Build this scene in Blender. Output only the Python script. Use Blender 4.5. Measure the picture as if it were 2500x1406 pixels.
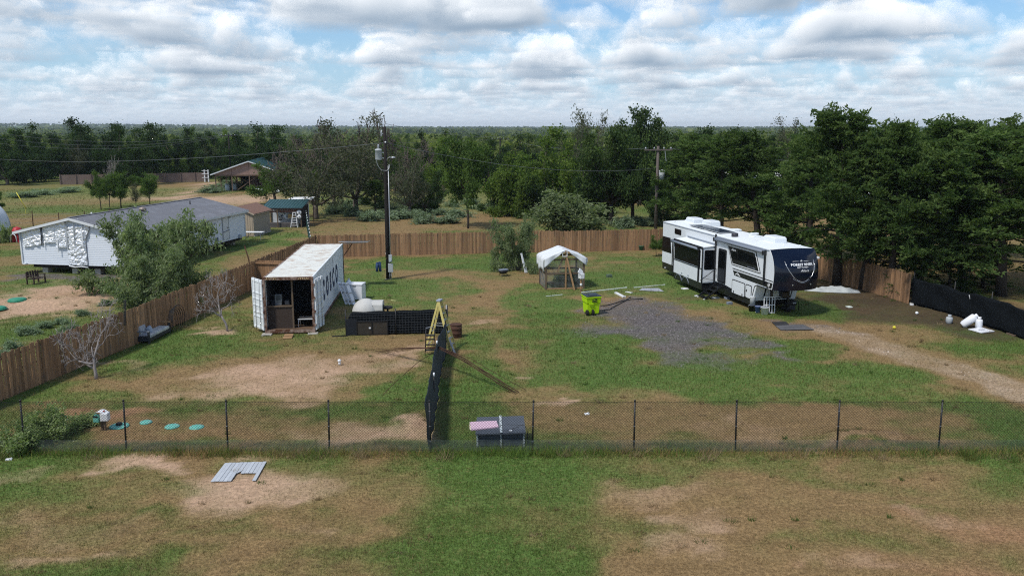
import bpy, bmesh, math, random
import numpy as np
from mathutils import Vector, Matrix, Euler

S = bpy.context.scene
COL = S.collection
for _o in list(bpy.data.objects):
    bpy.data.objects.remove(_o)

# ------------------------------------------------------------------ camera
CAM_H, FPX, HOR = 10.0, 2050.0, 312.0            # drone height (m), focal length (px of a 2500 px frame), horizon row
PITCH = math.atan((703 - HOR) / FPX)
cam_d = bpy.data.cameras.new('camera')
cam = bpy.data.objects.new('camera', cam_d); COL.objects.link(cam)
cam.location = (0, 0, CAM_H)
cam.rotation_euler = (math.pi / 2 - PITCH, 0, 0)
cam_d.sensor_width = 36.0; cam_d.lens = FPX / 2500 * 36.0
cam_d.clip_start = 0.5; cam_d.clip_end = 30000
S.camera = cam

# ------------------------------------------------------------------ world: blue sky with a deck of cumulus
HAZE = 1.2e-4
SUN_EL, SUN_AZ = math.radians(56), math.radians(-135)      # azimuth measured from +Y towards +X: sun on the left, a little behind
SUN_DIR = Vector((math.sin(SUN_AZ) * math.cos(SUN_EL), math.cos(SUN_AZ) * math.cos(SUN_EL), math.sin(SUN_EL)))
W = bpy.data.worlds.new('World'); S.world = W; W.use_nodes = True
NT = W.node_tree; NT.nodes.clear()

class G:
    """tiny helper to write node maths"""
    def __init__(s, nt): s.nt = nt
    def node(s, t, **kw):
        n = s.nt.nodes.new(t)
        for k, v in kw.items(): setattr(n, k, v)
        return n
    def put(s, sock, v):
        if isinstance(v, bpy.types.NodeSocket): s.nt.links.new(v, sock)
        else: sock.default_value = v
    def m(s, op, a, b=None, c=None, clamp=False):
        n = s.node('ShaderNodeMath', operation=op, use_clamp=clamp)
        for i, v in enumerate((a, b, c)):
            if v is not None: s.put(n.inputs[i], v)
        return n.outputs[0]
    def vm(s, op, a, b=None, scale=None):
        n = s.node('ShaderNodeVectorMath', operation=op)
        s.put(n.inputs[0], a)
        if b is not None: s.put(n.inputs[1], b)
        if scale is not None: s.put(n.inputs['Scale'], scale)
        return n.outputs['Value'] if op in ('DOT_PRODUCT', 'LENGTH') else n.outputs[0]
    def ramp(s, v, a, b, lo=0.0, hi=1.0, smooth=True):
        n = s.node('ShaderNodeMapRange', interpolation_type='SMOOTHSTEP' if smooth else 'LINEAR')
        n.clamp = True
        s.put(n.inputs['Value'], v)
        for k, x in (('From Min', a), ('From Max', b), ('To Min', lo), ('To Max', hi)): s.put(n.inputs[k], x)
        return n.outputs[0]
    def noise(s, vec, scale=1.0, detail=4.0, rough=0.5, dim='3D', dist=0.0, lac=2.0):
        n = s.node('ShaderNodeTexNoise', noise_dimensions=dim)
        if vec is not None: s.put(n.inputs['Vector'], vec)
        n.inputs['Scale'].default_value = scale; n.inputs['Detail'].default_value = detail
        n.inputs['Roughness'].default_value = rough; n.inputs['Distortion'].default_value = dist
        n.inputs['Lacunarity'].default_value = lac
        return n.outputs[0]
    def mix(s, f, a, b, mode='MIX'):
        n = s.node('ShaderNodeMix', data_type='RGBA', blend_type=mode)
        s.put(n.inputs[0], f)
        for i, v in ((6, a), (7, b)):
            if not isinstance(v, bpy.types.NodeSocket) and len(v) == 3: v = (*v, 1.0)
            s.put(n.inputs[i], v)
        return n.outputs[2]
    def xyz(s, x, y, z):
        n = s.node('ShaderNodeCombineXYZ')
        for i, v in enumerate((x, y, z)): s.put(n.inputs[i], v)
        return n.outputs[0]
    def sep(s, v):
        n = s.node('ShaderNodeSeparateXYZ'); s.put(n.inputs[0], v); return n.outputs

def build_sky():
    g = G(NT)
    d = g.node('ShaderNodeTexCoord').outputs['Generated']
    dx, dy, dz = g.sep(d)
    up = g.m('MAXIMUM', dz, 0.004)
    sky = g.node('ShaderNodeTexSky', sky_type='NISHITA')
    sky.sun_disc = False; sky.sun_elevation = SUN_EL; sky.sun_rotation = SUN_AZ
    sky.air_density = 1.0; sky.dust_density = 0.3; sky.ozone_density = 1.0; sky.altitude = 100
    white = g.node('ShaderNodeTexWhiteNoise', noise_dimensions='3D')
    g.put(white.inputs['Vector'], g.vm('SCALE', d, scale=7919.0))
    jit = white.outputs['Value']
    qx, qy = g.m('DIVIDE', dx, up), g.m('DIVIDE', dy, up)
    n, base, thick = 9, 1.25, 1.5
    T, C = None, None
    for k in range(n):
        f = g.m('DIVIDE', g.m('ADD', jit, float(k)), float(n))                  # 0 at the cloud base, 1 at the tops
        h = g.m('MULTIPLY_ADD', f, thick, base)
        p = g.xyz(g.m('MULTIPLY', qx, h), g.m('MULTIPLY', qy, h), g.m('MULTIPLY', h, 1.15))
        p = g.vm('ADD', p, SKY_OFF)
        a = g.noise(p, 0.46, 6.0, 0.57)
        l = g.noise(g.vm('ADD', p, tuple(SUN_DIR * 0.30)), 0.46, 1.0, 0.5)
        thr = g.m('MULTIPLY_ADD', g.m('POWER', f, 1.1), 0.20, 0.513)
        dens = g.m('SUBTRACT', a, thr)
        al = g.ramp(dens, 0.0, 0.013)
        lit = g.m('MULTIPLY_ADD', g.m('SUBTRACT', a, l), 4.0, g.m('MULTIPLY_ADD', g.m('POWER', f, 0.8), 1.35, 0.05), clamp=True)
        thin = g.ramp(dens, 0.0, 0.10, 0.22, 0.0)
        lit = g.m('ADD', lit, thin, clamp=True)
        col = g.mix(lit, CLOUD_DARK, CLOUD_LIT)
        if T is None:
            T = g.m('SUBTRACT', 1.0, al)
            C = g.vm('SCALE', col, scale=al)
        else:
            C = g.vm('ADD', C, g.vm('SCALE', col, scale=g.m('MULTIPLY', T, al)))
            T = g.m('MULTIPLY', T, g.m('SUBTRACT', 1.0, al))
    blue = g.mix(1.0, sky.outputs[0], SKY_TINT, 'MULTIPLY')
    blue = g.mix(g.ramp(up, 0.0, 0.16, 0.85, 0.0), blue, SKY_LOW)
    c = g.vm('ADD', C, g.vm('SCALE', blue, scale=T))
    # far clouds sink into the pale air above the horizon
    far = g.ramp(up, 0.0, 0.06, 1.0, 0.0)
    far = g.m('POWER', far, 1.5)
    c = g.mix(g.m('MULTIPLY', far, 0.62), c, AIR)
    bg = g.node('ShaderNodeBackground'); g.put(bg.inputs[0], c); bg.inputs[1].default_value = 0.1
    out = g.node('ShaderNodeOutputWorld'); NT.links.new(bg.outputs[0], out.inputs[0])
SKY_OFF = (-6.2, 8.8, 0.0)
CLOUD_DARK, CLOUD_LIT = (3.2, 4.3, 5.6), (13.6, 13.8, 14.0)
SKY_LOW = (5.0, 7.0, 9.0)
AIR = (7.9, 8.8, 9.9)
SKY_TINT = (0.80, 1.08, 1.36)
build_sky()

# ------------------------------------------------------------------ sun behind thin cloud, exposure
sd = bpy.data.lights.new('sun', 'SUN'); sd.energy = 3.5; sd.angle = math.radians(6); sd.color = (1.0, 0.95, 0.87)
so = bpy.data.objects.new('sun', sd); COL.objects.link(so); so.location = (0, 0, 60)
so.rotation_euler = (-SUN_DIR).to_track_quat('-Z', 'Y').to_euler()
V = S.view_settings; V.view_transform = 'Standard'; V.look = 'None'; V.exposure = -0.06; V.gamma = 1.0; V.use_curve_mapping = False
S.cycles.max_bounces = 5; S.cycles.diffuse_bounces = 3; S.cycles.glossy_bounces = 3; S.cycles.transmission_bounces = 4
S.cycles.transparent_max_bounces = 8; S.cycles.volume_bounces = 0
S.cycles.caustics_reflective = False; S.cycles.caustics_refractive = False
S.cycles.use_denoising = False; S.cycles.sample_clamp_indirect = 1.0; S.cycles.filter_width = 1.15

# ------------------------------------------------------------------ helpers
PI = math.pi
CP, SP = math.cos(PITCH), math.sin(PITCH)
def _ray(px, py):
    u, v = (px - 1250) / FPX, -(py - 703) / FPX
    return u, CP + v * SP, -SP + v * CP
def gp(px, py, z=0.0):
    """where the photograph's pixel meets the plane at height z (survey of the place)"""
    a, b, c = _ray(px, py); t = (z - CAM_H) / c
    return a * t, b * t
def hz(px, py, Y):
    """height above ground of a pixel known to stand Y metres away"""
    a, b, c = _ray(px, py); return CAM_H + c * Y / b
def xat(px, py, Y):
    a, b, c = _ray(px, py); return a * Y / b

RNG = np.random.default_rng(11)
random.seed(5)

def tag(o, label=None, cat=None, group=None, kind=None):
    if label: o['label'] = label
    if cat: o['category'] = cat
    if group: o['group'] = group
    if kind: o['kind'] = kind
    return o
def empty(name, loc=(0, 0, 0), rz=0.0, label=None, cat=None, group=None):
    o = bpy.data.objects.new(name, None); COL.objects.link(o)
    o.empty_display_size = 0.3
    o.location = loc if len(loc) == 3 else (loc[0], loc[1], 0); o.rotation_euler = (0, 0, rz)
    return tag(o, label, cat, group)
def link(name, me, parent=None, loc=None, rot=None, kind=None):
    o = bpy.data.objects.new(name, me); COL.objects.link(o)
    if parent: o.parent = parent
    if loc is not None: o.location = loc
    if rot is not None: o.rotation_euler = rot
    if kind: o['kind'] = kind
    return o
def np_mesh(name, V, F, mat, col=None, smooth=False, attr='tint'):
    me = bpy.data.meshes.new(name)
    V = np.ascontiguousarray(V, np.float32); F = np.ascontiguousarray(F, np.int32)
    me.vertices.add(len(V)); me.vertices.foreach_set('co', V.ravel())
    k = F.shape[1]
    me.loops.add(F.size); me.loops.foreach_set('vertex_index', F.ravel())
    me.polygons.add(len(F)); me.polygons.foreach_set('loop_start', np.arange(0, F.size, k, dtype=np.int32))
    if smooth: me.polygons.foreach_set('use_smooth', np.ones(len(F), bool))
    if col is not None:
        a = me.color_attributes.new(attr, 'FLOAT_COLOR', 'POINT')
        a.data.foreach_set('color', np.ascontiguousarray(col, np.float32).ravel())
    me.update(calc_edges=True)
    if mat: me.materials.append(mat)
    return me

class MB:
    """collects boxes, bars, tubes, prisms and lathes; build() links them as ONE mesh object"""
    def __init__(s): s.v = []; s.f = []; s.m = []; s.cur = 0; s.sm = []
    def add(s, vs, fs, smooth=False):
        b = len(s.v); s.v += [tuple(v) for v in vs]
        s.f += [tuple(b + i for i in f) for f in fs]; s.m += [s.cur] * len(fs); s.sm += [smooth] * len(fs)
        return s
    def box(s, c, size, rz=0, rx=0, ry=0):
        h = [q / 2 for q in size]; M = Euler((rx, ry, rz)).to_matrix(); c = Vector(c)
        vs = [c + M @ Vector((i * h[0], j * h[1], k * h[2])) for i in (-1, 1) for j in (-1, 1) for k in (-1, 1)]
        return s.add(vs, [(0, 1, 3, 2), (4, 6, 7, 5), (0, 4, 5, 1), (2, 3, 7, 6), (0, 2, 6, 4), (1, 5, 7, 3)])
    def mm(s, a, b):
        return s.box([(a[i] + b[i]) / 2 for i in range(3)], [abs(b[i] - a[i]) for i in range(3)])
    def bar(s, p, q, w, h=None, roll=None):
        p, q = Vector(p), Vector(q); d = (q - p); L = d.length; d.normalize()
        up = Vector((0, 0, 1)) if abs(d.z) < 0.95 else Vector((0, 1, 0))
        if roll is not None: up = Vector(roll)
        a = d.cross(up).normalized(); b = a.cross(d).normalized(); h = w if h is None else h
        vs = [e + a * (i * w / 2) + b * (j * h / 2) for e in (p, q) for i, j in ((-1, -1), (1, -1), (1, 1), (-1, 1))]
        return s.add(vs, [(0, 3, 2, 1), (4, 5, 6, 7), (0, 1, 5, 4), (1, 2, 6, 5), (2, 3, 7, 6), (3, 0, 4, 7)])
    def tube(s, pts, r, n=8, closed=False, caps=True):
        pts = [Vector(p) for p in pts]; N = len(pts)
        rs = r if isinstance(r, (list, tuple)) else [r] * N
        vs = []; t0 = None; a = None
        for i, p in enumerate(pts):
            if closed: t = pts[(i + 1) % N] - pts[i - 1]
            else: t = pts[min(i + 1, N - 1)] - pts[max(i - 1, 0)]
            t.normalize()
            if a is None:
                a = t.cross(Vector((0, 0, 1)) if abs(t.z) < 0.9 else Vector((1, 0, 0))).normalized()
            else:
                a = (a - t * a.dot(t)).normalized()
            b = t.cross(a)
            vs += [p + (a * math.cos(2 * PI * k / n) + b * math.sin(2 * PI * k / n)) * rs[i] for k in range(n)]
        fs = []
        for i in range(N if closed else N - 1):
            j = (i + 1) % N
            for k in range(n):
                l = (k + 1) % n
                fs.append((i * n + k, i * n + l, j * n + l, j * n + k))
        s.add(vs, fs, True)
        if caps and not closed:
            b = len(s.v) - len(vs)
            s.f += [tuple(b + k for k in reversed(range(n))), tuple(b + (N - 1) * n + k for k in range(n))]
            s.m += [s.cur] * 2; s.sm += [False] * 2
        return s
    def cyl(s, p, q, r, n=12, r2=None): return s.tube([p, q], [r, r if r2 is None else r2], n)
    def lathe(s, prof, c=(0, 0, 0), n=20, M=None):
        c = Vector(c); M = M or Matrix.Identity(3)
        vs = []
        for r, z in prof:
            vs += [c + M @ Vector((r * math.cos(2 * PI * k / n), r * math.sin(2 * PI * k / n), z)) for k in range(n)]
        fs = [(i * n + k, i * n + (k + 1) % n, (i + 1) * n + (k + 1) % n, (i + 1) * n + k) for i in range(len(prof) - 1) for k in range(n)]
        s.add(vs, fs, True)
        b = len(s.v) - len(vs)
        if prof[0][0] > 1e-4: s.f.append(tuple(b + k for k in reversed(range(n)))); s.m.append(s.cur); s.sm.append(False)
        if prof[-1][0] > 1e-4: s.f.append(tuple(b + (len(prof) - 1) * n + k for k in range(n))); s.m.append(s.cur); s.sm.append(False)
        return s
    def prism(s, poly, off, depth):
        """poly: 3-D points of one face, off: unit vector of extrusion"""
        P0 = [Vector(p) for p in poly]; o = Vector(off) * depth; n = len(P0)
        vs = P0 + [p + o for p in P0]
        fs = [tuple(reversed(range(n))), tuple(range(n, 2 * n))] + [(i, (i + 1) % n, n + (i + 1) % n, n + i) for i in range(n)]
        return s.add(vs, fs)
    def grid(s, fn, nu, nv, smooth=True, closed=False):
        vs = [fn(i / nu, j / nv) for i in range(nu + 1) for j in range(nv + 1)]
        fs = [(i * (nv + 1) + j, (i + 1) * (nv + 1) + j, (i + 1) * (nv + 1) + j + 1, i * (nv + 1) + j + 1) for i in range(nu) for j in range(nv)]
        return s.add(vs, fs, smooth)
    def mesh(s, name, mats, recalc=True):
        me = bpy.data.meshes.new(name); me.from_pydata(s.v, [], s.f)
        for m in (mats if isinstance(mats, (list, tuple)) else [mats]): me.materials.append(m)
        me.polygons.foreach_set('material_index', s.m); me.polygons.foreach_set('use_smooth', s.sm)
        if recalc:
            b = bmesh.new(); b.from_mesh(me); bmesh.ops.recalc_face_normals(b, faces=b.faces); b.to_mesh(me); b.free()
        me.update(); return me
    def build(s, name, mats, parent=None, loc=None, rz=None, bevel=0, kind=None, label=None):
        o = link(name, s.mesh(name, mats), parent, loc, (0, 0, rz) if rz is not None else None, kind)
        if bevel:
            b = o.modifiers.new('soft_edges', 'BEVEL'); b.width = bevel; b.segments = 2; b.limit_method = 'ANGLE'; b.angle_limit = 0.6
        if label: o['label'] = label
        return o
def copy_tree(o, parent=None):
    c = o.copy(); COL.objects.link(c)
    if parent: c.parent = parent
    for ch in list(o.children): copy_tree(ch, c)
    return c

# ------------------------------------------------------------------ materials
MATS = {}
def PM(name, col, rough=0.7, metal=0.0, var=0.12, vs=3.0, bump=0.0, bs=40.0, rand=0.0, spec=0.3, dirt=None, stretch=(1, 1, 1), detail=5.0, coat=0.0):
    if name in MATS: return MATS[name]
    m = bpy.data.materials.new(name); m.use_nodes = True; nt = m.node_tree; g = G(nt)
    b = nt.nodes['Principled BSDF']
    b.inputs['Roughness'].default_value = rough; b.inputs['Metallic'].default_value = metal
    b.inputs['Specular IOR Level'].default_value = spec
    if coat: b.inputs['Coat Weight'].default_value = coat; b.inputs['Coat Roughness'].default_value = 0.08
    tc = g.node('ShaderNodeTexCoord').outputs['Object']
    rnd = g.node('ShaderNodeObjectInfo').outputs['Random']
    p = g.vm('MULTIPLY', tc, stretch)
    if rand: p = g.vm('ADD', p, g.xyz(g.m('MULTIPLY', rnd, 91.0), g.m('MULTIPLY', rnd, 37.0), 0.0))
    n = g.noise(p, vs, detail, 0.6)
    f = g.m('MULTIPLY_ADD', g.m('SUBTRACT', n, 0.5), 2.6 * var, 1.0)
    if rand: f = g.m('MULTIPLY', f, g.m('MULTIPLY_ADD', rnd, 2 * rand, 1.0 - rand))
    c = g.vm('SCALE', (*col,), scale=f)
    if dirt:
        dc, ds, lo, hi = dirt
        dn = g.ramp(g.noise(p, ds, 6.0, 0.62), lo, hi)
        c = g.mix(dn, c, dc)
    g.put(b.inputs['Base Color'], c)
    if bump:
        bn = g.node('ShaderNodeBump'); bn.inputs['Strength'].default_value = bump; bn.inputs['Distance'].default_value = 0.02
        g.put(bn.inputs['Height'], g.noise(p, bs, 4.0, 0.6)); nt.links.new(bn.outputs[0], b.inputs['Normal'])
    MATS[name] = m; return m
def leaf_mat(name, col, col2, trans=0.35):
    m = bpy.data.materials.new(name); m.use_nodes = True; nt = m.node_tree; nt.nodes.clear(); g = G(nt)
    t = g.node('ShaderNodeAttribute', attribute_name='tint'); r = g.sep(t.outputs['Color'])[0]
    rnd = g.node('ShaderNodeObjectInfo').outputs['Random']
    c = g.mix(r, col, col2)
    c = g.vm('SCALE', c, scale=g.m('MULTIPLY_ADD', rnd, 0.3, 0.85))
    d = g.node('ShaderNodeBsdfDiffuse'); g.put(d.inputs[0], c)
    tr = g.node('ShaderNodeBsdfTranslucent'); g.put(tr.inputs[0], g.vm('MULTIPLY', c, (1.1, 1.25, 0.6)))
    mx = g.node('ShaderNodeMixShader'); mx.inputs[0].default_value = trans
    nt.links.new(d.outputs[0], mx.inputs[1]); nt.links.new(tr.outputs[0], mx.inputs[2])
    o = g.node('ShaderNodeOutputMaterial'); nt.links.new(mx.outputs[0], o.inputs[0])
    return m

# numpy value noise
def vnoise(x, y, seed=0):
    xi, yi = np.floor(x).astype(np.int64), np.floor(y).astype(np.int64); fx, fy = x - xi, y - yi
    fx, fy = fx * fx * (3 - 2 * fx), fy * fy * (3 - 2 * fy)
    def h(a, b):
        n = (a * 374761393 + b * 668265263 + seed * 974634277) & 0x7fffffff
        n = ((n ^ (n >> 13)) * 1274126177) & 0x7fffffff
        return ((n ^ (n >> 16)) & 0xffff) / 65535.0
    return (h(xi, yi) * (1 - fx) + h(xi + 1, yi) * fx) * (1 - fy) + (h(xi, yi + 1) * (1 - fx) + h(xi + 1, yi + 1) * fx) * fy
def fbm(x, y, o=4, seed=0):
    s = np.zeros_like(x); a, t = 0.5, 0
    for i in range(o):
        s += a * vnoise(x * 2 ** i, y * 2 ** i, seed + i); t += a; a *= 0.55
    return s / t
def sstep(a, b, x):
    t = np.clip((x - a) / (b - a), 0, 1); return t * t * (3 - 2 * t)

# ------------------------------------------------------------------ what covers the ground, where
# (kind, photo x, photo y, half width, half height, weight): each is laid on the ground as an ellipse in metres
PATCH = [
 ('g', 1210, 1270, 260, 170, 1.3), ('g', 1150, 1400, 260, 70, 1.2), ('g', 230, 1395, 330, 45, .8), ('g', 60, 1190, 90, 60, .6), ('g', 1330, 1160, 330, 30, .8),
 ('g', 2100, 1135, 500, 18, .5), ('g', 2460, 1150, 80, 40, .7), ('g', 150, 1120, 190, 22, .6),
 ('d', 340, 1142, 85, 24, 1.0), ('d', 610, 1205, 230, 60, .9), ('d', 440, 1222, 50, 12, 1.2), ('d', 585, 1228, 50, 10, 1.2), ('d', 690, 1235, 60, 14, 1.0), ('d', 100, 1150, 60, 12, .6),
 ('y', 430, 1300, 430, 90, .9), ('y', 900, 1190, 230, 70, .9), ('y', 1900, 1280, 640, 150, 1.0), ('d', 1650, 1335, 110, 36, .9), ('d', 1690, 1265, 120, 26, .7), ('r', 2370, 1285, 190, 44, 1.1), ('d', 1620, 1200, 200, 26, .6), ('r', 2250, 1380, 300, 30, .8), ('g', 1900, 1165, 380, 22, .8), ('g', 1980, 1320, 190, 26, .7), ('g', 1560, 1300, 110, 60, .6), ('g', 2200, 1230, 160, 16, .5), ('d', 2280, 1255, 120, 14, .7), ('d', 2080, 1385, 160, 14, .6), ('g', 420, 1275, 260, 20, .7), ('g', 620, 1320, 260, 16, .6), ('g', 850, 1360, 170, 30, .8), ('d', 180, 1345, 120, 10, .7), ('d', 760, 1300, 90, 8, .7),
 ('d', 120, 1290, 160, 25, .35), ('y', 700, 1345, 250, 50, .6), ('r', 560, 1285, 180, 26, .35),
 ('r', 240, 1010, 130, 26, .9), ('y', 560, 1045, 330, 45, 1.0), ('r', 350, 1062, 160, 24, .7), ('d', 880, 1070, 200, 24, .7), ('d', 1000, 1030, 50, 26, .8), ('g', 470, 1085, 130, 12, .9),
 ('g', 1150, 1010, 95, 85, 1.1), ('g', 2450, 1055, 90, 45, 1.0), ('y', 1700, 1035, 400, 50, 1.1), ('d', 1790, 1050, 130, 22, .5), ('d', 1360, 985, 60, 9, .8), ('g', 1980, 1066, 110, 10, .9), ('g', 2200, 1092, 110, 9, 1.1), ('y', 2120, 1072, 140, 20, 1.0), ('d', 2080, 1076, 140, 14, .5), ('y', 2280, 1035, 120, 30, .6),
 ('y', 700, 905, 300, 80, 1.0), ('d', 630, 930, 210, 40, 1.3), ('d', 790, 895, 200, 26, 1.0), ('d', 880, 862, 110, 12, .9), ('g', 830, 915, 90, 14, .7), ('r', 660, 925, 80, 18, .4), ('y', 850, 845, 260, 18, .9), ('d', 700, 965, 140, 18, .6), ('d', 985, 860, 70, 16, .6), ('d', 1015, 880, 40, 10, .7),
 ('g', 330, 890, 130, 40, .7), ('g', 110, 960, 150, 28, 1.0), ('g', 990, 960, 60, 55, .9), ('g', 490, 850, 190, 26, 1.0), ('g', 720, 840, 180, 14, .9), ('y', 400, 900, 120, 14, .6), ('y', 290, 940, 180, 14, .5), ('g', 400, 830, 90, 24, .9),
 ('d', 555, 808, 42, 10, 1.0), ('d', 300, 892, 110, 7, .6), ('d', 500, 765, 60, 9, .5), ('y', 520, 740, 60, 20, .6),
 ('g', 880, 700, 90, 45, 1.1), ('g', 700, 850, 260, 12, .6), ('g', 900, 645, 70, 10, .8), ('y', 1020, 665, 170, 10, .8), ('g', 1080, 640, 300, 14, .6), ('g', 1050, 700, 130, 22, .7), ('y', 1150, 730, 100, 20, .6), ('y', 1190, 775, 110, 12, .8), ('g', 1000, 740, 90, 16, .6), ('g', 1230, 820, 90, 24, .6), ('d', 1195, 782, 55, 6, .5), ('y', 1250, 860, 90, 40, .55), ('g', 1150, 880, 60, 60, .9), ('g', 1160, 950, 80, 45, 1.0),
 ('g', 1330, 745, 110, 50, 1.4), ('g', 1400, 860, 160, 60, 1.1), ('g', 1560, 930, 260, 28, 1.0), ('g', 1900, 960, 330, 22, .9), ('g', 1480, 690, 130, 28, .9), ('g', 1560, 655, 90, 22, .6), ('y', 1520, 640, 50, 5, 1.0), ('y', 1250, 665, 70, 10, .6), ('g', 1300, 640, 160, 14, .5), ('y', 1300, 960, 150, 18, .4), ('d', 1270, 918, 40, 3, .8),
 ('g', 1660, 690, 70, 32, 1.0), ('g', 1730, 745, 60, 14, .7), ('g', 1870, 770, 110, 14, 1.0), ('g', 1990, 755, 60, 22, 1.2), ('y', 1730, 765, 100, 22, .8), ('y', 1880, 800, 130, 14, .7), ('g', 1800, 905, 330, 26, .8), ('g', 1960, 850, 90, 18, 1.0), ('g', 2150, 920, 130, 30, .9), ('g', 2380, 850, 170, 24, .5), ('y', 2200, 830, 200, 24, .9), ('y', 2350, 880, 200, 24, .8), ('g', 1480, 900, 110, 26, .8),
 ('k', 1560, 755, 110, 30, 1.2), ('k', 1640, 800, 140, 40, 1.3), ('k', 1560, 800, 120, 30, 1.0), ('k', 1720, 800, 95, 18, 1.1), ('k', 1655, 850, 85, 34, 1.1), ('k', 1470, 812, 85, 12, .9), ('k', 1830, 833, 70, 14, 1.0), ('k', 1770, 868, 60, 16, .8), ('k', 1925, 868, 40, 12, .7), ('k', 1860, 880, 120, 10, .35), ('k', 1740, 885, 70, 10, .5), ('k', 1950, 795, 90, 12, 1.1), ('k', 2030, 800, 60, 14, .9),
 ('s', 2230, 755, 260, 42, 1.3), ('s', 2060, 700, 130, 22, 1.2), ('s', 2420, 800, 180, 36, 1.2), ('s', 2100, 735, 160, 14, .8), ('s', 1800, 720, 200, 20, .4),  # dark soil and litter, with the shade under cedars and trailer painted in
 ('y', 900, 550, 160, 24, 1.1), ('y', 1150, 540, 180, 22, 1.0), ('y', 1060, 610, 400, 6, .5), ('g', 640, 600, 80, 16, .9), ('y', 700, 610, 90, 14, .8), ('g', 700, 575, 50, 10, .9), ('y', 600, 640, 70, 20, .9),
 ('d', 150, 725, 190, 40, 1.2), ('r', 190, 715, 150, 22, .8), ('d', 40, 760, 110, 26, .7), ('g', 60, 712, 60, 12, .8), ('g', 130, 805, 220, 30, .9), ('w', 200, 770, 160, 18, .9), ('w', 330, 700, 70, 20, .8), ('w', 100, 850, 120, 22, .8), ('g', 30, 690, 60, 10, .8), ('y', 30, 640, 60, 26, .9), ('y', 360, 690, 60, 16, .5), ('g', 160, 692, 120, 6, .9),
 ('k', 190, 676, 170, 9, 1.3), ('k', 330, 668, 60, 14, .8),
 ('g', 110, 470, 190, 14, .5), ('w', 150, 480, 260, 30, .8), ('y', 200, 493, 170, 8, .8), ('g', 250, 512, 250, 12, .6), ('y', 80, 540, 90, 14, .9), ('d', 560, 490, 120, 14, 1.1), ('d', 430, 484, 170, 5, .8), ('y', 560, 478, 90, 5, .7), ('d', 490, 462, 24, 14, .9), ('y', 420, 455, 60, 5, .7),
 ('w', 1000, 500, 330, 36, .7), ('w', 1550, 540, 150, 20, .6), ('y', 2350, 660, 260, 26, 1.2), ('y', 2200, 560, 330, 44, 1.2), ('y', 2500, 600, 160, 60, 1.1), ('y', 1850, 555, 140, 20, .8),
]
def _ellipse(p):
    k, px, py, rx, ry, w = p
    cx, cy = gp(px, py); _, y0 = gp(px, py + ry); _, y1 = gp(px, max(py - ry, 330))
    dep = cy * CP + CAM_H * SP
    return k, cx, (y0 + y1) / 2, rx * dep / FPX, (y1 - y0) / 2, w
ELL = [_ellipse(p) for p in PATCH]
PATHS = [('t', [(2000, 800), (2080, 820), (2170, 850), (2300, 893), (2400, 925), (2500, 962), (2700, 1030)], [34, 44, 52, 54, 50, 54, 60], 1.6),
         ('y', [(2000, 790), (2080, 812), (2170, 845), (2300, 893), (2400, 930), (2500, 968), (2700, 1040)], [56, 62, 74, 76, 76, 80, 84], 1.1),
         ('d', [(455, 480), (480, 462), (505, 447)], [14, 12, 8], 1.2),
         ('y', [(1225, 690), (1290, 740), (1330, 790)], [5, 6, 6], .7), ('y', [(1120, 690), (1060, 760), (1030, 870)], [6, 8, 9], .5), ('y', [(1000, 640), (1200, 760), (1260, 900), (1290, 960)], [8, 10, 12, 14], .35)]
def field(X, Y):
    """weights green, dry, dirt, gravel, litter darkened with painted shade, reddish, weed-green, tan gravel at ground points"""
    shp = X.shape; X = X.ravel().astype(float); Y = Y.ravel().astype(float)
    n1, n2, n3 = fbm(X / 5.5, Y / 4.0, 4, 1), fbm(X / 1.5, Y / 1.1, 4, 2), fbm(X / 13.0, Y / 13.0, 3, 3)
    w = {k: np.zeros_like(X) for k in 'gydksrwt'}
    w['g'] += 0.41 + 1.1 * (n1 - 0.5) + 0.9 * (n2 - 0.5) + .5 * (n3 - .5)
    w['y'] += 0.40 + 0.5 * (0.5 - n1)
    w['g'] += 2.2 * sstep(165, 240, np.hypot(X, Y))
    dx, dy = (fbm(X / 1.9, Y / 1.9, 4, 7) - .5), (fbm(X / 1.9, Y / 1.9, 4, 8) - .5)
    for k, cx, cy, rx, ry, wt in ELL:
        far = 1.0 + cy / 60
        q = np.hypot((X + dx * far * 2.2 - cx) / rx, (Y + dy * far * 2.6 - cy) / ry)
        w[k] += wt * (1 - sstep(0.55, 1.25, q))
    for k, pts, wid, wt in PATHS:
        P = [gp(*q) for q in pts]
        best = np.full_like(X, 9.0)
        for i in range(len(P) - 1):
            (ax, ay), (bx, by) = P[i], P[i + 1]
            L2 = (bx - ax) ** 2 + (by - ay) ** 2
            t = np.clip(((X - ax) * (bx - ax) + (Y - ay) * (by - ay)) / L2, 0, 1)
            wd = (wid[i] * (1 - t) + wid[i + 1] * t) * (ay * CP + CAM_H * SP) / FPX * 1.2
            best = np.minimum(best, np.hypot(X + dx * 1.4 - ax - t * (bx - ax), Y + dy * 1.4 - ay - t * (by - ay)) / wd)
        w[k] += wt * (1 - sstep(0.6, 1.25, best))
    for i, k in enumerate('gydr'):
        w[k] *= (.45 + 1.1 * fbm(X / .55 + 3 * i, Y / .55, 3, 70 + i)) * (.6 + .8 * fbm(X / 1.7, Y / 1.3, 3, 80 + i))
    w['d'] *= 1.35; w['r'] *= 1.2
    W8 = np.stack([np.clip(w[k], 0, None) for k in 'gydksrwt'], 1)
    W8 = W8 ** 1.9 + 1e-4
    W8 /= W8.sum(1, keepdims=True)
    return W8.reshape(shp + (8,))
PAL = np.array([(.080, .140, .032), (.225, .150, .072), (.50, .335, .230), (.112, .101, .102), (.062, .044, .030), (.30, .165, .095), (.17, .19, .065), (.42, .325, .245)])

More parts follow.
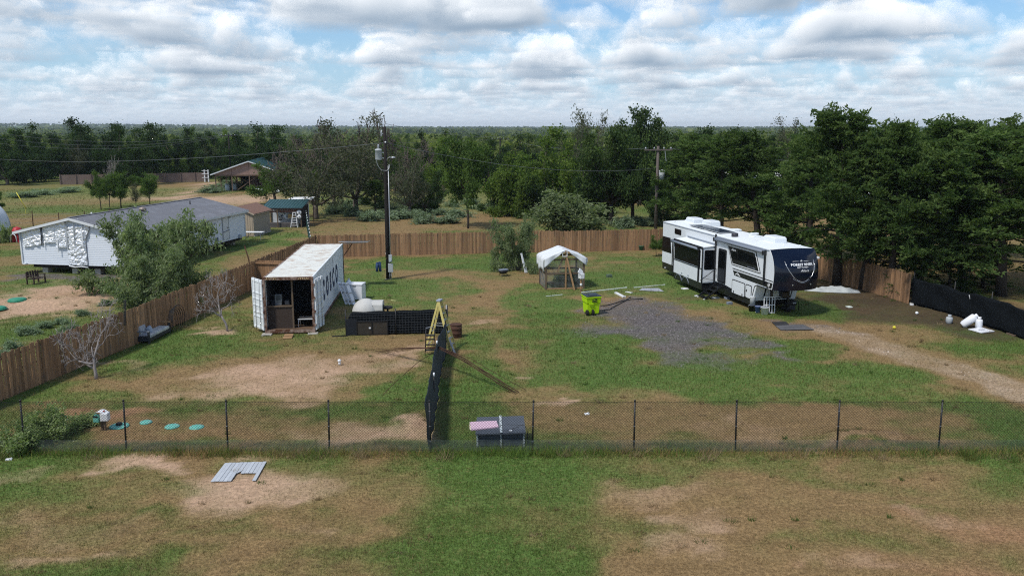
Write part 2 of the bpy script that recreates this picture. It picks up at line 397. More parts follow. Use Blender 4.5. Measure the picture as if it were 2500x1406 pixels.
def zgnd(X, Y):
    """the yard is level; the country beyond dips a little and rises again to low hills"""
    X, Y = np.asarray(X, float), np.asarray(Y, float)
    D = np.hypot(X, Y)
    z = -4.5 * sstep(190, 700, D) + 6.5 * sstep(1500, 4500, D)
    z += 14.0 * sstep(2200, 4600, D) * sstep(-300, -2200, X) + 3 * sstep(2600, 4600, D)
    return z
def ground_relief(X, Y):
    near = 1 - sstep(70, 120, np.hypot(X, Y))
    z = zgnd(X, Y) + near * (0.05 * (fbm(X / 3, Y / 3, 3, 21) - .5) + 0.03 * (fbm(X / .8, Y / .8, 3, 22) - .5))
    for px, py, rx, ry, h in ((2110, 1072, 140, 22, .16), (1000, 1030, 50, 26, .10), (190, 725, 130, 26, .22), (180, 1010, 70, 12, .12)):
        _, cx, cy, ax, ay, _ = _ellipse((0, px, py, rx, ry, 1))
        q = np.hypot((X - cx) / ax, (Y - cy) / ay)
        z += h * (1 - sstep(.5, 1.1, q)) * (.6 + .8 * fbm(X / .5, Y / .5, 3, 31))
    return z
def axis(lo, hi, step, end_lo, end_hi):
    a = list(np.arange(lo, hi + 1e-6, step)); s = step; x = hi
    while x < end_hi: s *= 1.13; x += s; a.append(min(x, end_hi))
    s = step; x = lo; b = []
    while x > end_lo: s *= 1.13; x -= s; b.append(max(x, end_lo))
    return np.array(b[::-1] + a)
RAD = 6000.0
xs, ys = axis(-36, 36, 0.24, -RAD, RAD), axis(12, 84, 0.24, -400, RAD)
GX, GY = np.meshgrid(xs, ys)
GW = field(GX, GY)
GZ = ground_relief(GX, GY)
n_x, n_y = len(xs), len(ys)
idx = np.arange(n_x * n_y).reshape(n_y, n_x)
FQ = np.stack([idx[:-1, :-1], idx[:-1, 1:], idx[1:, 1:], idx[1:, :-1]], -1).reshape(-1, 4)
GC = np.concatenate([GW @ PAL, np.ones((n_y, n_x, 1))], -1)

def ground_mat():
    m = bpy.data.materials.new('ground'); m.use_nodes = True; nt = m.node_tree; g = G(nt)
    b = nt.nodes['Principled BSDF']; b.inputs['Roughness'].default_value = 0.95; b.inputs['Specular IOR Level'].default_value = 0.1
    pos = g.node('ShaderNodeNewGeometry').outputs['Position']
    c = g.node('ShaderNodeAttribute', attribute_name='cover').outputs['Color']
    wk = g.node('ShaderNodeAttribute', attribute_name='mix'); gr, ky, dd = g.sep(wk.outputs['Color'])   # green share, gravel share, dirt share
    n1 = g.noise(pos, 1.7, 6.0, 0.65); n2 = g.noise(pos, 9.0, 5.0, 0.7); n3 = g.noise(pos, 38.0, 3.0, 0.7)
    # tufts: darker green or paler straw, in the grass only
    grass = g.m('SUBTRACT', 1.0, g.m('ADD', ky, g.m('MULTIPLY', dd, 0.8), clamp=True), clamp=True)
    t = g.ramp(n2, 0.36, 0.66, 0.62, 1.38, False)
    t2 = g.ramp(n3, 0.3, 0.7, 0.72, 1.30, False)
    f = g.m('MULTIPLY', t, t2)
    f = g.m('MULTIPLY', f, g.ramp(n1, 0.3, 0.7, 0.84, 1.18, False))
    c1 = g.vm('SCALE', c, scale=f)
    straw = g.m('MULTIPLY', g.ramp(g.noise(pos, 5.0, 6.0, 0.7), 0.52, 0.70), g.m('MULTIPLY', grass, 0.42))
    c2 = g.mix(straw, c1, (.27, .19, .09))
    # gravel: single stones
    v = g.node('ShaderNodeTexVoronoi', feature='F1'); v.inputs['Scale'].default_value = 16.0; g.put(v.inputs['Vector'], pos)
    st = g.m('MULTIPLY_ADD', g.sep(v.outputs['Color'])[0], 1.1, 0.45)
    c3 = g.mix(g.m('MULTIPLY', ky, 0.9, clamp=True), c2, g.vm('SCALE', c, scale=st))
    # clods and pale scuffs in bare dirt
    cl = g.ramp(g.noise(pos, 6.5, 6.0, 0.72), 0.40, 0.62, 0.70, 1.14)
    c4 = g.mix(dd, c3, g.vm('SCALE', c, scale=cl))
    g.put(b.inputs['Base Color'], c4)
    bn = g.node('ShaderNodeBump'); bn.inputs['Strength'].default_value = 0.55; bn.inputs['Distance'].default_value = 0.05
    g.put(bn.inputs['Height'], g.m('ADD', g.noise(pos, 14.0, 5.0, 0.7), g.m('MULTIPLY', g.m('MULTIPLY', ky, v.outputs['Distance']), -1.2)))
    nt.links.new(bn.outputs[0], b.inputs['Normal'])
    return m
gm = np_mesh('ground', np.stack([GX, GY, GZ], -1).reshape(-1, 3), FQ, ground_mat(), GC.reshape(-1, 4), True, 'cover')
mixw = np.stack([GW[..., 0] + GW[..., 6], GW[..., 3] + GW[..., 7], GW[..., 2] + .5 * GW[..., 4], np.ones_like(GX)], -1)
ma = gm.color_attributes.new('mix', 'FLOAT_COLOR', 'POINT'); ma.data.foreach_set('color', np.ascontiguousarray(mixw, np.float32).ravel())
tag(link('ground', gm), kind='structure')

# ------------------------------------------------------------------ grass: real blades, finer and denser near the camera
def blade_mat():
    m = bpy.data.materials.new('grass_blades'); m.use_nodes = True; nt = m.node_tree; nt.nodes.clear(); g = G(nt)
    c = g.node('ShaderNodeAttribute', attribute_name='tint').outputs['Color']
    d = g.node('ShaderNodeBsdfDiffuse'); g.put(d.inputs[0], c)
    t = g.node('ShaderNodeBsdfTranslucent'); g.put(t.inputs[0], c)
    mx = g.node('ShaderNodeMixShader'); mx.inputs[0].default_value = 0.4
    nt.links.new(d.outputs[0], mx.inputs[1]); nt.links.new(t.outputs[0], mx.inputs[2])
    nt.links.new(mx.outputs[0], g.node('ShaderNodeOutputMaterial').inputs[0]); return m
BLADE = blade_mat()
def blades(X, Y, Z, h, w, col, lean=0.6):
    """two crossed slivers per point would be wasteful: one leaning triangle each"""
    n = len(X); a = RNG.uniform(0, 2 * PI, n); l = RNG.uniform(0.2, 1, n) * lean * h; b = RNG.uniform(0, 2 * PI, n)
    dx, dy = np.cos(a) * w / 2, np.sin(a) * w / 2
    V = np.empty((n, 3, 3), np.float32)
    V[:, 0] = np.stack([X - dx, Y - dy, Z - .01], 1); V[:, 1] = np.stack([X + dx, Y + dy, Z - .01], 1)
    V[:, 2] = np.stack([X + np.cos(b) * l, Y + np.sin(b) * l, Z + h], 1)
    C = np.concatenate([col, np.ones((n, 1))], 1); C = np.repeat(C[:, None], 3, 1)
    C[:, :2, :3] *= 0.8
    return V.reshape(-1, 3), np.arange(3 * n).reshape(-1, 3), C.reshape(-1, 4)
def blade_colour(Wt, n, warm=0.0):
    pick = RNG.random(n); g = Wt[:, 0] + .9 * Wt[:, 6]; y = Wt[:, 1] + Wt[:, 5] + .3 * Wt[:, 2]
    pg = g / (g + y + 1e-3)
    grn = np.array([.098, .160, .034]) * RNG.uniform(.6, 1.45, (n, 1)) * np.array([1, 1, 1]) + RNG.uniform(0, .022, (n, 1)) * np.array([1, .7, .2])
    dry = np.array([.275, .182, .084]) * RNG.uniform(.6, 1.35, (n, 1))
    weed = np.array([.19, .215, .075]) * RNG.uniform(.7, 1.3, (n, 1))
    oli = np.array([.185, .17, .055]) * RNG.uniform(.6, 1.35, (n, 1))
    c = np.where((pick < pg)[:, None], grn, dry); c = np.where((RNG.random(n) < .55 * 4 * pg * (1 - pg))[:, None], oli, c)
    return np.where((RNG.random(n) < Wt[:, 6])[:, None], weed, c)
def scatter(n, y0, y1, spread, x_pad):
    """random points over the yard between two distances"""
    D = np.sqrt(RNG.uniform(y0 ** 2, y1 ** 2, n)); X = RNG.uniform(-1, 1, n) * (D * spread + x_pad)
    return X, D
def make_grass():
    Vs, Fs, Cs, base = [], [], [], 0
    for n, y0, y1, h, w, keep in ((210000, 14.5, 21, .055, .010, 1.0), (190000, 21, 30, .060, .013, 1.0), (150000, 30, 45, .075, .020, 1.0), (130000, 45, 75, .075, .03, .8), (90000, 75, 140, .11, .07, .8)):
        X, Y = scatter(n, y0, y1, .64, 1.5)
        Wt = field(X, Y)
        grassy = Wt[:, 0] * 1.0 + Wt[:, 6] + Wt[:, 1] * .75 + Wt[:, 5] * .45 + Wt[:, 2] * .05 + Wt[:, 4] * .06 + Wt[:, 3] * .03
        clump = fbm(X / .35, Y / .35, 2, 41)
        k = RNG.random(n) < grassy * keep * (.35 + 1.3 * clump)
        X, Y, Wt = X[k], Y[k], Wt[k]; m = len(X)
        hh = h * RNG.uniform(.5, 1.5, m) * (.55 + .7 * (Wt[:, 0] + 1.6 * Wt[:, 6]))
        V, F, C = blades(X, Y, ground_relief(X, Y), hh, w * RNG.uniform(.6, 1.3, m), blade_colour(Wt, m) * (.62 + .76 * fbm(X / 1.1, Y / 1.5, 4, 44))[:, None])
        Vs.append(V); Fs.append(F + base); Cs.append(C); base += len(V)
    tag(link('grass', np_mesh('grass', np.concatenate(Vs), np.concatenate(Fs), BLADE, np.concatenate(Cs))), kind='stuff')
make_grass()
def make_clumps():
    Vs, Fs, Cs, base = [], [], [], 0
    def clump(cx, cy, n, rad, h, w, col):
        nonlocal base
        a = RNG.uniform(0, 2 * PI, n); q = rad * np.sqrt(RNG.random(n)); X, Y = cx + np.cos(a) * q * 1.5, cy + np.sin(a) * q
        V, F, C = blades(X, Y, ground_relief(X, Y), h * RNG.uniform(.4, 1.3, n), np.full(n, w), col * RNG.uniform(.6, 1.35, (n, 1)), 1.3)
        Vs.append(V); Fs.append(F + base); Cs.append(C); base += len(V)
    straw, grn, brn = np.array([.38, .29, .17]), np.array([.085, .15, .035]), np.array([.24, .17, .09])
    for i in range(150):                      # raked rows of dead thatch, lower left
        row = i % 5; px = RNG.uniform(0, 1050); py = (1265, 1300, 1335, 1362, 1392)[row] + px * .055 + RNG.normal() * 6
        clump(*gp(px, py), 46, RNG.uniform(.06, .22), .05, .010, straw if RNG.random() < .8 else brn)
    for i in range(240):                      # odd tufts anywhere in the yard
        Y = math.sqrt(RNG.uniform(17 ** 2, 50 ** 2)); X = RNG.uniform(-.6, .6) * Y; clump(X, Y, 30, RNG.uniform(.05, .16), .09 + .001 * Y, .010 + .0003 * Y, (grn, straw, brn)[RNG.integers(0, 3)])
    for i in range(70):                       # tufts along the front fence
        clump(RNG.uniform(-18, 20), 24.75 + RNG.normal() * .25, 60, RNG.uniform(.12, .3), RNG.uniform(.18, .42), .012, (grn * 1.3, straw, np.array([.17, .17, .05]))[RNG.integers(0, 3)])
    tag(link('grass_clumps', np_mesh('grass_clumps', np.concatenate(Vs), np.concatenate(Fs), BLADE, np.concatenate(Cs))), kind='stuff')
make_clumps()
def make_gravel():
    n = 60000; D = np.sqrt(RNG.uniform(33 ** 2, 60 ** 2, n)); X = RNG.uniform(-.6, .75, n) * D; Wt = field(X, D)
    k = RNG.random(n) < Wt[:, 3] * 1.1 + Wt[:, 7] * .45 - .12; X, D, Wt = X[k], D[k], Wt[k]; n = len(X)
    s = RNG.uniform(.018, .05, n); O = np.array([(1, 0, 0), (-.5, .87, 0), (-.5, -.87, 0), (.1, 0, .9)]); ang = RNG.uniform(0, 6.28, n); ca, sa = np.cos(ang), np.sin(ang)
    V = np.empty((n, 4, 3)); Z = ground_relief(X, D)
    for j in range(4):
        o = O[j] * RNG.uniform(.6, 1.3, (n, 3)); V[:, j, 0] = X + s * (o[:, 0] * ca - o[:, 1] * sa); V[:, j, 1] = D + s * (o[:, 0] * sa + o[:, 1] * ca); V[:, j, 2] = Z + s * o[:, 2]
    F = (np.arange(n)[:, None, None] * 4 + np.array([(0, 1, 3), (1, 2, 3), (2, 0, 3)])[None]).reshape(-1, 3)
    c = np.where((Wt[:, 7] > Wt[:, 3])[:, None], np.array([.44, .37, .31]), np.array([.135, .122, .125])) * RNG.uniform(.5, 1.7, (n, 1)); C = np.repeat(np.concatenate([c, np.ones((n, 1))], 1), 4, 0)
    m = bpy.data.materials.new('loose_stone'); m.use_nodes = True; g = G(m.node_tree); b = m.node_tree.nodes['Principled BSDF']; b.inputs['Roughness'].default_value = .9; g.put(b.inputs['Base Color'], g.node('ShaderNodeAttribute', attribute_name='tint').outputs['Color'])
    tag(link('gravel', np_mesh('gravel', V.reshape(-1, 3), F, m, C)), kind='stuff')
make_gravel()

# ------------------------------------------------------------------ shared materials
M_CEDAR = PM('cedar_plank', (.285, .165, .088), .85, var=.34, vs=2.2, rand=.36, bump=.25, bs=30, stretch=(7, 7, .9), dirt=((.16, .125, .10), 1.3, .50, .78))
M_POST = PM('weathered_post', (.13, .095, .065), .9, var=.25, vs=4, bump=.2)
M_LUMBER = PM('new_lumber', (.33, .205, .105), .8, var=.2, vs=3, stretch=(5, 5, 1))
M_BLACKMETAL = PM('black_powder_coat', (.012, .012, .013), .45, var=.15, spec=.4)
M_WIRE = PM('black_vinyl_wire', (.016, .017, .017), .5, var=.1)
M_GALV = PM('galvanised_steel', (.42, .44, .46), .45, .6, var=.12, vs=8)
M_GREYPAINT = PM('grey_enamel', (.40, .43, .45), .5, var=.06)
M_WHITE = PM('white_plastic', (.74, .76, .78), .45, var=.05, dirt=((.45, .42, .36), 2.5, .58, .85))
M_BLACK = PM('black_plastic', (.014, .015, .017), .5, var=.2)
M_RUST = PM('rusty_steel', (.070, .034, .022), .9, var=.4, vs=6, bump=.4, bs=60)
M_CLOTH2 = PM('faded_shade_cloth', (.030, .040, .052), .7, var=.3, vs=2.5, bump=.2, bs=90)
M_CLOTH = PM('black_shade_cloth', (.006, .008, .010), .95, var=.3, vs=2.5, spec=.1)
M_CONC = PM('concrete_block', (.40, .38, .34), .95, var=.18, vs=6, bump=.3)

def text(parent, s, size, loc, rot, mat, name='lettering', off=0.0, ext=0.004, align='CENTER', shear=0.0, sx=1.0):
    c = bpy.data.curves.new(name, 'FONT'); c.body = s; c.size = size; c.align_x = align; c.align_y = 'CENTER'
    c.offset = off; c.extrude = ext; c.shear = shear; c.resolution_u = 3
    t = bpy.data.objects.new(name, c)
    me = bpy.data.meshes.new_from_object(t); bpy.data.objects.remove(t); bpy.data.curves.remove(c)
    me.name = name; me.materials.clear(); me.materials.append(mat)
    o = link(name, me, parent, loc); o.rotation_euler = rot; o.scale = (sx, 1, 1)
    return o

# ------------------------------------------------------------------ cedar privacy fences: every plank is a board of its own
PLANK = []
for _i in range(5):
    _b = MB(); _w, _h = .138 + .004 * (_i % 2), 1.78
    _t = [(-_w / 2, 0, 0), (_w / 2, 0, 0), (_w / 2, 0, _h - .012 * (_i % 3)), (-_w / 2, 0, _h - .010 * ((_i + 1) % 3))]
    _b.prism(_t, (0, 1, 0), .017); PLANK.append(_b.mesh('plank', M_CEDAR))
def along(pts, step):
    out = []; carry = 0.0
    for (ax, ay), (bx, by) in zip(pts[:-1], pts[1:]):
        L = math.hypot(bx - ax, by - ay); t = carry
        while t < L:
            out.append((ax + (bx - ax) * t / L, ay + (by - ay) * t / L, math.atan2(by - ay, bx - ax))); t += step
        carry = t - L
    return out
def plank_fence(name, pts, label, step=.147, inner=1, seed=1):
    rr = random.Random(seed)
    root = empty(name, (*pts[0], 0), 0, label, 'fence', 'cedar privacy fences round the yard')
    ox, oy = pts[0]
    spots = along(pts, step); spots.sort(key=lambda s: math.hypot(s[0], s[1]))
    rest = MB()
    for i, (x, y, a) in enumerate(spots):
        z = float(ground_relief(np.array([x]), np.array([y]))[0]) - .02 + rr.uniform(-.012, .012)
        if i < 300:
            o = link('plank', rr.choice(PLANK), root, (x - ox, y - oy, z), (rr.uniform(-.016, .016), rr.uniform(-.012, .012), a + rr.uniform(-.035, .035)))
            o.scale = (1, 1, rr.uniform(.972, 1.022))
        else:
            rest.box((x - ox, y - oy, z + .89), (.14, .017, 1.78), a)
    if rest.v: rest.build('planks_beyond', M_CEDAR, root, kind='stuff')
    nx = lambda a: (math.sin(a) * inner * -.045, math.cos(a) * inner * .045)
    for zr in (.30, .95, 1.55):
        b = MB()
        for (ax, ay), (bx, by) in zip(pts[:-1], pts[1:]):
            a = math.atan2(by - ay, bx - ax); dx, dy = nx(a)
            b.bar((ax - ox + dx, ay - oy + dy, zr), (bx - ox + dx, by - oy + dy, zr), .038, .085)
        b.build('rail', M_POST, root)
    for x, y, a in along(pts, 2.44):
        dx, dy = nx(a); MB().box((x - ox + dx * 2.6, y - oy + dy * 2.6, .85), (.089, .089, 1.74), a).build('post', M_POST, root)
    return root
FL = [(-19.62, 25.0), (-19.03, 30.0), (-17.62, 38.6), (-16.2, 53.4), (-15.33, 65.05)]
FB = [(-15.33, 65.07), (-2.97, 67.3), (6.0, 68.3), (13.9, 69.65)]
FR = [(14.3, 69.6), (20.65, 55.95), (22.2, 51.1), (22.95, 47.6)]
plank_fence('cedar_fence', FL, 'long cedar plank fence down the left side, passing the sofa and bare trees', inner=1, seed=1)
plank_fence('cedar_fence', FB, 'cedar plank fence across the back of the yard behind the tarped coop', inner=1, seed=2)
plank_fence('cedar_fence', FR, 'shaded cedar plank fence on the right, behind the tree trunks beside the motorhome trailer', inner=1, seed=3)

# short gate of planks between the left fence and the container
r = empty('plank_gate', (-16.25, 52.4, 0), math.radians(-3), 'reddish plank side gate seen from its railed back, between the left fence and the container', 'gate')
for i in range(20):
    link('plank', PLANK[i % 5], r, (.1 + .147 * i, .05, 0), (0, 0, random.uniform(-.02, .02)))
MB().bar((0, -.02, 1.62), (3.05, -.02, 1.56), .04, .09).build('rail', M_CEDAR, r); MB().bar((0, -.02, .35), (3.05, -.02, .35), .04, .09).build('rail', M_CEDAR, r)
b = MB(); b.tube([(0, 0, 0), (-.12, .05, 1.9), (-.35, .1, 2.75)], .04, 8)
r = empty('rusty_pipe_post', (-16.35, 51.9, 0), 0, 'leaning rusty pipe rising above the left fence by the plank gate', 'post'); b.build('pipe', M_RUST, r)
MB().cyl((-.35, .1, 2.75), (-.36, .1, 2.79), .048, 8).build('cap', M_RUST, r)

# ------------------------------------------------------------------ black chain-link fence along the front
YF = 24.97; BAY = 3.19; X0 = -15.31 - BAY
CL = empty('chain_link_fence', (X0, YF, 0), 0, 'black chain-link fence with slim round posts crossing the whole foreground', 'fence')
HF = 1.62
def chain_mesh():
    b = MB(); s = .088; r = .0042; x = -HF
    while x < BAY:
        for sg in (1, -1):
            ax, az, bx, bz = (x, 0.03, x + HF, HF) if sg > 0 else (x + HF, 0.03, x, HF)
            if ax < 0: az += (0 - ax) * (bz - az) / (bx - ax); ax = 0
            if ax > BAY: az += (BAY - ax) * (bz - az) / (bx - ax); ax = BAY
            if bx < 0: bz = az + (0 - ax) * (bz - az) / (bx - ax); bx = 0
            if bx > BAY: bz = az + (BAY - ax) * (bz - az) / (bx - ax); bx = BAY
            if abs(bx - ax) > .02:
                b.tube([(ax, .004 * sg, az), ((ax + bx) / 2, -.004 * sg, (az + bz) / 2), (bx, .004 * sg, bz)], r, 3, caps=False)
        x += s
    b.tube([(0, 0, HF), (BAY, 0, HF)], .005, 4); b.tube([(0, 0, .04), (BAY, 0, .04)], .004, 4)
    return b.mesh('wire_mesh', M_WIRE, recalc=False)
def net_mesh():
    b = MB(); h = .40; s = .034
    n = int(BAY / s)
    for i in range(n + 1):
        b.tube([(i * s, -.03, .02), (i * s + .006 * math.sin(i), -.035, h + .02 * math.sin(i * .3))], .0017, 3, caps=False)
    for j in range(12):
        b.tube([(0, -.032, .03 + j * s), (BAY, -.032, .03 + j * s)], .0015, 3, caps=False)
    return b.mesh('netting', PM('pale_netting', (.16, .20, .19), .6, var=.2), recalc=False)
CM, NM = chain_mesh(), net_mesh()
POSTM = MB().cyl((0, 0, -.1), (0, 0, 1.66), .028, 10).lathe([(.032, 1.64), (.034, 1.68), (.02, 1.70), (0.001, 1.705)], n=10).mesh('post', M_BLACKMETAL)
TIE = MB().tube([(.031 * math.cos(q), .031 * math.sin(q), 0) for q in np.linspace(0, 2 * PI, 9)], .004, 4).mesh('wire_tie', M_GALV)
LEAN = [.0, .03, .02, .025, .01, .02, -.01, -.01, .02, .02, .03, .02]
for i in range(12):
    p = link('post', POSTM, CL, (i * BAY, 0, 0), (random.uniform(-.03, .03), random.uniform(-.018, .018), 0))
    for z in (.35, .85, 1.35): link('wire_tie', TIE, p, (0, 0, z))
    if i < 11:
        link('wire_mesh', CM, CL, (i * BAY, 0, .02), (0, random.uniform(-.004, .004), 0), kind='stuff')
        link('netting', NM, CL, (i * BAY, 0, 0), kind='stuff')

# ------------------------------------------------------------------ black shade cloth on the right-hand boundary and between the two halves of the yard
def cloth_run(root, pts, height, sag, lean, wav, name='shade_cloth', mat=None, n=None):
    ox, oy = root.location[0], root.location[1]
    sp = along(pts, .22); nv = 9
    def fn(u, v):
        i = min(int(u * (len(sp) - 1) + .5), len(sp) - 1); x, y, a = sp[i]
        h = height(u); z = .02 + v * h - sag * (v ** 2) * abs(math.sin(u * len(sp) * .22 * PI / 2.4))
        k = lean(u, v) + wav * math.sin(i * 1.3 + v * 3.1) * (1 - .6 * v) + wav * .8 * math.sin(i * .47 + v * 7)
        return (x - ox - math.sin(a) * k, y - oy + math.cos(a) * k, z)
    b = MB(); b.grid(fn, len(sp) - 1, nv)
    o = b.build(name, mat or M_CLOTH, root)
    s = o.modifiers.new('cloth_thickness', 'SOLIDIFY'); s.thickness = .006
    return o
r = empty('shade_cloth_fence', (22.95, 47.5, 0), 0, 'low black shade-cloth fence under the trees at the right edge', 'fence')
SHADE_PTS = [(22.98, 47.4), (23.85, 45.0), (24.65, 39.2), (25.3, 33.0), (25.6, 25.0)]
cloth_run(r, SHADE_PTS, lambda u: 1.52 + .05 * math.sin(u * 30), .10, lambda u, v: 0, .035)
for x, y, a in along(SHADE_PTS, 2.9):
    MB().cyl((x - 22.95 + .08, y - 47.5, 0), (x - 22.95 + .08, y - 47.5, 1.85), .025, 8).build('post', M_BLACKMETAL, r)
r = empty('shade_cloth_divider', (-2.8, 25.1, 0), 0, 'sagging black shade cloth dividing the yard, running from the front fence back to the ladders', 'fence')
DV = [(-2.62, 25.1), (-2.72, 29.0), (-2.95, 33.5), (-2.98, 37.4)]
cloth_run(r, DV, lambda u: 1.50 - .10 * math.sin(PI * min(1, u * 1.05)) ** 2 - .18 * u, .05, lambda u, v: .20 * v * math.sin(PI * (.12 + .88 * u)) ** .6, .022, mat=M_CLOTH2)
for x, y in ((-2.80, 29.0), (-3.10, 33.6), (-3.1, 37.5)):
    p = MB().cyl((x + 2.8, y - 25.1, 0), (x + 2.8, y - 25.1, 1.28), .022, 8).build('post', M_BLACKMETAL, r)
    MB().cyl((x + 2.8, y - 25.1, 1.24), (x + 2.8, y - 25.1, 1.38), .032, 8).build('white_cap', M_WHITE, p)
MB().bar((.25, 11.3, .05), (-.05, 12.0, .55), .09, .03).build('prop_board', PM('grey_board', (.42, .40, .36), .85, var=.2), r)

# ------------------------------------------------------------------ dog pen in front of the igloo
r = empty('dog_pen', (-8.12, 40.0, 0), math.radians(5.2), 'low black fabric and wire dog pen with a two-leaf hatch beside the step ladder', 'pen')
b = MB()
def pen_fn(u, v): return (u * 4.95, .03 * math.sin(u * 60) * (1 - v), v * (1.17 + .05 * u + .015 * math.sin(u * 25)) * (1 if u > .06 else .55 + 7.5 * u))
b.grid(pen_fn, 60, 6); o = b.build('fabric_panel', M_CLOTH, r); sm = o.modifiers.new('t', 'SOLIDIFY'); sm.thickness = .01
for x in (0, 2.42, 4.95): MB().cyl((x, -.05, 0), (x, -.05, 1.30 if x < 4 else 1.42), .03, 8).build('post', M_BLACKMETAL, r)
MG = PM('grey_wire', (.09, .10, .11), .5, .3)
b = MB()
for k in range(9): b.tube([(.05, -.045, .1 + .125 * k), (4.95, -.045, .12 + .128 * k)], .005, 4, caps=False)
for k in range(34): b.tube([(.12 + .146 * k, -.047, .05), (.12 + .146 * k, -.047, 1.14)], .004, 4, caps=False)
b.build('wire_grid', MG, r, kind='stuff')
MB().box((.28, -.065, .42), (.56, .02, .80)).build('black_sheet', PM('black_sheet', (.013, .016, .022), .5, var=.2), r)
fr = MB()
for x in (.52, 1.27, 2.02): fr.box((x, -.09, .36), (.05, .03, .68))
for z in (.03, .69): fr.box((1.27, -.088, z), (1.50, .026, .05))
fr.build('hatch_frame', M_BLACKMETAL, r)
HM = PM('brown_mesh', (.040, .034, .026), .8, var=.35, vs=6)
for x in (.895, 1.645): MB().box((x, -.075, .36), (.69, .012, .60)).build('hatch_leaf', HM, r)
MB().box((1.16, -.108, .38), (.10, .02, .07)).build('latch_tag', M_WHITE, r)
MB().box((-.3, -.2, .03), (.75, .05, .05), .1).build('ground_bar', M_BLACKMETAL, r)
MB().box((4.9, -.05, 1.34), (.04, .07, .18)).build('handle', M_WHITE, r)

# dog igloo
r = empty('dog_igloo', (-7.60, 43.3, -.06), math.radians(2), 'white plastic dog igloo showing above the black pen', 'dog house')
b = MB(); prof = [(.80, 0), (.77, .2), (.74, .42)] + [(.73 * math.cos(q), .48 + .76 * math.sin(q)) for q in np.linspace(.06, PI / 2, 10)]
prof[-1] = (.002, 1.24); b.lathe(prof, (-.1, 0, 0), 28); M_IGL = PM('weathered_white', (.50, .50, .48), .6, var=.08, dirt=((.36, .34, .30), 2.5, .5, .8)); b.build('dome', M_IGL, r)
b = MB(); sec = [(-.46, 0), (-.46, .72), (-.40, .98), (-.25, 1.11), (0, 1.14), (.25, 1.11), (.40, .98), (.46, .72), (.46, 0)]
b.prism([(.1, y, z) for y, z in sec], (1, 0, 0), .72); b.build('entry_tunnel', M_IGL, r, bevel=.03)
MB().prism([(.825, y * .7, z * .8) for y, z in sec], (1, 0, 0), .01).build('doorway', M_BLACK, r)
MB().tube([(.30, -.43, .95), (.44, -.435, .6), (.5, -.43, .2)], .012, 6).build('strap', M_BLACK, r)
b = MB(); b.lathe([(.74, 0), (.80, .0), (.80, .05), (.73, .07)], (-.1, 0, 0), 28); b.build('rim', M_IGL, r)
r = empty('black_tub', (-6.62, 43.7, 0), 0, 'dark flat tray lid sticking out from the igloo entrance', 'tray')
MB().cyl((0, 0, 0), (0, 0, .55), .05, 8).build('stand', M_BLACK, r); MB().lathe([(.20, .55), (.27, .58), (.27, .66), (.24, .66), (.22, .6)], n=18).build('tray', M_BLACK, r)

# rusty burn barrel
r = empty('burn_barrel', (-2.72, 39.75, 0), 0, 'rusty brown burn barrel behind the yellow ladder', 'barrel')
b = MB(); b.lathe([(.27, 0), (.28, .02), (.28, .2), (.29, .21), (.28, .22), (.28, .42), (.29, .43), (.28, .44), (.28, .62), (.25, .62), (.25, .08)], n=22); b.build('drum', M_RUST, r)
MB().lathe([(.25, .5), (.001, .5)], n=18).build('ash', PM('ash', (.03, .025, .022), .95), r)
MB().lathe([(.285, .60), (.297, .61), (.297, .635), (.285, .64)], n=22).build('rim', M_RUST, r)

# ------------------------------------------------------------------ shipping container, doors folded back
M_CONT = PM('container_white', (.72, .76, .78), .55, var=.08, vs=1.2, dirt=((.20, .10, .055), 2.6, .585, .76))
M_ROOFC = PM('container_roof', (.64, .65, .61), .6, var=.10, vs=1.5, stretch=(1, 3, 1), dirt=((.34, .21, .13), 1.4, .49, .72))
M_RAIL = PM('rusted_rail', (.30, .22, .18), .8, var=.35, vs=5, dirt=((.10, .045, .025), 3.0, .40, .58))
M_INT = PM('container_inside', (.045, .05, .058), .8, var=.2)
M_NAVY = PM('navy_paint', (.012, .028, .085), .6, var=.2, dirt=((.5, .54, .56), 5, .62, .8))
M_HAZ_Y = PM('hazard_cream', (.55, .42, .24), .7, var=.3, vs=20, dirt=((.09, .04, .02), 8, .48, .62))
CW, CLn, CZ0, CZ1 = 2.44, 12.19, .06, 2.84
CT = empty('shipping_container', (-12.166, 40.226, 0), math.radians(4.31), 'white rust-streaked shipping container lettered in navy, its doors folded open', 'container')
def corrug(x, s, x_in):
    """side wall with trapezoid corrugations along y; s = outward sign"""
    b = MB(); y = .12; pts = []
    while y < CLn - .12:
        pts += [(x, y), (x, y + .07), (x - s * .036, y + .105), (x - s * .036, y + .175), (x, y + .21)]; y += .21
    vs = []
    for px_, py_ in pts: vs += [(px_, py_, CZ0 + .12), (px_, py_, CZ1 - .08)]
    b.add(vs, [(2 * i, 2 * i + 2, 2 * i + 3, 2 * i + 1) for i in range(len(pts) - 1)])
    return b
corrug(CW - .03, 1, 0).build('side_wall', M_CONT, CT); corrug(.03, -1, 0).build('side_wall', M_CONT, CT)
b = MB(); vs = []; y = .1; pr = []
while y < CLn - .1: pr += [(y, CZ1 - .03), (y + .12, CZ1 - .03), (y + .16, CZ1 - .012), (y + .28, CZ1 - .012)]; y += .32
for yy, zz in pr: vs += [(.06, yy, zz), (CW - .06, yy, zz)]
b.add(vs, [(2 * i, 2 * i + 1, 2 * i + 3, 2 * i + 2) for i in range(len(pr) - 1)]); b.build('roof', M_ROOFC, CT)
MB().mm((.06, .05, CZ0 + .08), (CW - .06, CLn - .05, CZ0 + .15)).build('floor', PM('container_floor', (.12, .075, .045), .8, var=.3, vs=4), CT)
MB().mm((.05, CLn - .06, CZ0 + .1), (CW - .05, CLn - .02, CZ1 - .05)).build('end_wall', M_CONT, CT)
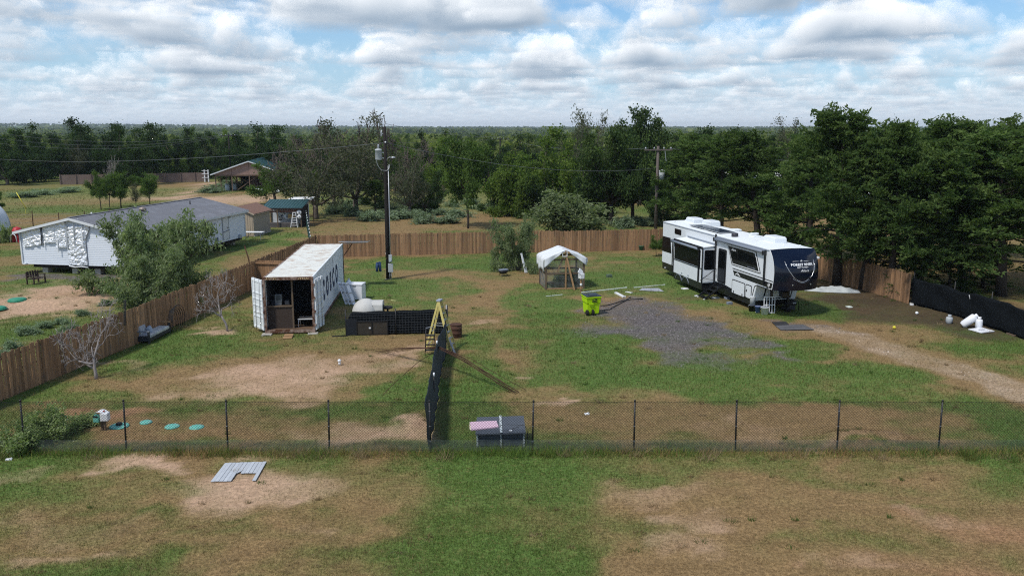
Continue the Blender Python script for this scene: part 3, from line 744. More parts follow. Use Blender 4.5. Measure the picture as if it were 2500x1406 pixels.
for x in (.055, CW - .055):
    for y in (.07, CLn - .07): MB().mm((x - .055, y - .07, CZ0), (x + .055, y + .07, CZ1)).build('corner_post', M_RAIL, CT, bevel=.01)
    MB().mm((x - .04, .14, CZ1 - .09), (x + .04, CLn - .14, CZ1 - .002)).build('top_rail', M_RAIL if x < 1 else M_CONT, CT)
    MB().mm((x - .045, .14, CZ0), (x + .045, CLn - .14, CZ0 + .14)).build('bottom_rail', M_RAIL, CT)
for y in (0.06, CLn - .06):
    MB().mm((.11, y - .055, CZ1 - .135), (CW - .11, y + .055, CZ1 + .002)).build('header', M_RAIL, CT); MB().mm((.11, y - .055, CZ0), (CW - .11, y + .055, CZ0 + .15)).build('sill', M_RAIL, CT)
hz_ = MB()
for x0 in (.16, 1.72):
    for k in range(6):
        x = x0 + k * .09; hz_.prism([(x, .002, CZ1 - .115), (x + .04, .002, CZ1 - .115), (x + .08, .002, CZ1 - .02), (x + .04, .002, CZ1 - .02)], (0, -1, 0), .004)
hz_.build('hazard_stripes', M_HAZ_Y, CT)
def cont_door(hx, ang, sgn):
    d = empty('door', (hx, .02, 0)); d.parent = CT; d.rotation_euler = (0, 0, ang)
    pan = MB(); wv = 1.14; z0, z1 = CZ0 + .12, CZ1 - .14
    pan.mm((.02, -.025, z0), (wv, .025, z1)); pan.build('door_panel', M_CONT, d)
    rb = MB()
    for f, h in ((.03, .10), (.25, .05), (.335, .05), (.47, .05), (.60, .05), (.72, .05), (.955, .09)):
        z = z0 + (z1 - z0) * f; 
        for q in (-1, 1): rb.mm((.06, q * .025, z - h / 2), (wv - .04, q * .052, z + h / 2))
    for x in (.05, wv - .03):
        for q in (-1, 1): rb.mm((x - .035, q * .026, z0 + .01), (x + .035, q * .05, z1 - .01))
    rb.build('rib', M_CONT, d)
    for x in (.3, .8): MB().cyl((x, sgn * .07, z0 - .05), (x, sgn * .07, z1 + .06), .017, 8).build('lock_rod', M_GALV, d)
    for f in (.1, .37, .64, .9): MB().box((.0, 0, z0 + (z1 - z0) * f), (.10, .07, .12)).build('hinge', M_RAIL, d)
    MB().box((wv - .12, -sgn * .05, z0 + 1.05), (.10, .05, .06)).build('latch', M_WHITE, d)
cont_door(.0, math.radians(127), 1); cont_door(CW + .03, math.radians(79), -1)
# COSCO on the right-hand wall
for ch, s in zip('COSCO', (3.5, 4.88, 6.15, 7.35, 8.75)):
    text(CT, ch, 1.38, (CW - .026, s, 1.45), (PI / 2, 0, PI / 2), M_NAVY, 'letter', .085, .004, sx=.80)
MB().mm((CW - .03, 7.30, 1.85), (CW - .02, 7.34, 2.65)).build('conduit', M_INT, CT)
# inside: partition, post, work light, cabinet, bench
MB().mm((.12, .35, CZ0 + .15), (1.30, .40, 1.30)).build('particle_board_partition', PM('particle_board', (.050, .036, .029), .9, var=.5, vs=22), CT)
MB().mm((.10, .30, 1.30), (1.31, .46, 1.36)).build('ledge', M_POST, CT); MB().mm((1.30, .32, CZ0 + .15), (1.38, .41, CZ1 - .14)).build('stud', M_POST, CT)
for x_ in (.10, CW - .14): MB().mm((x_, .45, CZ0 + .16), (x_ + .03, 4.2, CZ1 - .15)).build('shade_liner', M_INT, CT)  # dark sheets added over the white walls to give the interior its shade
MB().mm((.14, .45, CZ1 - .14), (CW - .15, 4.2, CZ1 - .12)).build('ceiling_shade_liner', M_INT, CT)  # same added dark sheet overhead, shade put into its colour
MB().mm((.05, 4.2, CZ0 + .15), (CW - .05, 4.24, CZ1 - .06)).build('back_partition', M_INT, CT)
def inside(name, build, label, cat, loc):
    q = empty(name, (0, 0, 0), 0, label, cat); mw = Matrix.Translation(CT.location) @ Matrix.Rotation(math.radians(4.31), 4, 'Z')
    q.location = mw @ Vector(loc); q.rotation_euler = (0, 0, math.radians(4.31)); build(q); return q
def _cab(q):
    MB().box((0, 0, .21), (.34, .22, .40)).build('case', PM('shaded_grey_case', (.13, .145, .155), .6, var=.2), q, bevel=.02); MB().box((0, -.115, .24), (.22, .01, .26)).build('front_panel', PM('dark_glass', (.05, .07, .08), .2), q)  # pale grey case coloured darker to stand for the shade inside the container
    MB().box((0, -.02, -.06), (.30, .2, .12)).build('base', MATS['shaded_grey_case'], q)
inside('small_appliance', _cab, 'pale grey boxy appliance standing on the ledge inside the container', 'appliance', (.62, .62, 1.48))
def _jugs(q):
    MB().box((0, 0, .11), (.22, .2, .22)).build('box', M_INT, q, bevel=.02); MB().tube([(-.1, 0, .22), (0, 0, .3), (.1, 0, .22)], .012, 6).build('handle', M_BLACK, q)
inside('tool_case', _jugs, 'dark case beside the grey appliance inside the container', 'case', (1.03, .64, 1.36))
def _shelf(q):
    MB().box((0, 0, .34), (.45, .35, .68)).build('crate_body', PM('dark_tote', (.05, .055, .07), .6), q, bevel=.02); MB().box((0, 0, .70), (.48, .38, .05)).build('lid', M_INT, q)
inside('storage_tote', _shelf, 'dark storage tote behind the partition inside the container', 'tote', (.4, 1.1, CZ0 + .76))
def _bench(q):
    MB().box((0, 0, .42), (.80, .50, .03)).build('top', PM('bench_top', (.10, .10, .10), .6), q)
    MB().box((0, -.26, .42), (.82, .025, .04)).build('front_rim', M_WHITE, q); MB().box((.0, .26, .42), (.82, .025, .04)).build('back_rim', M_WHITE, q)
    for x in (-.38, .38):
        for y in (-.24, .24): MB().cyl((x, y, 0), (x, y, .41), .014, 6).build('leg', M_WHITE, q)
inside('low_bench', _bench, 'low black bench with white legs just inside the open container', 'bench', (1.93, .75, CZ0 + .15))
for i, (x, l) in enumerate(((.12, 'concrete block under the container corner by the left door'), (CW - .1, 'concrete block under the container corner by the right door'))):
    q = empty('concrete_block', CT.location + Vector((x, x * .07 - .1, 0)), math.radians(4 + i * 3), l, 'block', 'blocks under the container'); MB().mm((-.24, -.16, -.05), (.24, .22, .055)).build('block', M_CONC, q, bevel=.015)
    MB().box((0, -.165, 0), (.3, .01, .05)).build('core_hole', M_INT, q)
r = empty('stepping_board', (-10.85, 39.6, 0), .15, 'pale wooden step in the grass before the container doorway', 'step')
MB().box((0, .16, .06), (.42, .30, .10)).build('upper_board', M_LUMBER, r, bevel=.008); MB().box((-.03, -.16, .03), (.42, .30, .05), .06).build('lower_board', M_LUMBER, r, bevel=.008)

# solar panel on a bracket at the container's far corner
r = empty('solar_panel', (-9.98, 52.75, 0), math.radians(2), 'tilted solar panel on a bracket at the far end of the container', 'solar panel')
def solar(root, c, w, l, tilt, rows=4, cols=6):
    M_SOL = PM('solar_cell', (.018, .026, .05), .18, spec=.6, var=.1); M_SF = PM('aluminium', (.50, .52, .54), .4, .7)
    q = MB(); ct, st_ = math.cos(tilt), math.sin(tilt)
    P = lambda x, y, z: (c[0] + x, c[1] + y * ct - z * st_, c[2] + y * st_ + z * ct)
    def bx(x0, y0, z0, x1, y1, z1, name, m):
        vs = [P(x, y, z) for x in (x0, x1) for y in (y0, y1) for z in (z0, z1)]
        o = MB().add(vs, [(0, 1, 3, 2), (4, 6, 7, 5), (0, 4, 5, 1), (2, 3, 7, 6), (0, 2, 6, 4), (1, 5, 7, 3)]).build(name, m, root); return o
    bx(-w / 2, -l / 2, -.02, w / 2, l / 2, .012, 'panel_frame', M_SF)
    cw, cl = (w - .06) / cols, (l - .06) / rows
    for i in range(cols):
        for j in range(rows):
            x0 = -w / 2 + .03 + i * cw; y0 = -l / 2 + .03 + j * cl
            bx(x0 + .008, y0 + .008, .012, x0 + cw - .008, y0 + cl - .008, .016, 'cell', M_SOL)
solar(r, (0, .1, 2.92), 1.85, .95, math.radians(-6))
MB().bar((-.62, -.28, 2.1), (-.1, .1, 2.86), .04).build('brace', M_RUST, r); MB().bar((-.7, -.28, 2.05), (-.7, -.28, 2.86), .05).build('mount', M_GALV, r); MB().bar((-.7, -.25, 2.84), (.85, .1, 2.86), .04).build('cross_arm', M_GALV, r)

# chest freezer, small tank and leaning panels at the container's side
M_APPL = PM('white_enamel', (.76, .78, .82), .35, var=.03)
r = empty('chest_freezer', (-9.25, 48.9, 0), math.radians(-8), 'white chest freezer standing against the far side of the container', 'freezer')
MB().mm((-.48, -.36, .04), (.48, .36, .88)).build('cabinet', M_APPL, r, bevel=.03); MB().mm((-.5, -.38, .89), (.5, .38, .98)).build('lid', M_APPL, r, bevel=.025); MB().mm((-.1, -.40, .86), (.1, -.365, .90)).build('handle', M_GALV, r)
r = empty('white_cylinder', (-9.72, 49.15, 0), 0, 'small white tank tilted between the container and the freezer', 'tank')
b = MB(); b.lathe([(.10, 0), (.14, .03), (.15, .2), (.15, .95), (.13, 1.05), (.06, 1.1), (.06, 1.16), (.001, 1.17)], n=16); b.build('body', M_WHITE, r); MB().cyl((0, 0, 1.16), (.05, 0, 1.22), .03, 8).build('valve', M_GALV, r)
for i in range(3):
    r = empty('louvred_sheet', (-9.45 + .22 * i - .05, 47.3 - .05 * i, 0), math.radians(-20), ('nearest', 'middle', 'furthest right')[i] + ' of the three white louvred panels leaning on the container', 'panel', 'white panels leaning on the container')
    pb = MB(); pb.bar((0, 0, .02), (-.55, .15, 1.25), .30, .04, roll=(.9, 0, .4)); pb.build('board', M_APPL, r)
    for k in (0.12, .5, .88): MB().bar((-.55 * k + .03, .15 * k, 1.25 * k + .03), (-.55 * k - .02 + .03, .15 * k + .004, 1.25 * k + .09), .26, .012, roll=(.9, 0, .4)).build('slat', M_GALV, r)

# ------------------------------------------------------------------ power pole with transformer, lamp and meter
r = empty('power_pole', (-8.3, 55.6, 0), 0, 'tall black power pole with grey transformer standing in the yard', 'pole')
M_CREO = PM('creosoted_wood', (.016, .013, .012), .85, var=.4, vs=3, stretch=(4, 4, .3), bump=.2)
MB().tube([(0, 0, -.2), (0, 0, 3.5), (.01, 0, 7), (.01, 0, 10.05)], [.165, .15, .125, .105], 14).build('shaft', M_CREO, r)
t = MB().lathe([(.001, 7.9), (.20, 7.92), (.225, 7.97), (.225, 8.52), (.24, 8.53), (.24, 8.58), (.20, 8.62), (.05, 8.66)], (-.42, -.05, 0), 20).build('transformer', M_GREYPAINT, r)
MB().lathe([(.05, 8.66), (.075, 8.70), (.05, 8.74), (.075, 8.78), (.05, 8.82), (.07, 8.87), (.02, 8.93)], (-.42, -.05, 0), 12).build('bushing', M_GALV, t)
for z in (8.05, 8.4): MB().box((-.15, -.02, z), (.18, .09, .06)).build('bracket', M_GALV, t)
MB().lathe([(.04, 9.42), (.07, 9.5), (.04, 9.58), (.07, 9.66), (.03, 9.85)], (-.2, 0, 0), 10).build('lightning_arrester', M_GALV, r)
MB().box((-.12, 0, 9.6), (.2, .06, .05)).build('bracket', M_GALV, r)
MB().lathe([(.02, 10.05), (.05, 10.1), (.03, 10.16), (.055, 10.22), (.02, 10.3)], (.02, 0, 0), 10).build('insulator', M_GALV, r)
MB().lathe([(.001, 9.0), (.05, 9.03), (.05, 9.1), (.001, 9.13)], (.06, -.14, 0), 10).build('insulator', M_WHITE, r)
l = MB().tube([(.08, -.05, 7.85), (.16, -.1, 8.02), (.30, -.15, 8.10), (.42, -.18, 8.09)], .022, 8).build('lamp_arm', M_GALV, r)
b = MB(); b.lathe([(.001, .07), (.09, .05), (.13, 0), (.12, -.03), (.001, -.04)], (.55, -.2, 8.08), 14, Matrix.Diagonal((1.25, .8, 1))); b.build('lamp_head', M_GALV, l)
MB().tube([(-.56, -.12, 8.5), (-.60, -.14, 8.1), (-.5, -.18, 7.6), (-.25, -.22, 7.27), (.1, -.2, 7.23), (.28, -.18, 7.4), (.30, -.16, 7.6), (.24, -.14, 7.62), (.22, -.14, 7.5)], .016, 6).build('service_cable', M_GALV, r)
MB().tube([(.2, -.14, 7.55), (.19, -.15, 4), (.18, -.17, 1.6)], .03, 8).build('conduit', M_GALV, r)
mb = MB().mm((.08, -.30, 1.2), (.30, -.15, 1.68)).build('meter_box', M_GREYPAINT, r, bevel=.01); MB().cyl((.20, -.30, 1.35), (.20, -.40, 1.35), .085, 16).build('meter_dial', PM('meter_glass', (.45, .52, .55), .15), mb)
MB().mm((.03, -.30, .52), (.35, -.16, 1.1)).build('breaker_panel', M_GREYPAINT, r, bevel=.01); MB().cyl((.12, -.2, .0), (.12, -.2, .52), .025, 8).build('riser', M_GALV, r); MB().cyl((.22, -.2, .0), (.22, -.2, .52), .018, 8).build('riser', M_GALV, r)
MB().box((-.13, -.08, 1.75), (.02, .03, .12)).build('marker', M_WHITE, r)
MB().mm((-.2, -.2, .0), (.2, .1, .03)).build('base_plate', M_CONC, r)
# clothes line and jeans
r = empty('clothes_line', (-8.45, 55.5, 0), 0, 'thin yellow line stretched from the container to the power pole', 'line'); _cl = MB().tube([(.15, 0, 1.45), (-.6, -1.0, 1.26), (-1.7, -2.5, 1.3)], .012, 5); _cl.build('rope', PM('yellow_rope', (.55, .48, .10), .7), r); MB().cyl((.15, 0, 1.42), (.15, 0, 1.5), .03, 6).build('knot', MATS['yellow_rope'], r)
r = empty('jeans', (-8.85, 54.95, 0), .5, 'blue jeans hanging on the yellow line beside the power pole', 'trousers')
M_DEN = PM('denim', (.035, .07, .16), .9, var=.4, vs=9, bump=.3)
for s in (-1, 1): MB().tube([(s * .07, 0, 1.20), (s * .10, .01, .95), (s * .12, -.02, .62)], [.11, .10, .085], 8).build('trouser_leg', M_DEN, r)
MB().box((0, 0, 1.2), (.30, .12, .16)).build('waist', M_DEN, r, bevel=.04)

# ------------------------------------------------------------------ fifth-wheel travel trailer
M_RVW = PM('trailer_white', (.70, .74, .78), .3, var=.03, vs=2, spec=.4)
M_RVR = PM('trailer_roof', (.74, .78, .80), .6, var=.05, vs=1.6, dirt=((.55, .55, .52), 1.2, .55, .8))
M_RVB = PM('trailer_black', (.010, .011, .014), .28, var=.1, spec=.5)
M_GLOSS = PM('gloss_black_cap', (.004, .007, .018), .16, var=.1, spec=.35, coat=.15)
M_GLASS = PM('dark_tinted_glass', (.005, .006, .007), .10, var=.05, spec=.08)
M_CHROME = PM('chrome_trim', (.62, .64, .66), .25, .8, var=.03)
M_GREYV = PM('grey_vinyl', (.20, .23, .28), .5, var=.1)
M_WHT = PM('white_lettering', (.80, .82, .84), .5, var=.02)
M_TYRE = PM('tyre_rubber', (.014, .014, .014), .9, var=.2)
RV = empty('travel_trailer', (10.472, 57.955, -.40), math.radians(-76.891), 'long white fifth-wheel trailer with a glossy black nose and open slide-out', 'trailer')
RV.scale = (1.04, 1.04, 1.04)
RW, ZT = 2.5, 3.86
def cap_edge(z):
    v = (ZT - z) / (ZT - 1.87)
    return 13.66 + .52 * math.sin(min(1, max(0, v)) ** .75 * 2.3) / 1.0
def cap_s(u, z):
    k = 1 - abs(2 * u - 1) ** 2.4
    v = (ZT - z) / (ZT - 1.87)
    return cap_edge(z) + .40 * k * (.35 + .65 * min(1, v * 2.2)) - .25 * max(0, .12 - v) / .12 * k * .3
# body
zs = [ZT - (ZT - 1.87) * i / 10 for i in range(11)]
b = MB(); b.prism([(0, 0, 1.15), (0, 0, ZT)] + [(cap_edge(z) - .02, 0, z) for z in zs] + [(12.54, 0, 1.87), (12.2, 0, .93), (9.02, 0, 1.22)], (0, 1, 0), RW)
b.build('body', M_RVW, RV, bevel=.012)
b = MB(); b.prism([(.02, .03, .74), (.02, .03, 1.148), (9.02, .03, 1.215), (12.18, .03, .928), (12.12, .03, .66), (9, .03, .64), (3, .03, .68)], (0, 1, 0), RW - .06); b.build('skirt', M_RVB, RV)
MB().mm((.0, -.012, 1.14), (3.6, .0, 1.19)).build('trim', M_RVB, RV)
b = MB(); b.add([(s, y, ZT + .012 + .05 * (1 - (2 * y / RW - 1) ** 2)) for s in (0.0, 13.62) for y in np.linspace(0, RW, 9)], [(i, i + 1, i + 10, i + 9) for i in range(8)]); b.build('roof_membrane', M_RVR, RV)
MB().bar((0, -.012, ZT - .03), (13.6, -.012, ZT - .03), .02, .035).build('roof_trim', M_GREYV, RV)
# nose cap
b = MB(); b.grid(lambda u, v: (cap_s(u, ZT + .03 - (ZT + .03 - 1.86) * v) + .005, -.004 + u * (RW + .008), ZT + .03 - (ZT + .03 - 1.86) * v), 28, 20)
b.add([(cap_s(u / 20, 1.86) + .004, u / 20 * RW, 1.862) for u in range(21)] + [(12.55, RW, 1.862), (12.55, 0, 1.862)], [tuple(range(23))])
b.build('nose_cap', M_GLOSS, RV)
def on_cap(u, z, o=.012): return Vector((cap_s(u, z) + o, u * RW, z))
b = MB()
for pts in ([(.20, 3.36), (.22, 3.1), (.27, 2.85), (.35, 2.58), (.42, 2.45)], [(.86, 3.40), (.855, 3.1), (.83, 2.85), (.78, 2.62), (.73, 2.52)], [(.43, 2.43), (.50, 2.35), (.56, 2.325), (.62, 2.35), (.70, 2.46)]):
    b.tube([on_cap(*p) for p in pts], .016, 6)
b.build('light_strip', M_CHROME, RV)
MB().tube([on_cap(*p) for p in [(.34, 2.5), (.42, 2.39), (.50, 2.30), (.56, 2.26), (.62, 2.29), (.72, 2.41)]], .012, 6).build('shield_trim', M_GREYV, RV)
def cap_text(s, size, u, z, off, sx=1.0, shear=0.0):
    c = bpy.data.curves.new('lettering', 'FONT'); c.body = s; c.size = size; c.align_x = 'CENTER'; c.align_y = 'CENTER'; c.offset = off; c.shear = shear; c.extrude = .003; c.resolution_u = 2
    t = bpy.data.objects.new('lettering', c); me = bpy.data.meshes.new_from_object(t); bpy.data.objects.remove(t); bpy.data.curves.remove(c)
    for v in me.vertices:
        y, zz, e = v.co.x * sx, v.co.y, v.co.z; uu = u + y / RW
        v.co = (cap_s(min(1, max(0, uu)), z + zz) + .012 + e, uu * RW, z + zz)
    me.materials.clear(); me.materials.append(M_WHT); me.name = 'lettering'; link('lettering', me, RV)
cap_text('FOREST RIVER', .155, .555, 3.19, .004, 1.28)
cap_text('EAST TO WEST', .075, .555, 3.06, .001, 1.25)
cap_text('Ahara', .17, .59, 2.90, .0, 1.15, .35)
b = MB(); b.cyl(on_cap(.555, 3.36), on_cap(.555, 3.36, .02), .055, 14); b.tube([on_cap(.36, 3.35), on_cap(.50, 3.355)], .009, 5); b.tube([on_cap(.61, 3.355), on_cap(.74, 3.35)], .009, 5); b.build('emblem', M_WHT, RV)
for u in (.35, .77): MB().cyl(on_cap(u, 2.17, .0), on_cap(u, 2.17, .03), .035, 10).build('marker_light', M_CHROME, RV)
MB().box((13.95, 2.53, 3.45), (.22, .12, .10)).build('side_light', M_WHT, RV); MB().box((13.9, 2.53, 3.3), (.05, .05, .3)).build('light_mount', M_RVB, RV)
# front wall under the nose, with its hatch
def fw(y, z, o=.0): return ((12.2 + (z - .93) / (1.87 - .93) * .34) + o, y, z)
def rounded(pts, r=.10, n=4):
    out = []; P = [Vector(p) for p in pts]; N = len(P)
    for i in range(N):
        a, c, d = P[i - 1], P[i], P[(i + 1) % N]
        e, f = (a - c).normalized() * r, (d - c).normalized() * r
        for k in range(n + 1):
            t = k / n; out.append(c + e * (1 - t) ** 2 + f * t ** 2)
    return out
nf = Vector((.94, 0, -.34)).normalized()
hp = [fw(.55, 1.80), fw(2.2, 1.80), fw(2.2, 1.02), fw(.55, 1.02)]
MB().prism([Vector(p) + nf * .002 for p in rounded(hp, .12)], nf, .02).build('hatch_frame', M_RVB, RV)
hp2 = [fw(.62, 1.73), fw(2.13, 1.73), fw(2.13, 1.08), fw(.62, 1.08)]
MB().prism([Vector(p) + nf * .02 for p in rounded(hp2, .1)], nf, .012).build('front_hatch', M_RVW, RV)
# hitch, legs
b = MB(); b.bar((12.5, 1.25, 1.84), (13.1, 1.25, 1.52), .35, .14); b.box((13.1, 1.25, 1.42), (.35, .35, .26)); b.cyl((13.1, 1.25, 1.2), (13.1, 1.25, 1.4), .07, 10); b.build('king_pin_box', M_RVB, RV)
for y in (.75, 1.75): 
    l = MB().box((12.75, y, 1.13), (.11, .11, 1.42)).build('landing_leg', M_RVB, RV); MB().box((12.75, y, .42), (.25, .25, .05)).build('foot', M_RVB, l)
for y in (.4, 2.1): MB().bar((.9, y, .74), (1.3, y, .42), .08).build('stabiliser', M_RVB, RV)
# wheels
for y, sd in ((.12, -1), (RW - .12, 1)):
    for s in (4.5, 5.55):
        w = empty('wheel', (s, y, .775)); w.parent = RV
        MX = Matrix.Rotation(PI / 2, 3, 'X')
        MB().lathe([(.24, -.11), (.36, -.12), (.385, -.09), (.385, .09), (.36, .12), (.24, .11)], n=22, M=MX).build('tyre', M_TYRE, w)
        MB().lathe([(.001, -.07), (.12, -.10), (.20, -.04), (.245, -.10)], n=16, M=Matrix.Rotation(PI / 2 if sd > 0 else PI / 2, 3, 'X')).lathe([(.001, .07), (.12, .10), (.20, .04), (.245, .10)], n=16, M=MX).build('rim', M_GALV, w)
# slide-out
ys = -.82
b = MB(); b.mm((3.72, ys, 1.12), (7.72, .1, 3.22)); b.build('slide_out', M_RVW, RV, bevel=.015)
MB().prism([(3.68, ys - .03, 3.225), (3.68, .0, 3.30), (3.68, .0, 3.27), (3.68, ys - .03, 3.19)], (1, 0, 0), 4.08).build('slide_roof', M_RVR, RV)
MB().mm((3.74, ys + .02, .72), (7.70, .02, 1.118)).build('slide_skirt', M_RVB, RV)
for s in (4.5, 5.5): MB().tube([(s + .45 * math.cos(q), ys + .01, .74 + .36 * math.sin(q)) for q in np.linspace(.05, PI - .05, 10)], .022, 6).build('wheel_arch', M_GREYV, RV)
fr = MB()
for s in (3.72, 7.72): fr.box((s, ys - .012, 2.17), (.07, .05, 2.14))
fr.box((5.72, ys - .012, 3.18), (4.05, .05, .12)); fr.box((7.72, -.05, 2.17), (.06, .07, 2.14)); fr.box((5.72, ys - .012, 1.96), (3.9, .03, .045)); fr.build('slide_trim', M_RVB, RV)
MB().box((5.72, ys - .005, 1.93), (3.8, .02, .03)).build('white_strip', M_WHT, RV)
for x0, x1 in ((3.85, 5.64), (5.68, 7.45)): MB().mm((x0, ys - .02, 2.02), (x1, ys - .004, 3.02)).build('slide_window', M_GLASS, RV)
MB().box((5.65, ys - .014, 2.52), (.03, .03, 1.0)).build('window_post', M_RVB, RV)
MB().cyl((3.55, ys - .12, 3.08), (7.35, ys - .12, 3.08), .075, 12).build('awning_roll', M_GREYV, RV)
for s in (3.6, 7.3): 
    MB().box((s, ys - .08, 3.08), (.10, .18, .18)).build('awning_end', M_RVB, RV); MB().box((s, ys - .05, 2.1), (.05, .05, 1.9)).build('awning_arm', M_RVB, RV)
MB().box((7.32, ys - .03, 1.62), (.13, .03, .85)).build('black_strip', M_RVB, RV)
MB().prism(rounded([(7.722, -.68, 3.02), (7.722, -.12, 3.02), (7.722, -.12, 1.93), (7.722, -.68, 1.93)], .08), (1, 0, 0), .015).build('end_window', M_GLASS, RV)
MB().prism(rounded([(7.718, -.71, 3.05), (7.718, -.09, 3.05), (7.718, -.09, 1.90), (7.718, -.71, 1.90)], .09), (1, 0, 0), .012).build('end_window_frame', M_RVB, RV)
for s in (5.0, 5.9): MB().box((s, ys - .01, 1.26), (.09, .03, .08)).build('socket', M_GREYV, RV)
MB().bar((3.9, -.02, 3.36), (7.7, -.02, 3.36), .04, .07).build('slide_seal', M_GREYV, RV)
# side panels: rear black block, windows, door, graphics
def side_panel(name, pts, m, o=.012, th=.012, r=.0):
    P = [(s, -o, z) for s, z in pts]
    return MB().prism(rounded(P, r) if r else P, (0, -1, 0), th).build(name, m, RV)
side_panel('black_panel', [(.01, 2.91), (1.27, 2.93), (1.49, 1.94), (.01, 1.92)], M_GLASS, .002)
side_panel('window_frame', [(1.90, 3.64), (2.90, 3.64), (2.90, 3.29), (1.90, 3.29)], M_RVB, .002, .012, .05); side_panel('window', [(1.94, 3.61), (2.86, 3.61), (2.86, 3.32), (1.94, 3.32)], M_GLASS, .014, .006, .05)
side_panel('door_frame', [(8.08, 3.22), (9.06, 3.22), (9.06, 1.25), (8.08, 1.25)], M_RVB, .002, .02, .12)
side_panel('door', [(8.16, 3.15), (8.98, 3.15), (8.98, 1.30), (8.16, 1.30)], PM('dark_door', (.010, .011, .013), .6, var=.1), .022, .012, .12)
side_panel('door_window', [(8.22, 3.09), (8.92, 3.09), (8.92, 2.12), (8.22, 2.12)], M_GLASS, .034, .008, .10)
side_panel('door_panel', [(8.22, 2.04), (8.92, 2.04), (8.92, 1.36), (8.22, 1.36)], PM('door_grey', (.018, .022, .028), .6, var=.1), .034, .006)
side_panel('graphic_outline', [(9.05, 3.62), (12.28, 3.62), (12.86, 2.53), (12.81, 2.5), (9.70, 2.5)], M_RVB, .002, .006)
side_panel('graphic_line', [(9.13, 3.565), (12.22, 3.565), (12.78, 2.55), (9.78, 2.55)], M_WHT, .008, .004)
side_panel('graphic_panel', [(9.20, 3.50), (12.14, 3.50), (12.66, 2.60), (9.80, 2.60)], M_RVB, .012, .004)
side_panel('window', [(10.35, 3.42), (12.30, 3.30), (12.52, 2.85), (10.35, 2.85)], M_GLASS, .016, .01)
side_panel('window', [(9.55, 3.20), (10.28, 3.28), (10.28, 2.85), (9.72, 2.85)], M_GLASS, .016, .01)
side_panel('stripe', [(9.80, 2.335), (14.10, 2.335), (14.09, 2.285), (9.83, 2.285)], M_RVB, .002, .006)
side_panel('black_band', [(9.86, 2.21), (14.08, 2.21), (13.98, 1.92), (10.05, 1.96)], M_RVB, .002, .006)
side_panel('white_line', [(9.86, 2.255), (14.09, 2.255), (14.09, 2.225), (9.87, 2.225)], M_WHT, .002, .005)
b = MB()
for p in ([(10.12, 2.02), (10.42, 2.16), (10.46, 2.13), (10.22, 2.01)], [(10.42, 2.16), (10.75, 1.99), (10.64, 1.99), (10.40, 2.12)], [(10.40, 2.06), (10.50, 2.10), (10.56, 2.03), (10.45, 2.03)]): b.prism([(s, -.009, z) for s, z in p], (0, -1, 0), .004)
b.build('mountain_emblem', M_WHT, RV)
b = MB(); b.tube([(13.73 + .085 * math.cos(q), -.012, 2.07 + .085 * math.sin(q)) for q in np.linspace(0, 2 * PI, 17)[:-1]], .012, 5, closed=True); b.tube([(13.73 + .04 * math.cos(q), -.012, 2.07 + .04 * math.sin(q)) for q in np.linspace(0, 2 * PI, 9)[:-1]], .010, 5, closed=True); b.build('round_emblem', M_WHT, RV)
text(RV, 'Ahara', .20, (9.85, -.02, 3.36), (PI / 2, 0, 0), M_WHT, 'lettering', .002, .002, shear=.35)
text(RV, 'EAST TO WEST', .10, (11.9, -.02, 2.67), (PI / 2, 0, 0), M_GREYV, 'lettering', .001, .002, sx=1.25)
MB().box((13.6, -.012, 1.90), (.16, .006, .035)).build('dark_mark', M_RVB, RV)
MB().box((7.97, -.024, 1.55), (.06, .006, .22)).build('decal', M_GREYV, RV)
for s0, s1, z0, z1 in ((9.84, 11.32, .92, 1.72), (11.40, 12.03, .96, 1.72)):
    side_panel('compartment_frame', [(s0, z1), (s1, z1), (s1, z0), (s0, z0)], M_RVB, .002, .014, .1)
    d = side_panel('compartment_door', [(s0 + .05, z1 - .05), (s1 - .05, z1 - .05), (s1 - .05, z0 + .05), (s0 + .05, z0 + .05)], M_RVW, .016, .008, .08)
    for s in ((s0 + .25, s1 - .25) if s1 - s0 > 1 else (s0 + .12,)): MB().box((s, -.03, z0 + .12 if s1 - s0 > 1 else z0 + .42), (.08, .02, .12)).build('latch', M_RVB, d)
b = MB(); b.tube([(12.12, -.012, .93), (12.16, -.012, 1.3), (12.32, -.012, 1.75), (12.50, -.012, 1.84), (13.9, -.012, 1.86)], .02, 6); b.build('edge_trim', M_RVB, RV)
# main awning
MB().cyl((7.80, -.13, 3.70), (13.28, -.13, 3.72), .085, 14).build('awning_roll', M_GREYV, RV); MB().box((10.5, -.05, 3.80), (5.5, .06, .06)).build('awning_rail', M_GREYV, RV)
for s in (7.76, 13.28): MB().box((s, -.11, 3.68), (.12, .22, .22)).build('awning_end', M_RVB, RV); MB().box((s, -.06, 2.62 if s < 8 else 2.9), (.09, .07, 2.7 if s < 8 else 1.75)).build('awning_arm', M_RVB, RV)
MB().mm((8.05 - .17, -.02, 1.25), (8.05, -.0, 2.2)).build('grab_panel', M_RVW, RV)
# entry steps and handrail
st = empty('entry_steps', (8.55, -.05, 0)); st.parent = RV
for x in (-.42, .42): MB().bar((x, -.05, 1.16), (x - .1, -1.12, .42), .03, .10).build('stringer', M_RVB, st)
for k in range(4): MB().box((-.02 - .025 * k, -.20 - .25 * k, 1.02 - .18 * k), (.82, .24, .03), rx=0).build('tread', M_RVB, st)
for x in (-.5, .32): MB().cyl((x, -1.12, .385), (x, -1.12, .43), .05, 8).build('foot', M_WHT, st)
b = MB(); b.tube([(7.98, -.06, 2.0), (7.9, -.55, 1.62), (7.8, -.95, 1.30)], .022, 6); b.tube([(7.84, -.78, 1.44), (7.98, -.06, 1.28)], .010, 5); b.build('handrail', M_RVB, RV)
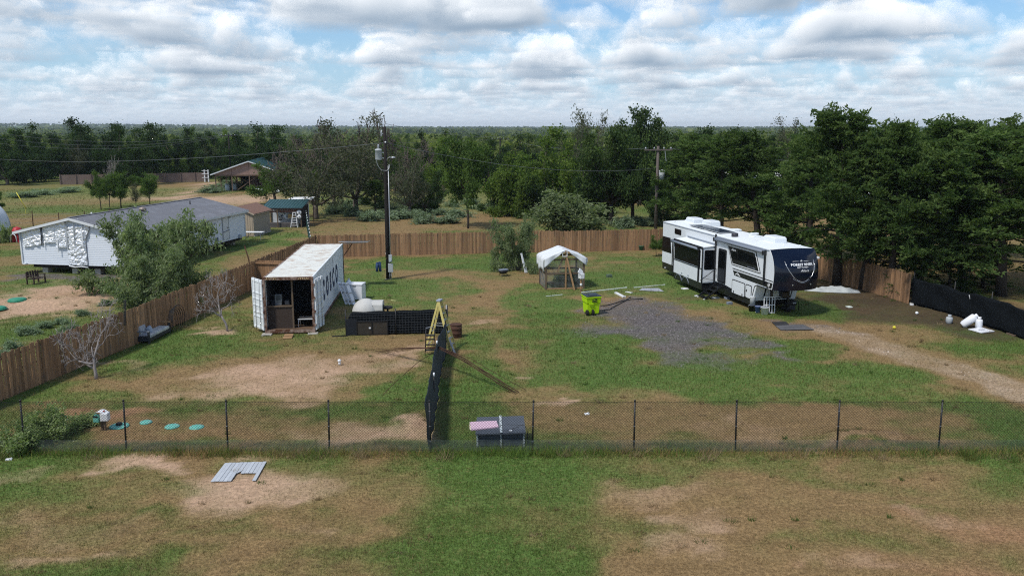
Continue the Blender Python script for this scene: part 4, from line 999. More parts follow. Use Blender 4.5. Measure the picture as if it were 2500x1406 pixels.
# roof gear
def ac(s, t, l=1.15, w=.74, h=.33):
    c = MB(); c.add([(s + a * l / 2 * k, t + e * w / 2 * k, ZT + z) for z, k in ((.05, 1), (.05 + h * .75, .97), (.05 + h, .82)) for a, e in ((-1, -1), (1, -1), (1, 1), (-1, 1))],
                    [(0, 1, 5, 4), (1, 2, 6, 5), (2, 3, 7, 6), (3, 0, 4, 7), (4, 5, 9, 8), (5, 6, 10, 9), (6, 7, 11, 10), (7, 4, 8, 11), (8, 9, 10, 11)])
    o = c.build('air_conditioner', M_RVW, RV, bevel=.03); MB().box((s - l / 2 - .01, t - .1, ZT + .2), (.03, .4, .14)).build('grille', M_GREYV, o); return o
ac(1.35, 1.62); ac(3.05, 1.95); ac(11.1, 1.75, 1.2)
for s, l in ((4.15, 1.95), (6.25, 2.05)):
    e = empty('roof_solar_panel', (s, .92, ZT + .12)); e.parent = RV
    solar(e, (0, 0, 0), l, 1.02, 0.0, 4, 7)
    for x in (-.8, .8): MB().box((x, -.42, -.05), (.06, .06, .1)).build('mount', M_GALV, e)
MB().lathe([(.17, ZT + .02), (.19, ZT + .04), (.19, ZT + .24), (.15, ZT + .26), (.001, ZT + .26)], (8.6, .68, 0), 16).build('roof_vent', PM('vent_dark', (.035, .035, .045), .5), RV)
for s, t, w in ((8.95, 1.75, .55), (5.9, 2.2, .5), (.55, 1.6, .4), (7.9, 2.3, .25)): MB().box((s, t, ZT + .09), (w, .45, .09)).build('roof_hatch', M_RVR, RV, bevel=.02)
for s, t in ((.7, .5), (12.6, 1.4), (13.0, 2.1)): MB().lathe([(.06, ZT + .05), (.05, ZT + .12), (.001, ZT + .13)], (s, t, 0), 10).build('roof_cap', M_RVR, RV)
for y in (.25, 2.25): MB().box((-.02, y, 1.35), (.05, .12, .4)).build('tail_light', PM('tail_red', (.25, .01, .01), .3), RV)
MB().box((.6, -.02, .86), (.07, .03, .10)).build('reflector', M_WHT, RV)

# ------------------------------------------------------------------ white mobile home on piers
M_SID = PM('white_siding', (.70, .75, .82), .55, var=.06, vs=1.5, dirt=((.42, .44, .45), 1.1, .62, .85))
M_SHING = PM('grey_shingles', (.155, .160, .180), .95, var=.22, vs=14, bump=.5, bs=24, dirt=((.20, .21, .24), 1.2, .45, .75))
M_FASC = PM('white_fascia', (.66, .69, .72), .5, var=.06)
M_FOIL = PM('crinkled_foil', (.84, .87, .92), .44, .50, var=.1, vs=3)
M_DBEAM = PM('dark_floor_beam', (.022, .018, .018), .9, var=.3)
HW, HL, HE, HR, HB = 8.13, 16.75, 2.925, 3.885, .65
MH = empty('mobile_home', (-34.155, 58.026, 0), math.radians(-9.275), 'white mobile home on block piers with crinkled foil over its torn gable end', 'house')
def rake(x): return HE + (HR - HE) * (1 - abs(x - HW / 2) / (HW / 2))
# siding courses, gable end and long wall, each lapping the one below
def courses(b, top_fn, x0, x1, to3, n0=HB, step=.125):
    z = n0
    while z < HR:
        zt = z + step
        xa, xb = x0, x1
        if z > HE - .01:
            k = (z - HE) / (HR - HE) * HW / 2; xa, xb = x0 + k, x1 - k
        if xb - xa < .1 or (top_fn is None and z > HE - .02): break
        p = [to3(xa, z, .018), to3(xb, z, .018), to3(xb, zt, .006), to3(xa, zt, .006), to3(xa, z, .0), to3(xb, z, .0)]
        b.add(p, [(0, 1, 2, 3), (4, 5, 1, 0)]); z = zt
b = MB(); courses(b, rake, 0, HW, lambda x, z, o: (x, -o, z)); b.prism([(0, .01, HB), (HW, .01, HB), (HW, .01, HE), (HW / 2, .01, HR - .02), (0, .01, HE)], (0, 1, 0), .12); b.build('gable_wall', M_SID, MH)
b = MB(); courses(b, None, 0, HL, lambda y, z, o: (HW + o, y, z)); b.mm((HW - .12, .13, HB), (HW - .01, HL, HE)); b.build('side_wall', M_SID, MH)
MB().mm((0, .13, HB), (.12, HL, HE)).build('side_wall', M_SID, MH); MB().prism([(.12, HL, HB), (HW - .12, HL, HB), (HW - .12, HL, HE), (HW / 2, HL, HR - .02), (.12, HL, HE)], (0, -1, 0), .12).build('gable_wall', M_SID, MH)
for x in (-.03, HW + .03): 
    for y in (-.03, HL): MB().box((x, y, (HB + HE) / 2), (.10, .10, HE - HB)).build('corner_trim', M_FASC, MH)
for sg in (-1, 1):
    b = MB(); cx = HW / 2
    ov = .33; dz = (HR - HE) / (HW / 2)
    b.prism([(cx, -.35, HR + .05), (cx + sg * (HW / 2 + ov), -.35, HE - dz * ov + .05), (cx + sg * (HW / 2 + ov), -.35, HE - dz * ov + .10), (cx, -.35, HR + .10)], (0, 1, 0), HL + .6)
    b.build('roof_slope', M_SHING, MH)
    MB().bar((cx, -.36, HR - .0), (cx + sg * (HW / 2 + ov), -.36, HE - dz * ov - .0), .03, .17, roll=(0, 0, 1)).build('rake_board', M_FASC, MH)
    MB().mm((cx + sg * (HW / 2 + ov) - .03, -.35, HE - dz * ov - .10), (cx + sg * (HW / 2 + ov) + .03, HL + .25, HE - dz * ov + .085)).build('fascia', M_FASC, MH)
MB().bar((HW / 2, -.36, HR + .11), (HW / 2, HL + .25, HR + .11), .25, .025).build('ridge_cap', M_SHING, MH)
# foil
def foil(x0, x1, zb, ztop, name='foil_sheet', seed=1):
    rr = np.random.default_rng(seed); nu, nv = max(8, int((x1 - x0) / .04)), 44
    ph = rr.uniform(0, 50)
    def fn(u, v):
        x = x0 + (x1 - x0) * u; lo = zb(x); hi = ztop(x); z = lo + (hi - lo) * v
        n = fbm(np.array([x * 2.4 + z * 1.9 + ph]), np.array([z * 3.9 - x * 1.3]), 4, seed)[0]; m = fbm(np.array([x * 7 + ph]), np.array([z * 8]), 3, seed + 5)[0]
        r = abs(n - .5) * 2
        return (x, -.05 - .17 * (.62 - r) * (u * (1 - u) * 4) ** .3 - .06 * m, z)
    b = MB(); b.grid(fn, nu, nv, smooth=False); return b.build(name, M_FOIL, MH)
top = lambda x: rake(x) - .10
foil(.18, 1.70, lambda x: 1.84 + .13 * x, top, seed=1); foil(1.78, 2.72, lambda x: 2.08 + .06 * x, top, seed=2)
foil(2.72, 3.56, lambda x: 1.72 + .05 * x, top, seed=3); foil(3.56, 5.0, lambda x: .72, lambda x: min(top(x), 3.38), seed=4); foil(5.0, 5.35, lambda x: 2.4 + 2.2 * (x - 5.0), lambda x: top(x) - .02, seed=5)
for x, z0, z1, m, w in ((1.74, 2.0, 3.28, M_BLACK, .055), (3.70, 1.82, 3.55, M_GREYPAINT, .06), (2.94, 1.55, 2.45, M_FASC, .07), (4.25, 2.1, 3.6, M_GREYPAINT, .05), (4.88, 1.9, 3.5, M_FASC, .06)): MB().box((x, -.20, (z0 + z1) / 2), (w, .03, z1 - z0), ry=.03).build('batten', m, MH)
MB().box((2.7, -.07, 2.24), (1.8, .05, .05), ry=-.03).build('torn_edge', M_FASC, MH)
MB().tube([(3.6, -.1, .62), (4.1, -.2, .56), (4.6, -.15, .6), (5.1, -.2, .55)], .05, 6).build('hanging_wrap', M_FASC, MH)
MB().lathe([(.001, .0), (.13, .03), (.15, .1), (.001, .16)], (.2, -.08, .60), 10).build('loose_trim', M_FASC, MH)
# floor beams, piers
MB().mm((.55, .25, .40), (HW - .2, HL - .2, HB - .01)).build('floor_beam', M_DBEAM, MH)
for y in (.55, 4.3, 8.2, 12, 15.9):
    for x in (1.35, 3.65, 5.4, 7.3):
        c = empty('pier', (x, y, 0)); c.parent = MH
        for k in range(2): MB().box((0, 0, .10 + .20 * k), (.42, .42, .195), .03 * k).build('block', M_CONC, c)
# long-wall openings
def wall_window(y0, y1, z0, z1):
    w = empty('window', (HW + .03, (y0 + y1) / 2, (z0 + z1) / 2)); w.parent = MH; a, c = (y1 - y0), (z1 - z0)
    MB().box((.01, 0, 0), (.03, a, c)).build('pane', M_GLASS, w); f = MB()
    for s in (-1, 1): f.box((.02, s * a / 2, 0), (.06, .07, c + .07)); f.box((.02, 0, s * c / 2), (.06, a, .07))
    f.box((.03, 0, 0), (.05, a, .05)); f.build('frame', M_FASC, w)
wall_window(9.75, 10.5, 1.55, 2.62); wall_window(6.95, 8.25, 1.6, 2.56); wall_window(3.0, 4.2, 1.5, 2.5)
d = MB().mm((HW + .03, 12.88, .82), (HW + .07, 13.8, 2.70)).build('door', M_FASC, MH); dt = MB()
for y in (12.84, 13.84): dt.mm((HW + .03, y - .03, .80), (HW + .09, y + .03, 2.75))
dt.mm((HW + .03, 12.8, 2.71), (HW + .09, 13.88, 2.78)); dt.build('door_trim', M_GREYPAINT, d)
MB().box((HW + .10, 13.62, 1.78), (.06, .08, .08)).build('handle', M_BLACKMETAL, d); MB().box((HW + .10, 13.4, 1.52), (.04, 1.0, .05), rx=.10).build('bar', M_GREYV, d)
MB().box((HW + .05, 11.65, 2.30), (.06, .22, .12)).build('wall_vent', M_GREYPAINT, MH); MB().box((HW + .06, 14.1, 2.62), (.08, .25, .15)).build('porch_light', M_GREYPAINT, MH); MB().box((HW + .06, 11.9, .95), (.08, .08, .45)).build('cable_box', M_GREYV, MH); MB().box((HW + .1, 15.65, .78), (.15, .35, .3)).build('meter_cabinet', M_GREYPAINT, MH)
MB().lathe([(.16, 0), (.16, .12), (.26, .14), (.28, .26), (.20, .36), (.001, .40)], (5.0, 6.8, HR - .20), 14).build('turbine_vent', PM('rust_tint_metal', (.30, .25, .22), .5, .4), MH)
MB().cyl((5.2, 13.2, HR - .4), (5.2, 13.2, HR + .12), .05, 8).build('vent_pipe', M_BLACK, MH); MB().cyl((3.2, 3.3, HR - .3), (3.2, 3.3, HR + .1), .05, 8).build('vent_pipe', M_FASC, MH)

# tan shed behind it
M_TAN = PM('tan_siding', (.40, .33, .25), .8, var=.08, vs=2); M_TAN2 = PM('beige_siding', (.33, .29, .245), .8, var=.08, vs=2)
M_BRSH = PM('brown_shingles', (.21, .125, .095), .95, var=.25, vs=10, bump=.4)
r = empty('garden_shed', (-24.07, 77.9, 0), math.radians(-6), 'tan wooden shed with brown shingle roof just behind the mobile home', 'shed')
SW_, SL_ = 2.7, 4.0
MB().prism([(-SW_, 0, .05), (0, 0, .05), (0, 0, 2.15), (-SW_ / 2, 0, 2.75), (-SW_, 0, 2.15)], (0, 1, 0), .06).build('end_wall', M_TAN, r); MB().prism([(-SW_, SL_, .05), (0, SL_, .05), (0, SL_, 2.15), (-SW_ / 2, SL_, 2.75), (-SW_, SL_, 2.15)], (0, -1, 0), .06).build('end_wall', M_TAN, r)
MB().mm((-.06, .06, .05), (-.001, SL_ - .06, 2.15)).build('side_wall', M_TAN2, r); MB().mm((-SW_, .06, .05), (-SW_ + .06, SL_ - .06, 2.15)).build('side_wall', M_TAN2, r)
b = MB()
for k in range(12): b.box((-SW_ + .11 + .226 * k, -.012, 1.12), (.012, .02, 2.1))
b.build('batten', M_TAN2, r)
for sg in (-1, 1):
    MB().prism([(-SW_ / 2, -.2, 2.78), (-SW_ / 2 + sg * (SW_ / 2 + .2), -.2, 2.08), (-SW_ / 2 + sg * (SW_ / 2 + .2), -.2, 2.14), (-SW_ / 2, -.2, 2.85)], (0, 1, 0), SL_ + .4).build('roof_slope', M_BRSH, r)
    MB().bar((-SW_ / 2, -.21, 2.76), (-SW_ / 2 + sg * (SW_ / 2 + .2), -.21, 2.06), .03, .12, roll=(0, 0, 1)).build('rake_board', M_TAN, r)
MB().box((.18, SL_ / 2, 2.08), (.04, SL_ + .4, .12)).build('fascia', M_TAN, r); MB().box((.02, SL_ / 2, .04), (.12, SL_, .08)).build('sill', M_CONC, r)

# open lean-to with green roof and its clutter
M_GRN = PM('green_metal_roof', (.028, .085, .092), .45, .2, var=.12, vs=3, spec=.4)
r = empty('open_lean_to', (-25.2, 85.2, 0), 0, 'open-fronted lean-to with dark green metal roof, stuffed with tools and reels', 'shed')
MB().prism([(-.3, .0, 1.95), (-.3, 3.3, 2.55), (-.3, 3.3, 2.60), (-.3, .0, 2.00)], (1, 0, 0), 4.2).build('roof_sheet', M_GRN, r)
rb = MB()
for k in range(14): rb.bar((-.25 + .31 * k, 0, 2.01), (-.25 + .31 * k, 3.3, 2.61), .04, .03)
rb.build('roof_rib', M_GRN, r); MB().mm((-.3, -.03, 1.88), (3.9, .02, 1.99)).build('fascia', M_DBEAM, r)
MB().mm((-.2, 3.2, 0), (3.8, 3.28, 2.5)).build('back_wall', PM('pale_panel', (.52, .55, .60), .7, var=.12), r)
for x, y in ((-.2, .2), (1.35, .05), (3.7, .2), (-.2, 3.1), (3.7, 3.1)): MB().box((x, y, 1.0), (.10, .10, 1.98)).build('post', M_POST, r)
MB().mm((3.72, .3, 0), (3.76, 3.1, 2.1)).build('side_wall', M_DBEAM, r)
for k in range(3): MB().box((2.0, .55, 1.55 + .14 * k), (3.5, .07, .10), .02).build('stacked_board', PM('red_boards', (.20, .08, .06), .8, var=.3), r)
def reel(x, y, z, rad, i):
    q = empty('cable_reel', (-25.2 + x, 85.2 + y, z), 0, ('white reel hanging left of its twin under the green roof', 'white reel hanging right of its twin under the green roof', 'white disc hung high beside the ladder under the green roof', 'white disc hung low beside the ladder under the green roof')[i], 'reel')
    Mx = Matrix.Rotation(PI / 2, 3, 'X')
    MB().lathe([(rad * .35, -.03), (rad, -.03), (rad, .03), (rad * .35, .03)], n=20, M=Mx).build('disc', M_WHITE, q); MB().lathe([(rad * .12, -.05), (rad * .35, -.05), (rad * .35, .05), (rad * .12, .05)], n=14, M=Mx).build('hub', M_GREYV, q)
reel(1.55, 1.2, 1.12, .30, 0); reel(2.05, 1.15, 1.0, .32, 1); reel(3.55, .12, 1.55, .24, 2); reel(3.55, .1, 1.1, .2, 3)
q = empty('log_rack', (-25.2 + .45, 85.6, 0), 0, 'low rack of grey planks lying along the lean-to floor', 'plank stack')
for k in range(4): MB().box((1.2, .0, .08 + .12 * k), (2.9 - .1 * k, .3, .09), .01 * k).build('plank_row', PM('grey_planks', (.13, .12, .12), .9, var=.3), q)
q = empty('wheel_barrow', (-24.0, 86.3, 0), 0, 'dark garden tool frame against the pale wall under the green roof', 'tool')
MB().tube([(0, 0, .9), (.2, 0, 1.2), (.35, 0, .8)], .04, 6).build('frame', M_BLACKMETAL, q); MB().box((.15, 0, .7), (.3, .1, .12)).build('head', M_BLACKMETAL, q)
q = empty('crate_pile', (-23.0, 85.9, 0), 0, 'yellowish wooden crate hung beside the reels under the green roof', 'crate'); MB().box((.45, 0, 1.12), (.7, .3, .4)).build('box', M_LUMBER, q)
for k in range(3): MB().box((.45, -.16, .97 + .14 * k), (.72, .03, .09)).build('slat', PM('mustard_board', (.38, .26, .09), .8), q)
def step_ladder(root, h, w, spread, m_rail, m_tread, n, lean=0.0, wide=1.45):
    """two side frames that meet at the top cap; treads on the front frame"""
    for s in (-1, 1):
        MB().bar((s * w * wide / 2, 0, .02), (s * w / 2 * .62, spread * .5, h), .11, .04, roll=(1, 0, 0)).build('front_rail', m_rail, root)
        MB().bar((s * w * wide * .92 / 2, spread, .02), (s * w / 2 * .6, spread * .52, h - .03), .085, .04, roll=(1, 0, 0)).build('rear_rail', m_rail, root)
    for k in range(n):
        f = (k + 1) / (n + 1); ww = w * (wide * (1 - f) + .62 * f)
        MB().box((0, spread * .5 * f, h * f), (ww, .10, .035)).build('tread', m_tread, root)
        if k % 2 == 0: MB().bar((-ww * .46, spread * (1 - .48 * f), h * f), (ww * .46, spread * (1 - .48 * f), h * f), .03, .02).build('rear_brace', m_tread, root)
    MB().box((0, spread * .51, h + .03), (w * .78, .18, .07)).build('top_cap', m_tread if m_rail.name != 'yellow_fibreglass' else PM('ladder_cap', (.30, .33, .40), .5), root)
M_YEL = PM('yellow_fibreglass', (.56, .48, .17), .5, var=.10)
M_ALU = PM('dull_aluminium', (.46, .48, .46), .5, .4, var=.1)
q = empty('step_ladder', (-22.15, 85.0, 0), 0, 'white stepladder standing at the right end of the green-roofed lean-to', 'ladder'); step_ladder(q, 1.5, .48, .7, M_WHITE, M_WHITE, 5)
q = empty('white_roof_sheet', (-22.6, 89.8, 0), 0, 'pale metal roof peeping over the green-roofed lean-to', 'canopy'); MB().prism([(-1.4, 0, 2.42), (1.2, 0, 2.42), (1.3, 1.2, 2.62), (-1.1, 1.2, 2.58)], (0, 0, 1), .05).build('roof', M_WHITE, q)
for x in (-1.1, 1.2): MB().cyl((x, .6, 0), (x, .6, 2.45), .05, 8).build('post', M_POST, q)

# white folding table
q = empty('folding_table', (-23.35, 75.6, 0), math.radians(-3), 'white folding table standing on the grass by the tan shed', 'table')
MB().box((0, 0, .73), (1.75, .75, .05)).build('table_top', M_WHITE, q, bevel=.02)
for x in (-.65, .65):
    for y in (-.28, .28): MB().bar((x, y, .70), (x * 1.08, y * 1.05, 0), .03).build('leg', M_GREYV, q)
    MB().bar((x, -.28, .25), (x, .28, .25), .025).build('cross_bar', M_GREYV, q); MB().bar((x, 0, .25), (x * .3, 0, .70), .02).build('brace', M_GREYV, q)

# row of green steel posts with white tips between the yards
tp = empty('steel_post_fence', (-16.0, 66.2, 0), 0, 'row of green steel T-posts with white tips running back past the lean-to', 'fence')
M_TP = PM('green_post_paint', (.030, .075, .070), .6, var=.2)
PA, PB = (-16.0, 66.2), (-24.2, 98.0)
for k in range(15):
    f = k / 14; x, y = (PB[0] - PA[0]) * f, (PB[1] - PA[1]) * f
    p = MB().box((x, y, .78), (.06, .05, 1.56)).box((x + .02, y, .78), (.02, .08, 1.56)).build('post', M_TP, tp); MB().box((x, y, 1.58), (.075, .07, .12)).build('white_tip', M_WHITE, p)
b = MB()
for z in (.25, .6, .95, 1.35): b.bar((0, 0, z), (PB[0] - PA[0], PB[1] - PA[1], z), .012)
b.build('fence_wire', M_GALV, tp, kind='stuff')

# ------------------------------------------------------------------ unfinished building with green roof
M_OSB = PM('sheathing_board', (.30, .20, .17), .9, var=.2, vs=1.5); M_WOODR = PM('framing_timber', (.17, .115, .085), .9, var=.25)
r = empty('unfinished_barn', (-47.3, 134.2, 0), math.radians(9), 'unfinished open timber building with green metal roof and brown gable boards', 'building')
BW, BL2, BE, BR = 10.8, 24.0, 2.85, 4.75
for sg in (-1, 1):
    c = BW / 2
    MB().prism([(c, -.4, BR), (c + sg * (c + .5), -.4, BE - .17), (c + sg * (c + .5), -.4, BE - .11), (c, -.4, BR + .06)], (0, 1, 0), BL2).build('roof_slope', M_GRN, r)
    MB().bar((c, -.42, BR - .03), (c + sg * (c + .5), -.42, BE - .2), .05, .16, roll=(0, 0, 1)).build('rake_board', M_FASC, r)
    rr = MB()
    for k in range(26): rr.bar((c, .3 + .9 * k, BR + .08), (c + sg * (c + .5), .3 + .9 * k, BE - .09), .06, .04)
    rr.build('roof_rib', M_GRN, r)
for k in range(4):
    x0, x1 = BW / 4 * k + .02, BW / 4 * (k + 1) - .02
    zz = lambda x: BE + (BR - .08 - BE) * (1 - abs(x - BW / 2) / (BW / 2))
    pl = [(x0, 0, BE - .28), (x1, 0, BE - .28), (x1, 0, zz(x1)), (x0, 0, zz(x0))]; MB().prism(pl, (0, 1, 0), .03).build('gable_panel', M_OSB, r)
for x in (0.2, 2.7, 5.4, 8.1, BW - .2):
    for y in (0, 4.5, 9.5, 15, 21): MB().box((x, y + .1, 1.3), (.14, .14, 2.62)).build('post', M_WOODR, r)
for x0, x1, y in ((3.0, 6.6, 2.2), (6.8, 3.4, .6), (1.5, 3.2, 6.0)): MB().bar((x0, y, 2.5), (x1, y, .2), .12).build('brace', M_WOODR, r)
MB().mm((4.2, 9.6, 0), (BW, 9.7, 2.6)).build('inner_wall', M_OSB, r)
for z in (1.0, 1.9): MB().bar((.2, 9.5, z), (BW - .2, 9.5, z), .08).build('girt', M_WOODR, r)
MB().bar((.2, 0.05, BE - .3), (BW - .2, 0.05, BE - .3), .12, .2).build('beam', M_WOODR, r)
for x, y, l in ((1.2, 2.2, 'pale plastic drum standing inside the unfinished timber building'), (1.9, 3.4, 'second pale drum deeper inside the unfinished timber building')):
    q = empty('storage_drum', (-47.3 + x, 134.5 + y, 0), 0, l, 'drum'); MB().lathe([(.35, 0), (.38, .1), (.38, .95), (.34, 1.05), (.001, 1.06)], n=16).build('body', PM('pale_drum', (.45, .52, .55), .6), q); MB().lathe([(.39, .95), (.40, 1.0), (.39, 1.05)], n=16).build('rim', M_GREYV, q)
for x, y, w, l in ((7.2, -1.2, 1.6, 'white bundled sheeting lying before the unfinished timber building'), (10.0, -.8, 1.4, 'white bundle lying right of the other before the timber building'), (8.6, 4.5, 1.9, 'white stacked sheets lying inside the timber building')):
    q = empty('sheeting_bundle', (-47.3 + x, 134.2 + y, 0), .1, l, 'bundle'); MB().box((0, 0, .28), (w, .7, .5)).build('stack', M_WHITE, q, bevel=.06); MB().box((0, 0, .55), (.08, .72, .03)).build('band', M_GREYV, q)

# far plank fence and gate posts
M_FARF = PM('far_fence_wood', (.21, .155, .135), .9, var=.3, vs=.8)
r = empty('far_plank_fence', (-80.5, 150.5, 0), 0, 'weathered plank fence on the far left in front of the dark woods', 'fence')
ang = math.atan2(8.5, 23.5)
for k in range(10):
    q = MB()
    for j in range(16): q.box(((k * 2.5 + j * .155) * math.cos(ang) * 1.0, (k * 2.5 + j * .155) * math.sin(ang), .86 + .02 * ((j * 7) % 3)), (.145, .03, 1.72), ang)
    q.build('plank_panel', M_FARF, r, kind='stuff'); MB().box((k * 2.5 * math.cos(ang) + .05, k * 2.5 * math.sin(ang) - .06, .9), (.12, .12, 1.85), ang).build('post', M_FARF, r)
r = empty('gate_posts', (-57.6, 158.5, 0), 0, 'pair of tall white timber gate posts with cross rails by the far fence', 'gate')
for x in (0, .7): MB().box((x, 0, 1.1), (.20, .20, 2.3)).build('post', M_FASC, r)
for z in (.8, 1.5, 2.1): MB().box((.2, -.15, z), (1.3, .06, .09)).build('rail', M_FASC, r)

# camper and plastic hoop shelter at the left edge
M_BEIGE = PM('beige_camper', (.50, .46, .41), .5, var=.06)
r = empty('camper_trailer', (-47.6, 72.6, 0), math.radians(-10), 'beige camper trailer with brown stripe cut by the left edge', 'camper')
MB().prism([(-3, 0, .55), (1.55, 0, .55), (1.6, 0, 1.2), (1.45, 0, 2.6), (1.2, 0, 2.95), (-3, 0, 2.95)], (0, 1, 0), 2.3).build('body', M_BEIGE, r, bevel=.05)
MB().box((-.5, -.01, 1.15), (4.1, .02, .10)).build('stripe', PM('brown_stripe', (.12, .06, .04), .5), r); MB().box((-.5, -.012, .95), (4.1, .02, .05)).build('stripe', MATS['brown_stripe'], r)
for k in range(4): MB().box((1.25 - .32 * k, -.015, 1.62), (.2, .03, .26)).build('window', M_GLASS, r)
for x in (-1.2, -.3): MB().lathe([(.2, -.1), (.34, -.1), (.34, .1), (.2, .1)], (x, .15, .34), 16, Matrix.Rotation(PI / 2, 3, 'X')).build('wheel', M_TYRE, r)
MB().box((-1, 1.1, 3.02), (.6, .6, .14)).build('roof_vent', M_WHITE, r)
r = empty('hoop_shelter', (-53.0, 80.5, 0), math.radians(-6), 'round white plastic hoop shelter behind the beige camper', 'shelter')
b = MB(); b.grid(lambda u, v: (-3.5 + 5.0 * u, 0 + 0 * v + 2.6 * v, 0) if False else (2.1 * math.cos(PI * u), 4.0 * v, 2.7 * math.sin(PI * u)), 20, 4); b.build('plastic_skin', PM('milky_plastic', (.56, .62, .68), .4, var=.08), r)
for y in (0, 2, 4): MB().tube([(2.12 * math.cos(q), y, 2.72 * math.sin(q)) for q in np.linspace(0, PI, 15)], .03, 6).build('hoop', M_GALV, r)
MB().prism([(2.08 * math.cos(q), .02, 2.68 * math.sin(q)) for q in np.linspace(0, PI, 15)], (0, 1, 0), .02).build('end_panel', MATS['milky_plastic'], r)
r = empty('toy_slide', (-43.95, 74.2, 0), math.radians(-15), 'red and blue plastic toy slide by the corner of the mobile home', 'toy slide')
MB().lathe([(.45, .7), (.42, 1.05), (.28, 1.3), (.001, 1.38)], n=14).build('hood', PM('red_plastic', (.42, .03, .04), .45), r); MB().bar((.35, -.1, .85), (1.35, -.4, .08), .42, .06).build('chute', PM('navy_plastic', (.02, .03, .10), .4), r)
MB().tube([(-.35, -.5, 0), (-.3, -.5, .6), (0, -.5, .82), (.3, -.5, .6), (.35, -.5, 0)], .035, 6).build('hoop', M_WHITE, r)
for x in (-.3, .3): MB().box((x, 0, .35), (.08, .6, .7)).build('side', MATS['red_plastic'], r)
MB().box((-.8, -.3, .45), (.8, .3, .04)).build('tray', M_WHITE, r)

# wire fence on the left field edge, yellow guy marker
r = empty('wire_fence', (-54.0, 84.8, 0), 0, 'old wire fence with rusty posts behind the mobile home', 'fence')
for k in range(9): MB().cyl((k * 2.3, k * .75, 0), (k * 2.3 + .03, k * .75, 1.35 + .1 * (k % 3)), .045, 6).build('post', M_RUST, r)
b = MB()
for z in (.4, .8, 1.2): b.bar((0, 0, z), (18.4, 6.0, z), .014)
b.build('fence_wire', M_GALV, r, kind='stuff')
r = empty('guy_wire_marker', (-55.8, 96, 0), 0, 'slim yellow guy-wire marker leaning in the left field', 'guy wire'); MB().tube([(.25, 0, .9), (-.66, 0, 2.75)], .045, 6).build('yellow_sleeve', PM('marker_yellow', (.62, .55, .06), .5), r); MB().tube([(0, 0, 0), (.25, 0, .9)], .018, 5).build('wire', MATS['marker_yellow'], r)

# pale buildings and vehicles glimpsed through the right-hand trees
for i, (px, py, Y, w, d_, h, lab, cat) in enumerate(((1835, 455, 112, 7.5, 4, 3.4, 'pale blue-white building half hidden by trees behind the motorhome roof', 'building'), (2205, 432, 128, 11, 4, 3.0, 'long white building glimpsed high between the cedars on the right', 'building'),
        (2395, 492, 92, 7.5, 2.5, 2.5, 'white trailer glimpsed through the cedars near the right edge', 'trailer'), (2120, 488, 100, 3.2, 2.4, 2.2, 'small white vehicle glimpsed among the cedar trunks', 'vehicle'))):
    x = xat(px, py, Y); r = empty('distant_' + ('building' if cat == 'building' else cat), (x, Y, 0), .1 * (i - 1), lab, cat)
    MB().mm((-w / 2, 0, .3), (w / 2, d_, h)).build('wall', PM('pale_blue_white', (.58, .66, .76), .5, var=.08), r)
    MB().prism([(-w / 2 - .2, -.2, h), (-w / 2 - .2, d_ / 2, h + (.7 if cat == 'building' else .12)), (-w / 2 - .2, d_ + .2, h)], (1, 0, 0), w + .4).build('roof', M_WHITE, r)
    for k in range(2): MB().mm((-w / 3 + k * w / 2, -.03, h * .5), (-w / 3 + k * w / 2 + w * .1, -.005, h * .78)).build('window', M_GLASS, r)
    MB().mm((-w / 2 + .1, .1, 0), (w / 2 - .1, d_ - .1, .3)).build('base', M_DBEAM, r)

# ------------------------------------------------------------------ trees: tapered trunk and limbs, crown of many small leaf faces
M_BARK = PM('grey_bark', (.115, .095, .080), .95, var=.35, vs=5, bump=.4, bs=25, stretch=(4, 4, 1))
M_BARKD = PM('dark_bark', (.050, .040, .033), .95, var=.35, vs=5, bump=.4, bs=25, stretch=(4, 4, 1))
M_BARKP = PM('pale_dead_wood', (.30, .27, .26), .95, var=.25, vs=6)
LM = {'wood': leaf_mat('woodland_foliage', (.020, .042, .017), (.062, .100, .033), .3), 'deadbig': None, 'cedar': leaf_mat('cedar_foliage', (.036, .074, .026), (.125, .180, .056), .4), 'oak': leaf_mat('oak_foliage', (.032, .064, .025), (.105, .150, .048), .38),
      'elm': leaf_mat('bright_foliage', (.085, .150, .034), (.21, .275, .070), .5), 'lowcedar': None, 'mesq': leaf_mat('mesquite_foliage', (.120, .165, .085), (.30, .35, .20), .5),
      'sage': leaf_mat('sage_foliage', (.14, .20, .125), (.30, .37, .25), .35), 'weed': leaf_mat('weed_foliage', (.18, .25, .10), (.40, .47, .25), .5), 'dull': leaf_mat('dull_foliage', (.065, .080, .050), (.140, .145, .095), .35),
      'green': leaf_mat('deep_green_foliage', (.050, .095, .028), (.140, .205, .055), .4)}
def unit(v): return v / (np.linalg.norm(v, axis=-1, keepdims=True) + 1e-9)
def leaf_quads(rng, C, D, size, aspect, tint, along_=0.0):
    """one small quad per centre; D = preferred direction of the leaf's long axis"""
    n = len(C); u = unit(unit(rng.normal(size=(n, 3))) * (1 - along_) + D * along_)
    v = unit(np.cross(u, unit(rng.normal(size=(n, 3)))))
    s = size * rng.uniform(.65, 1.35, (n, 1)); a, b = u * s * .5 * aspect, v * s * .5
    V = np.stack([C - a - b * .6, C - a * .2 + b, C + a, C - a * .2 - b], 1).reshape(-1, 3)
    F = np.arange(4 * n).reshape(-1, 4); t = np.repeat(np.clip(tint, 0, 1), 4)
    return V, F, np.stack([t, t, t, np.ones_like(t)], 1)
def branch(rng, p, d, L, segs, wob, lift):
    pts = [np.array(p, float)]; d = np.array(d, float)
    for i in range(segs):
        d = d + rng.normal(size=3) * wob + np.array([0, 0, lift]); d /= np.linalg.norm(d)
        pts.append(pts[-1] + d * L / segs)
    return pts
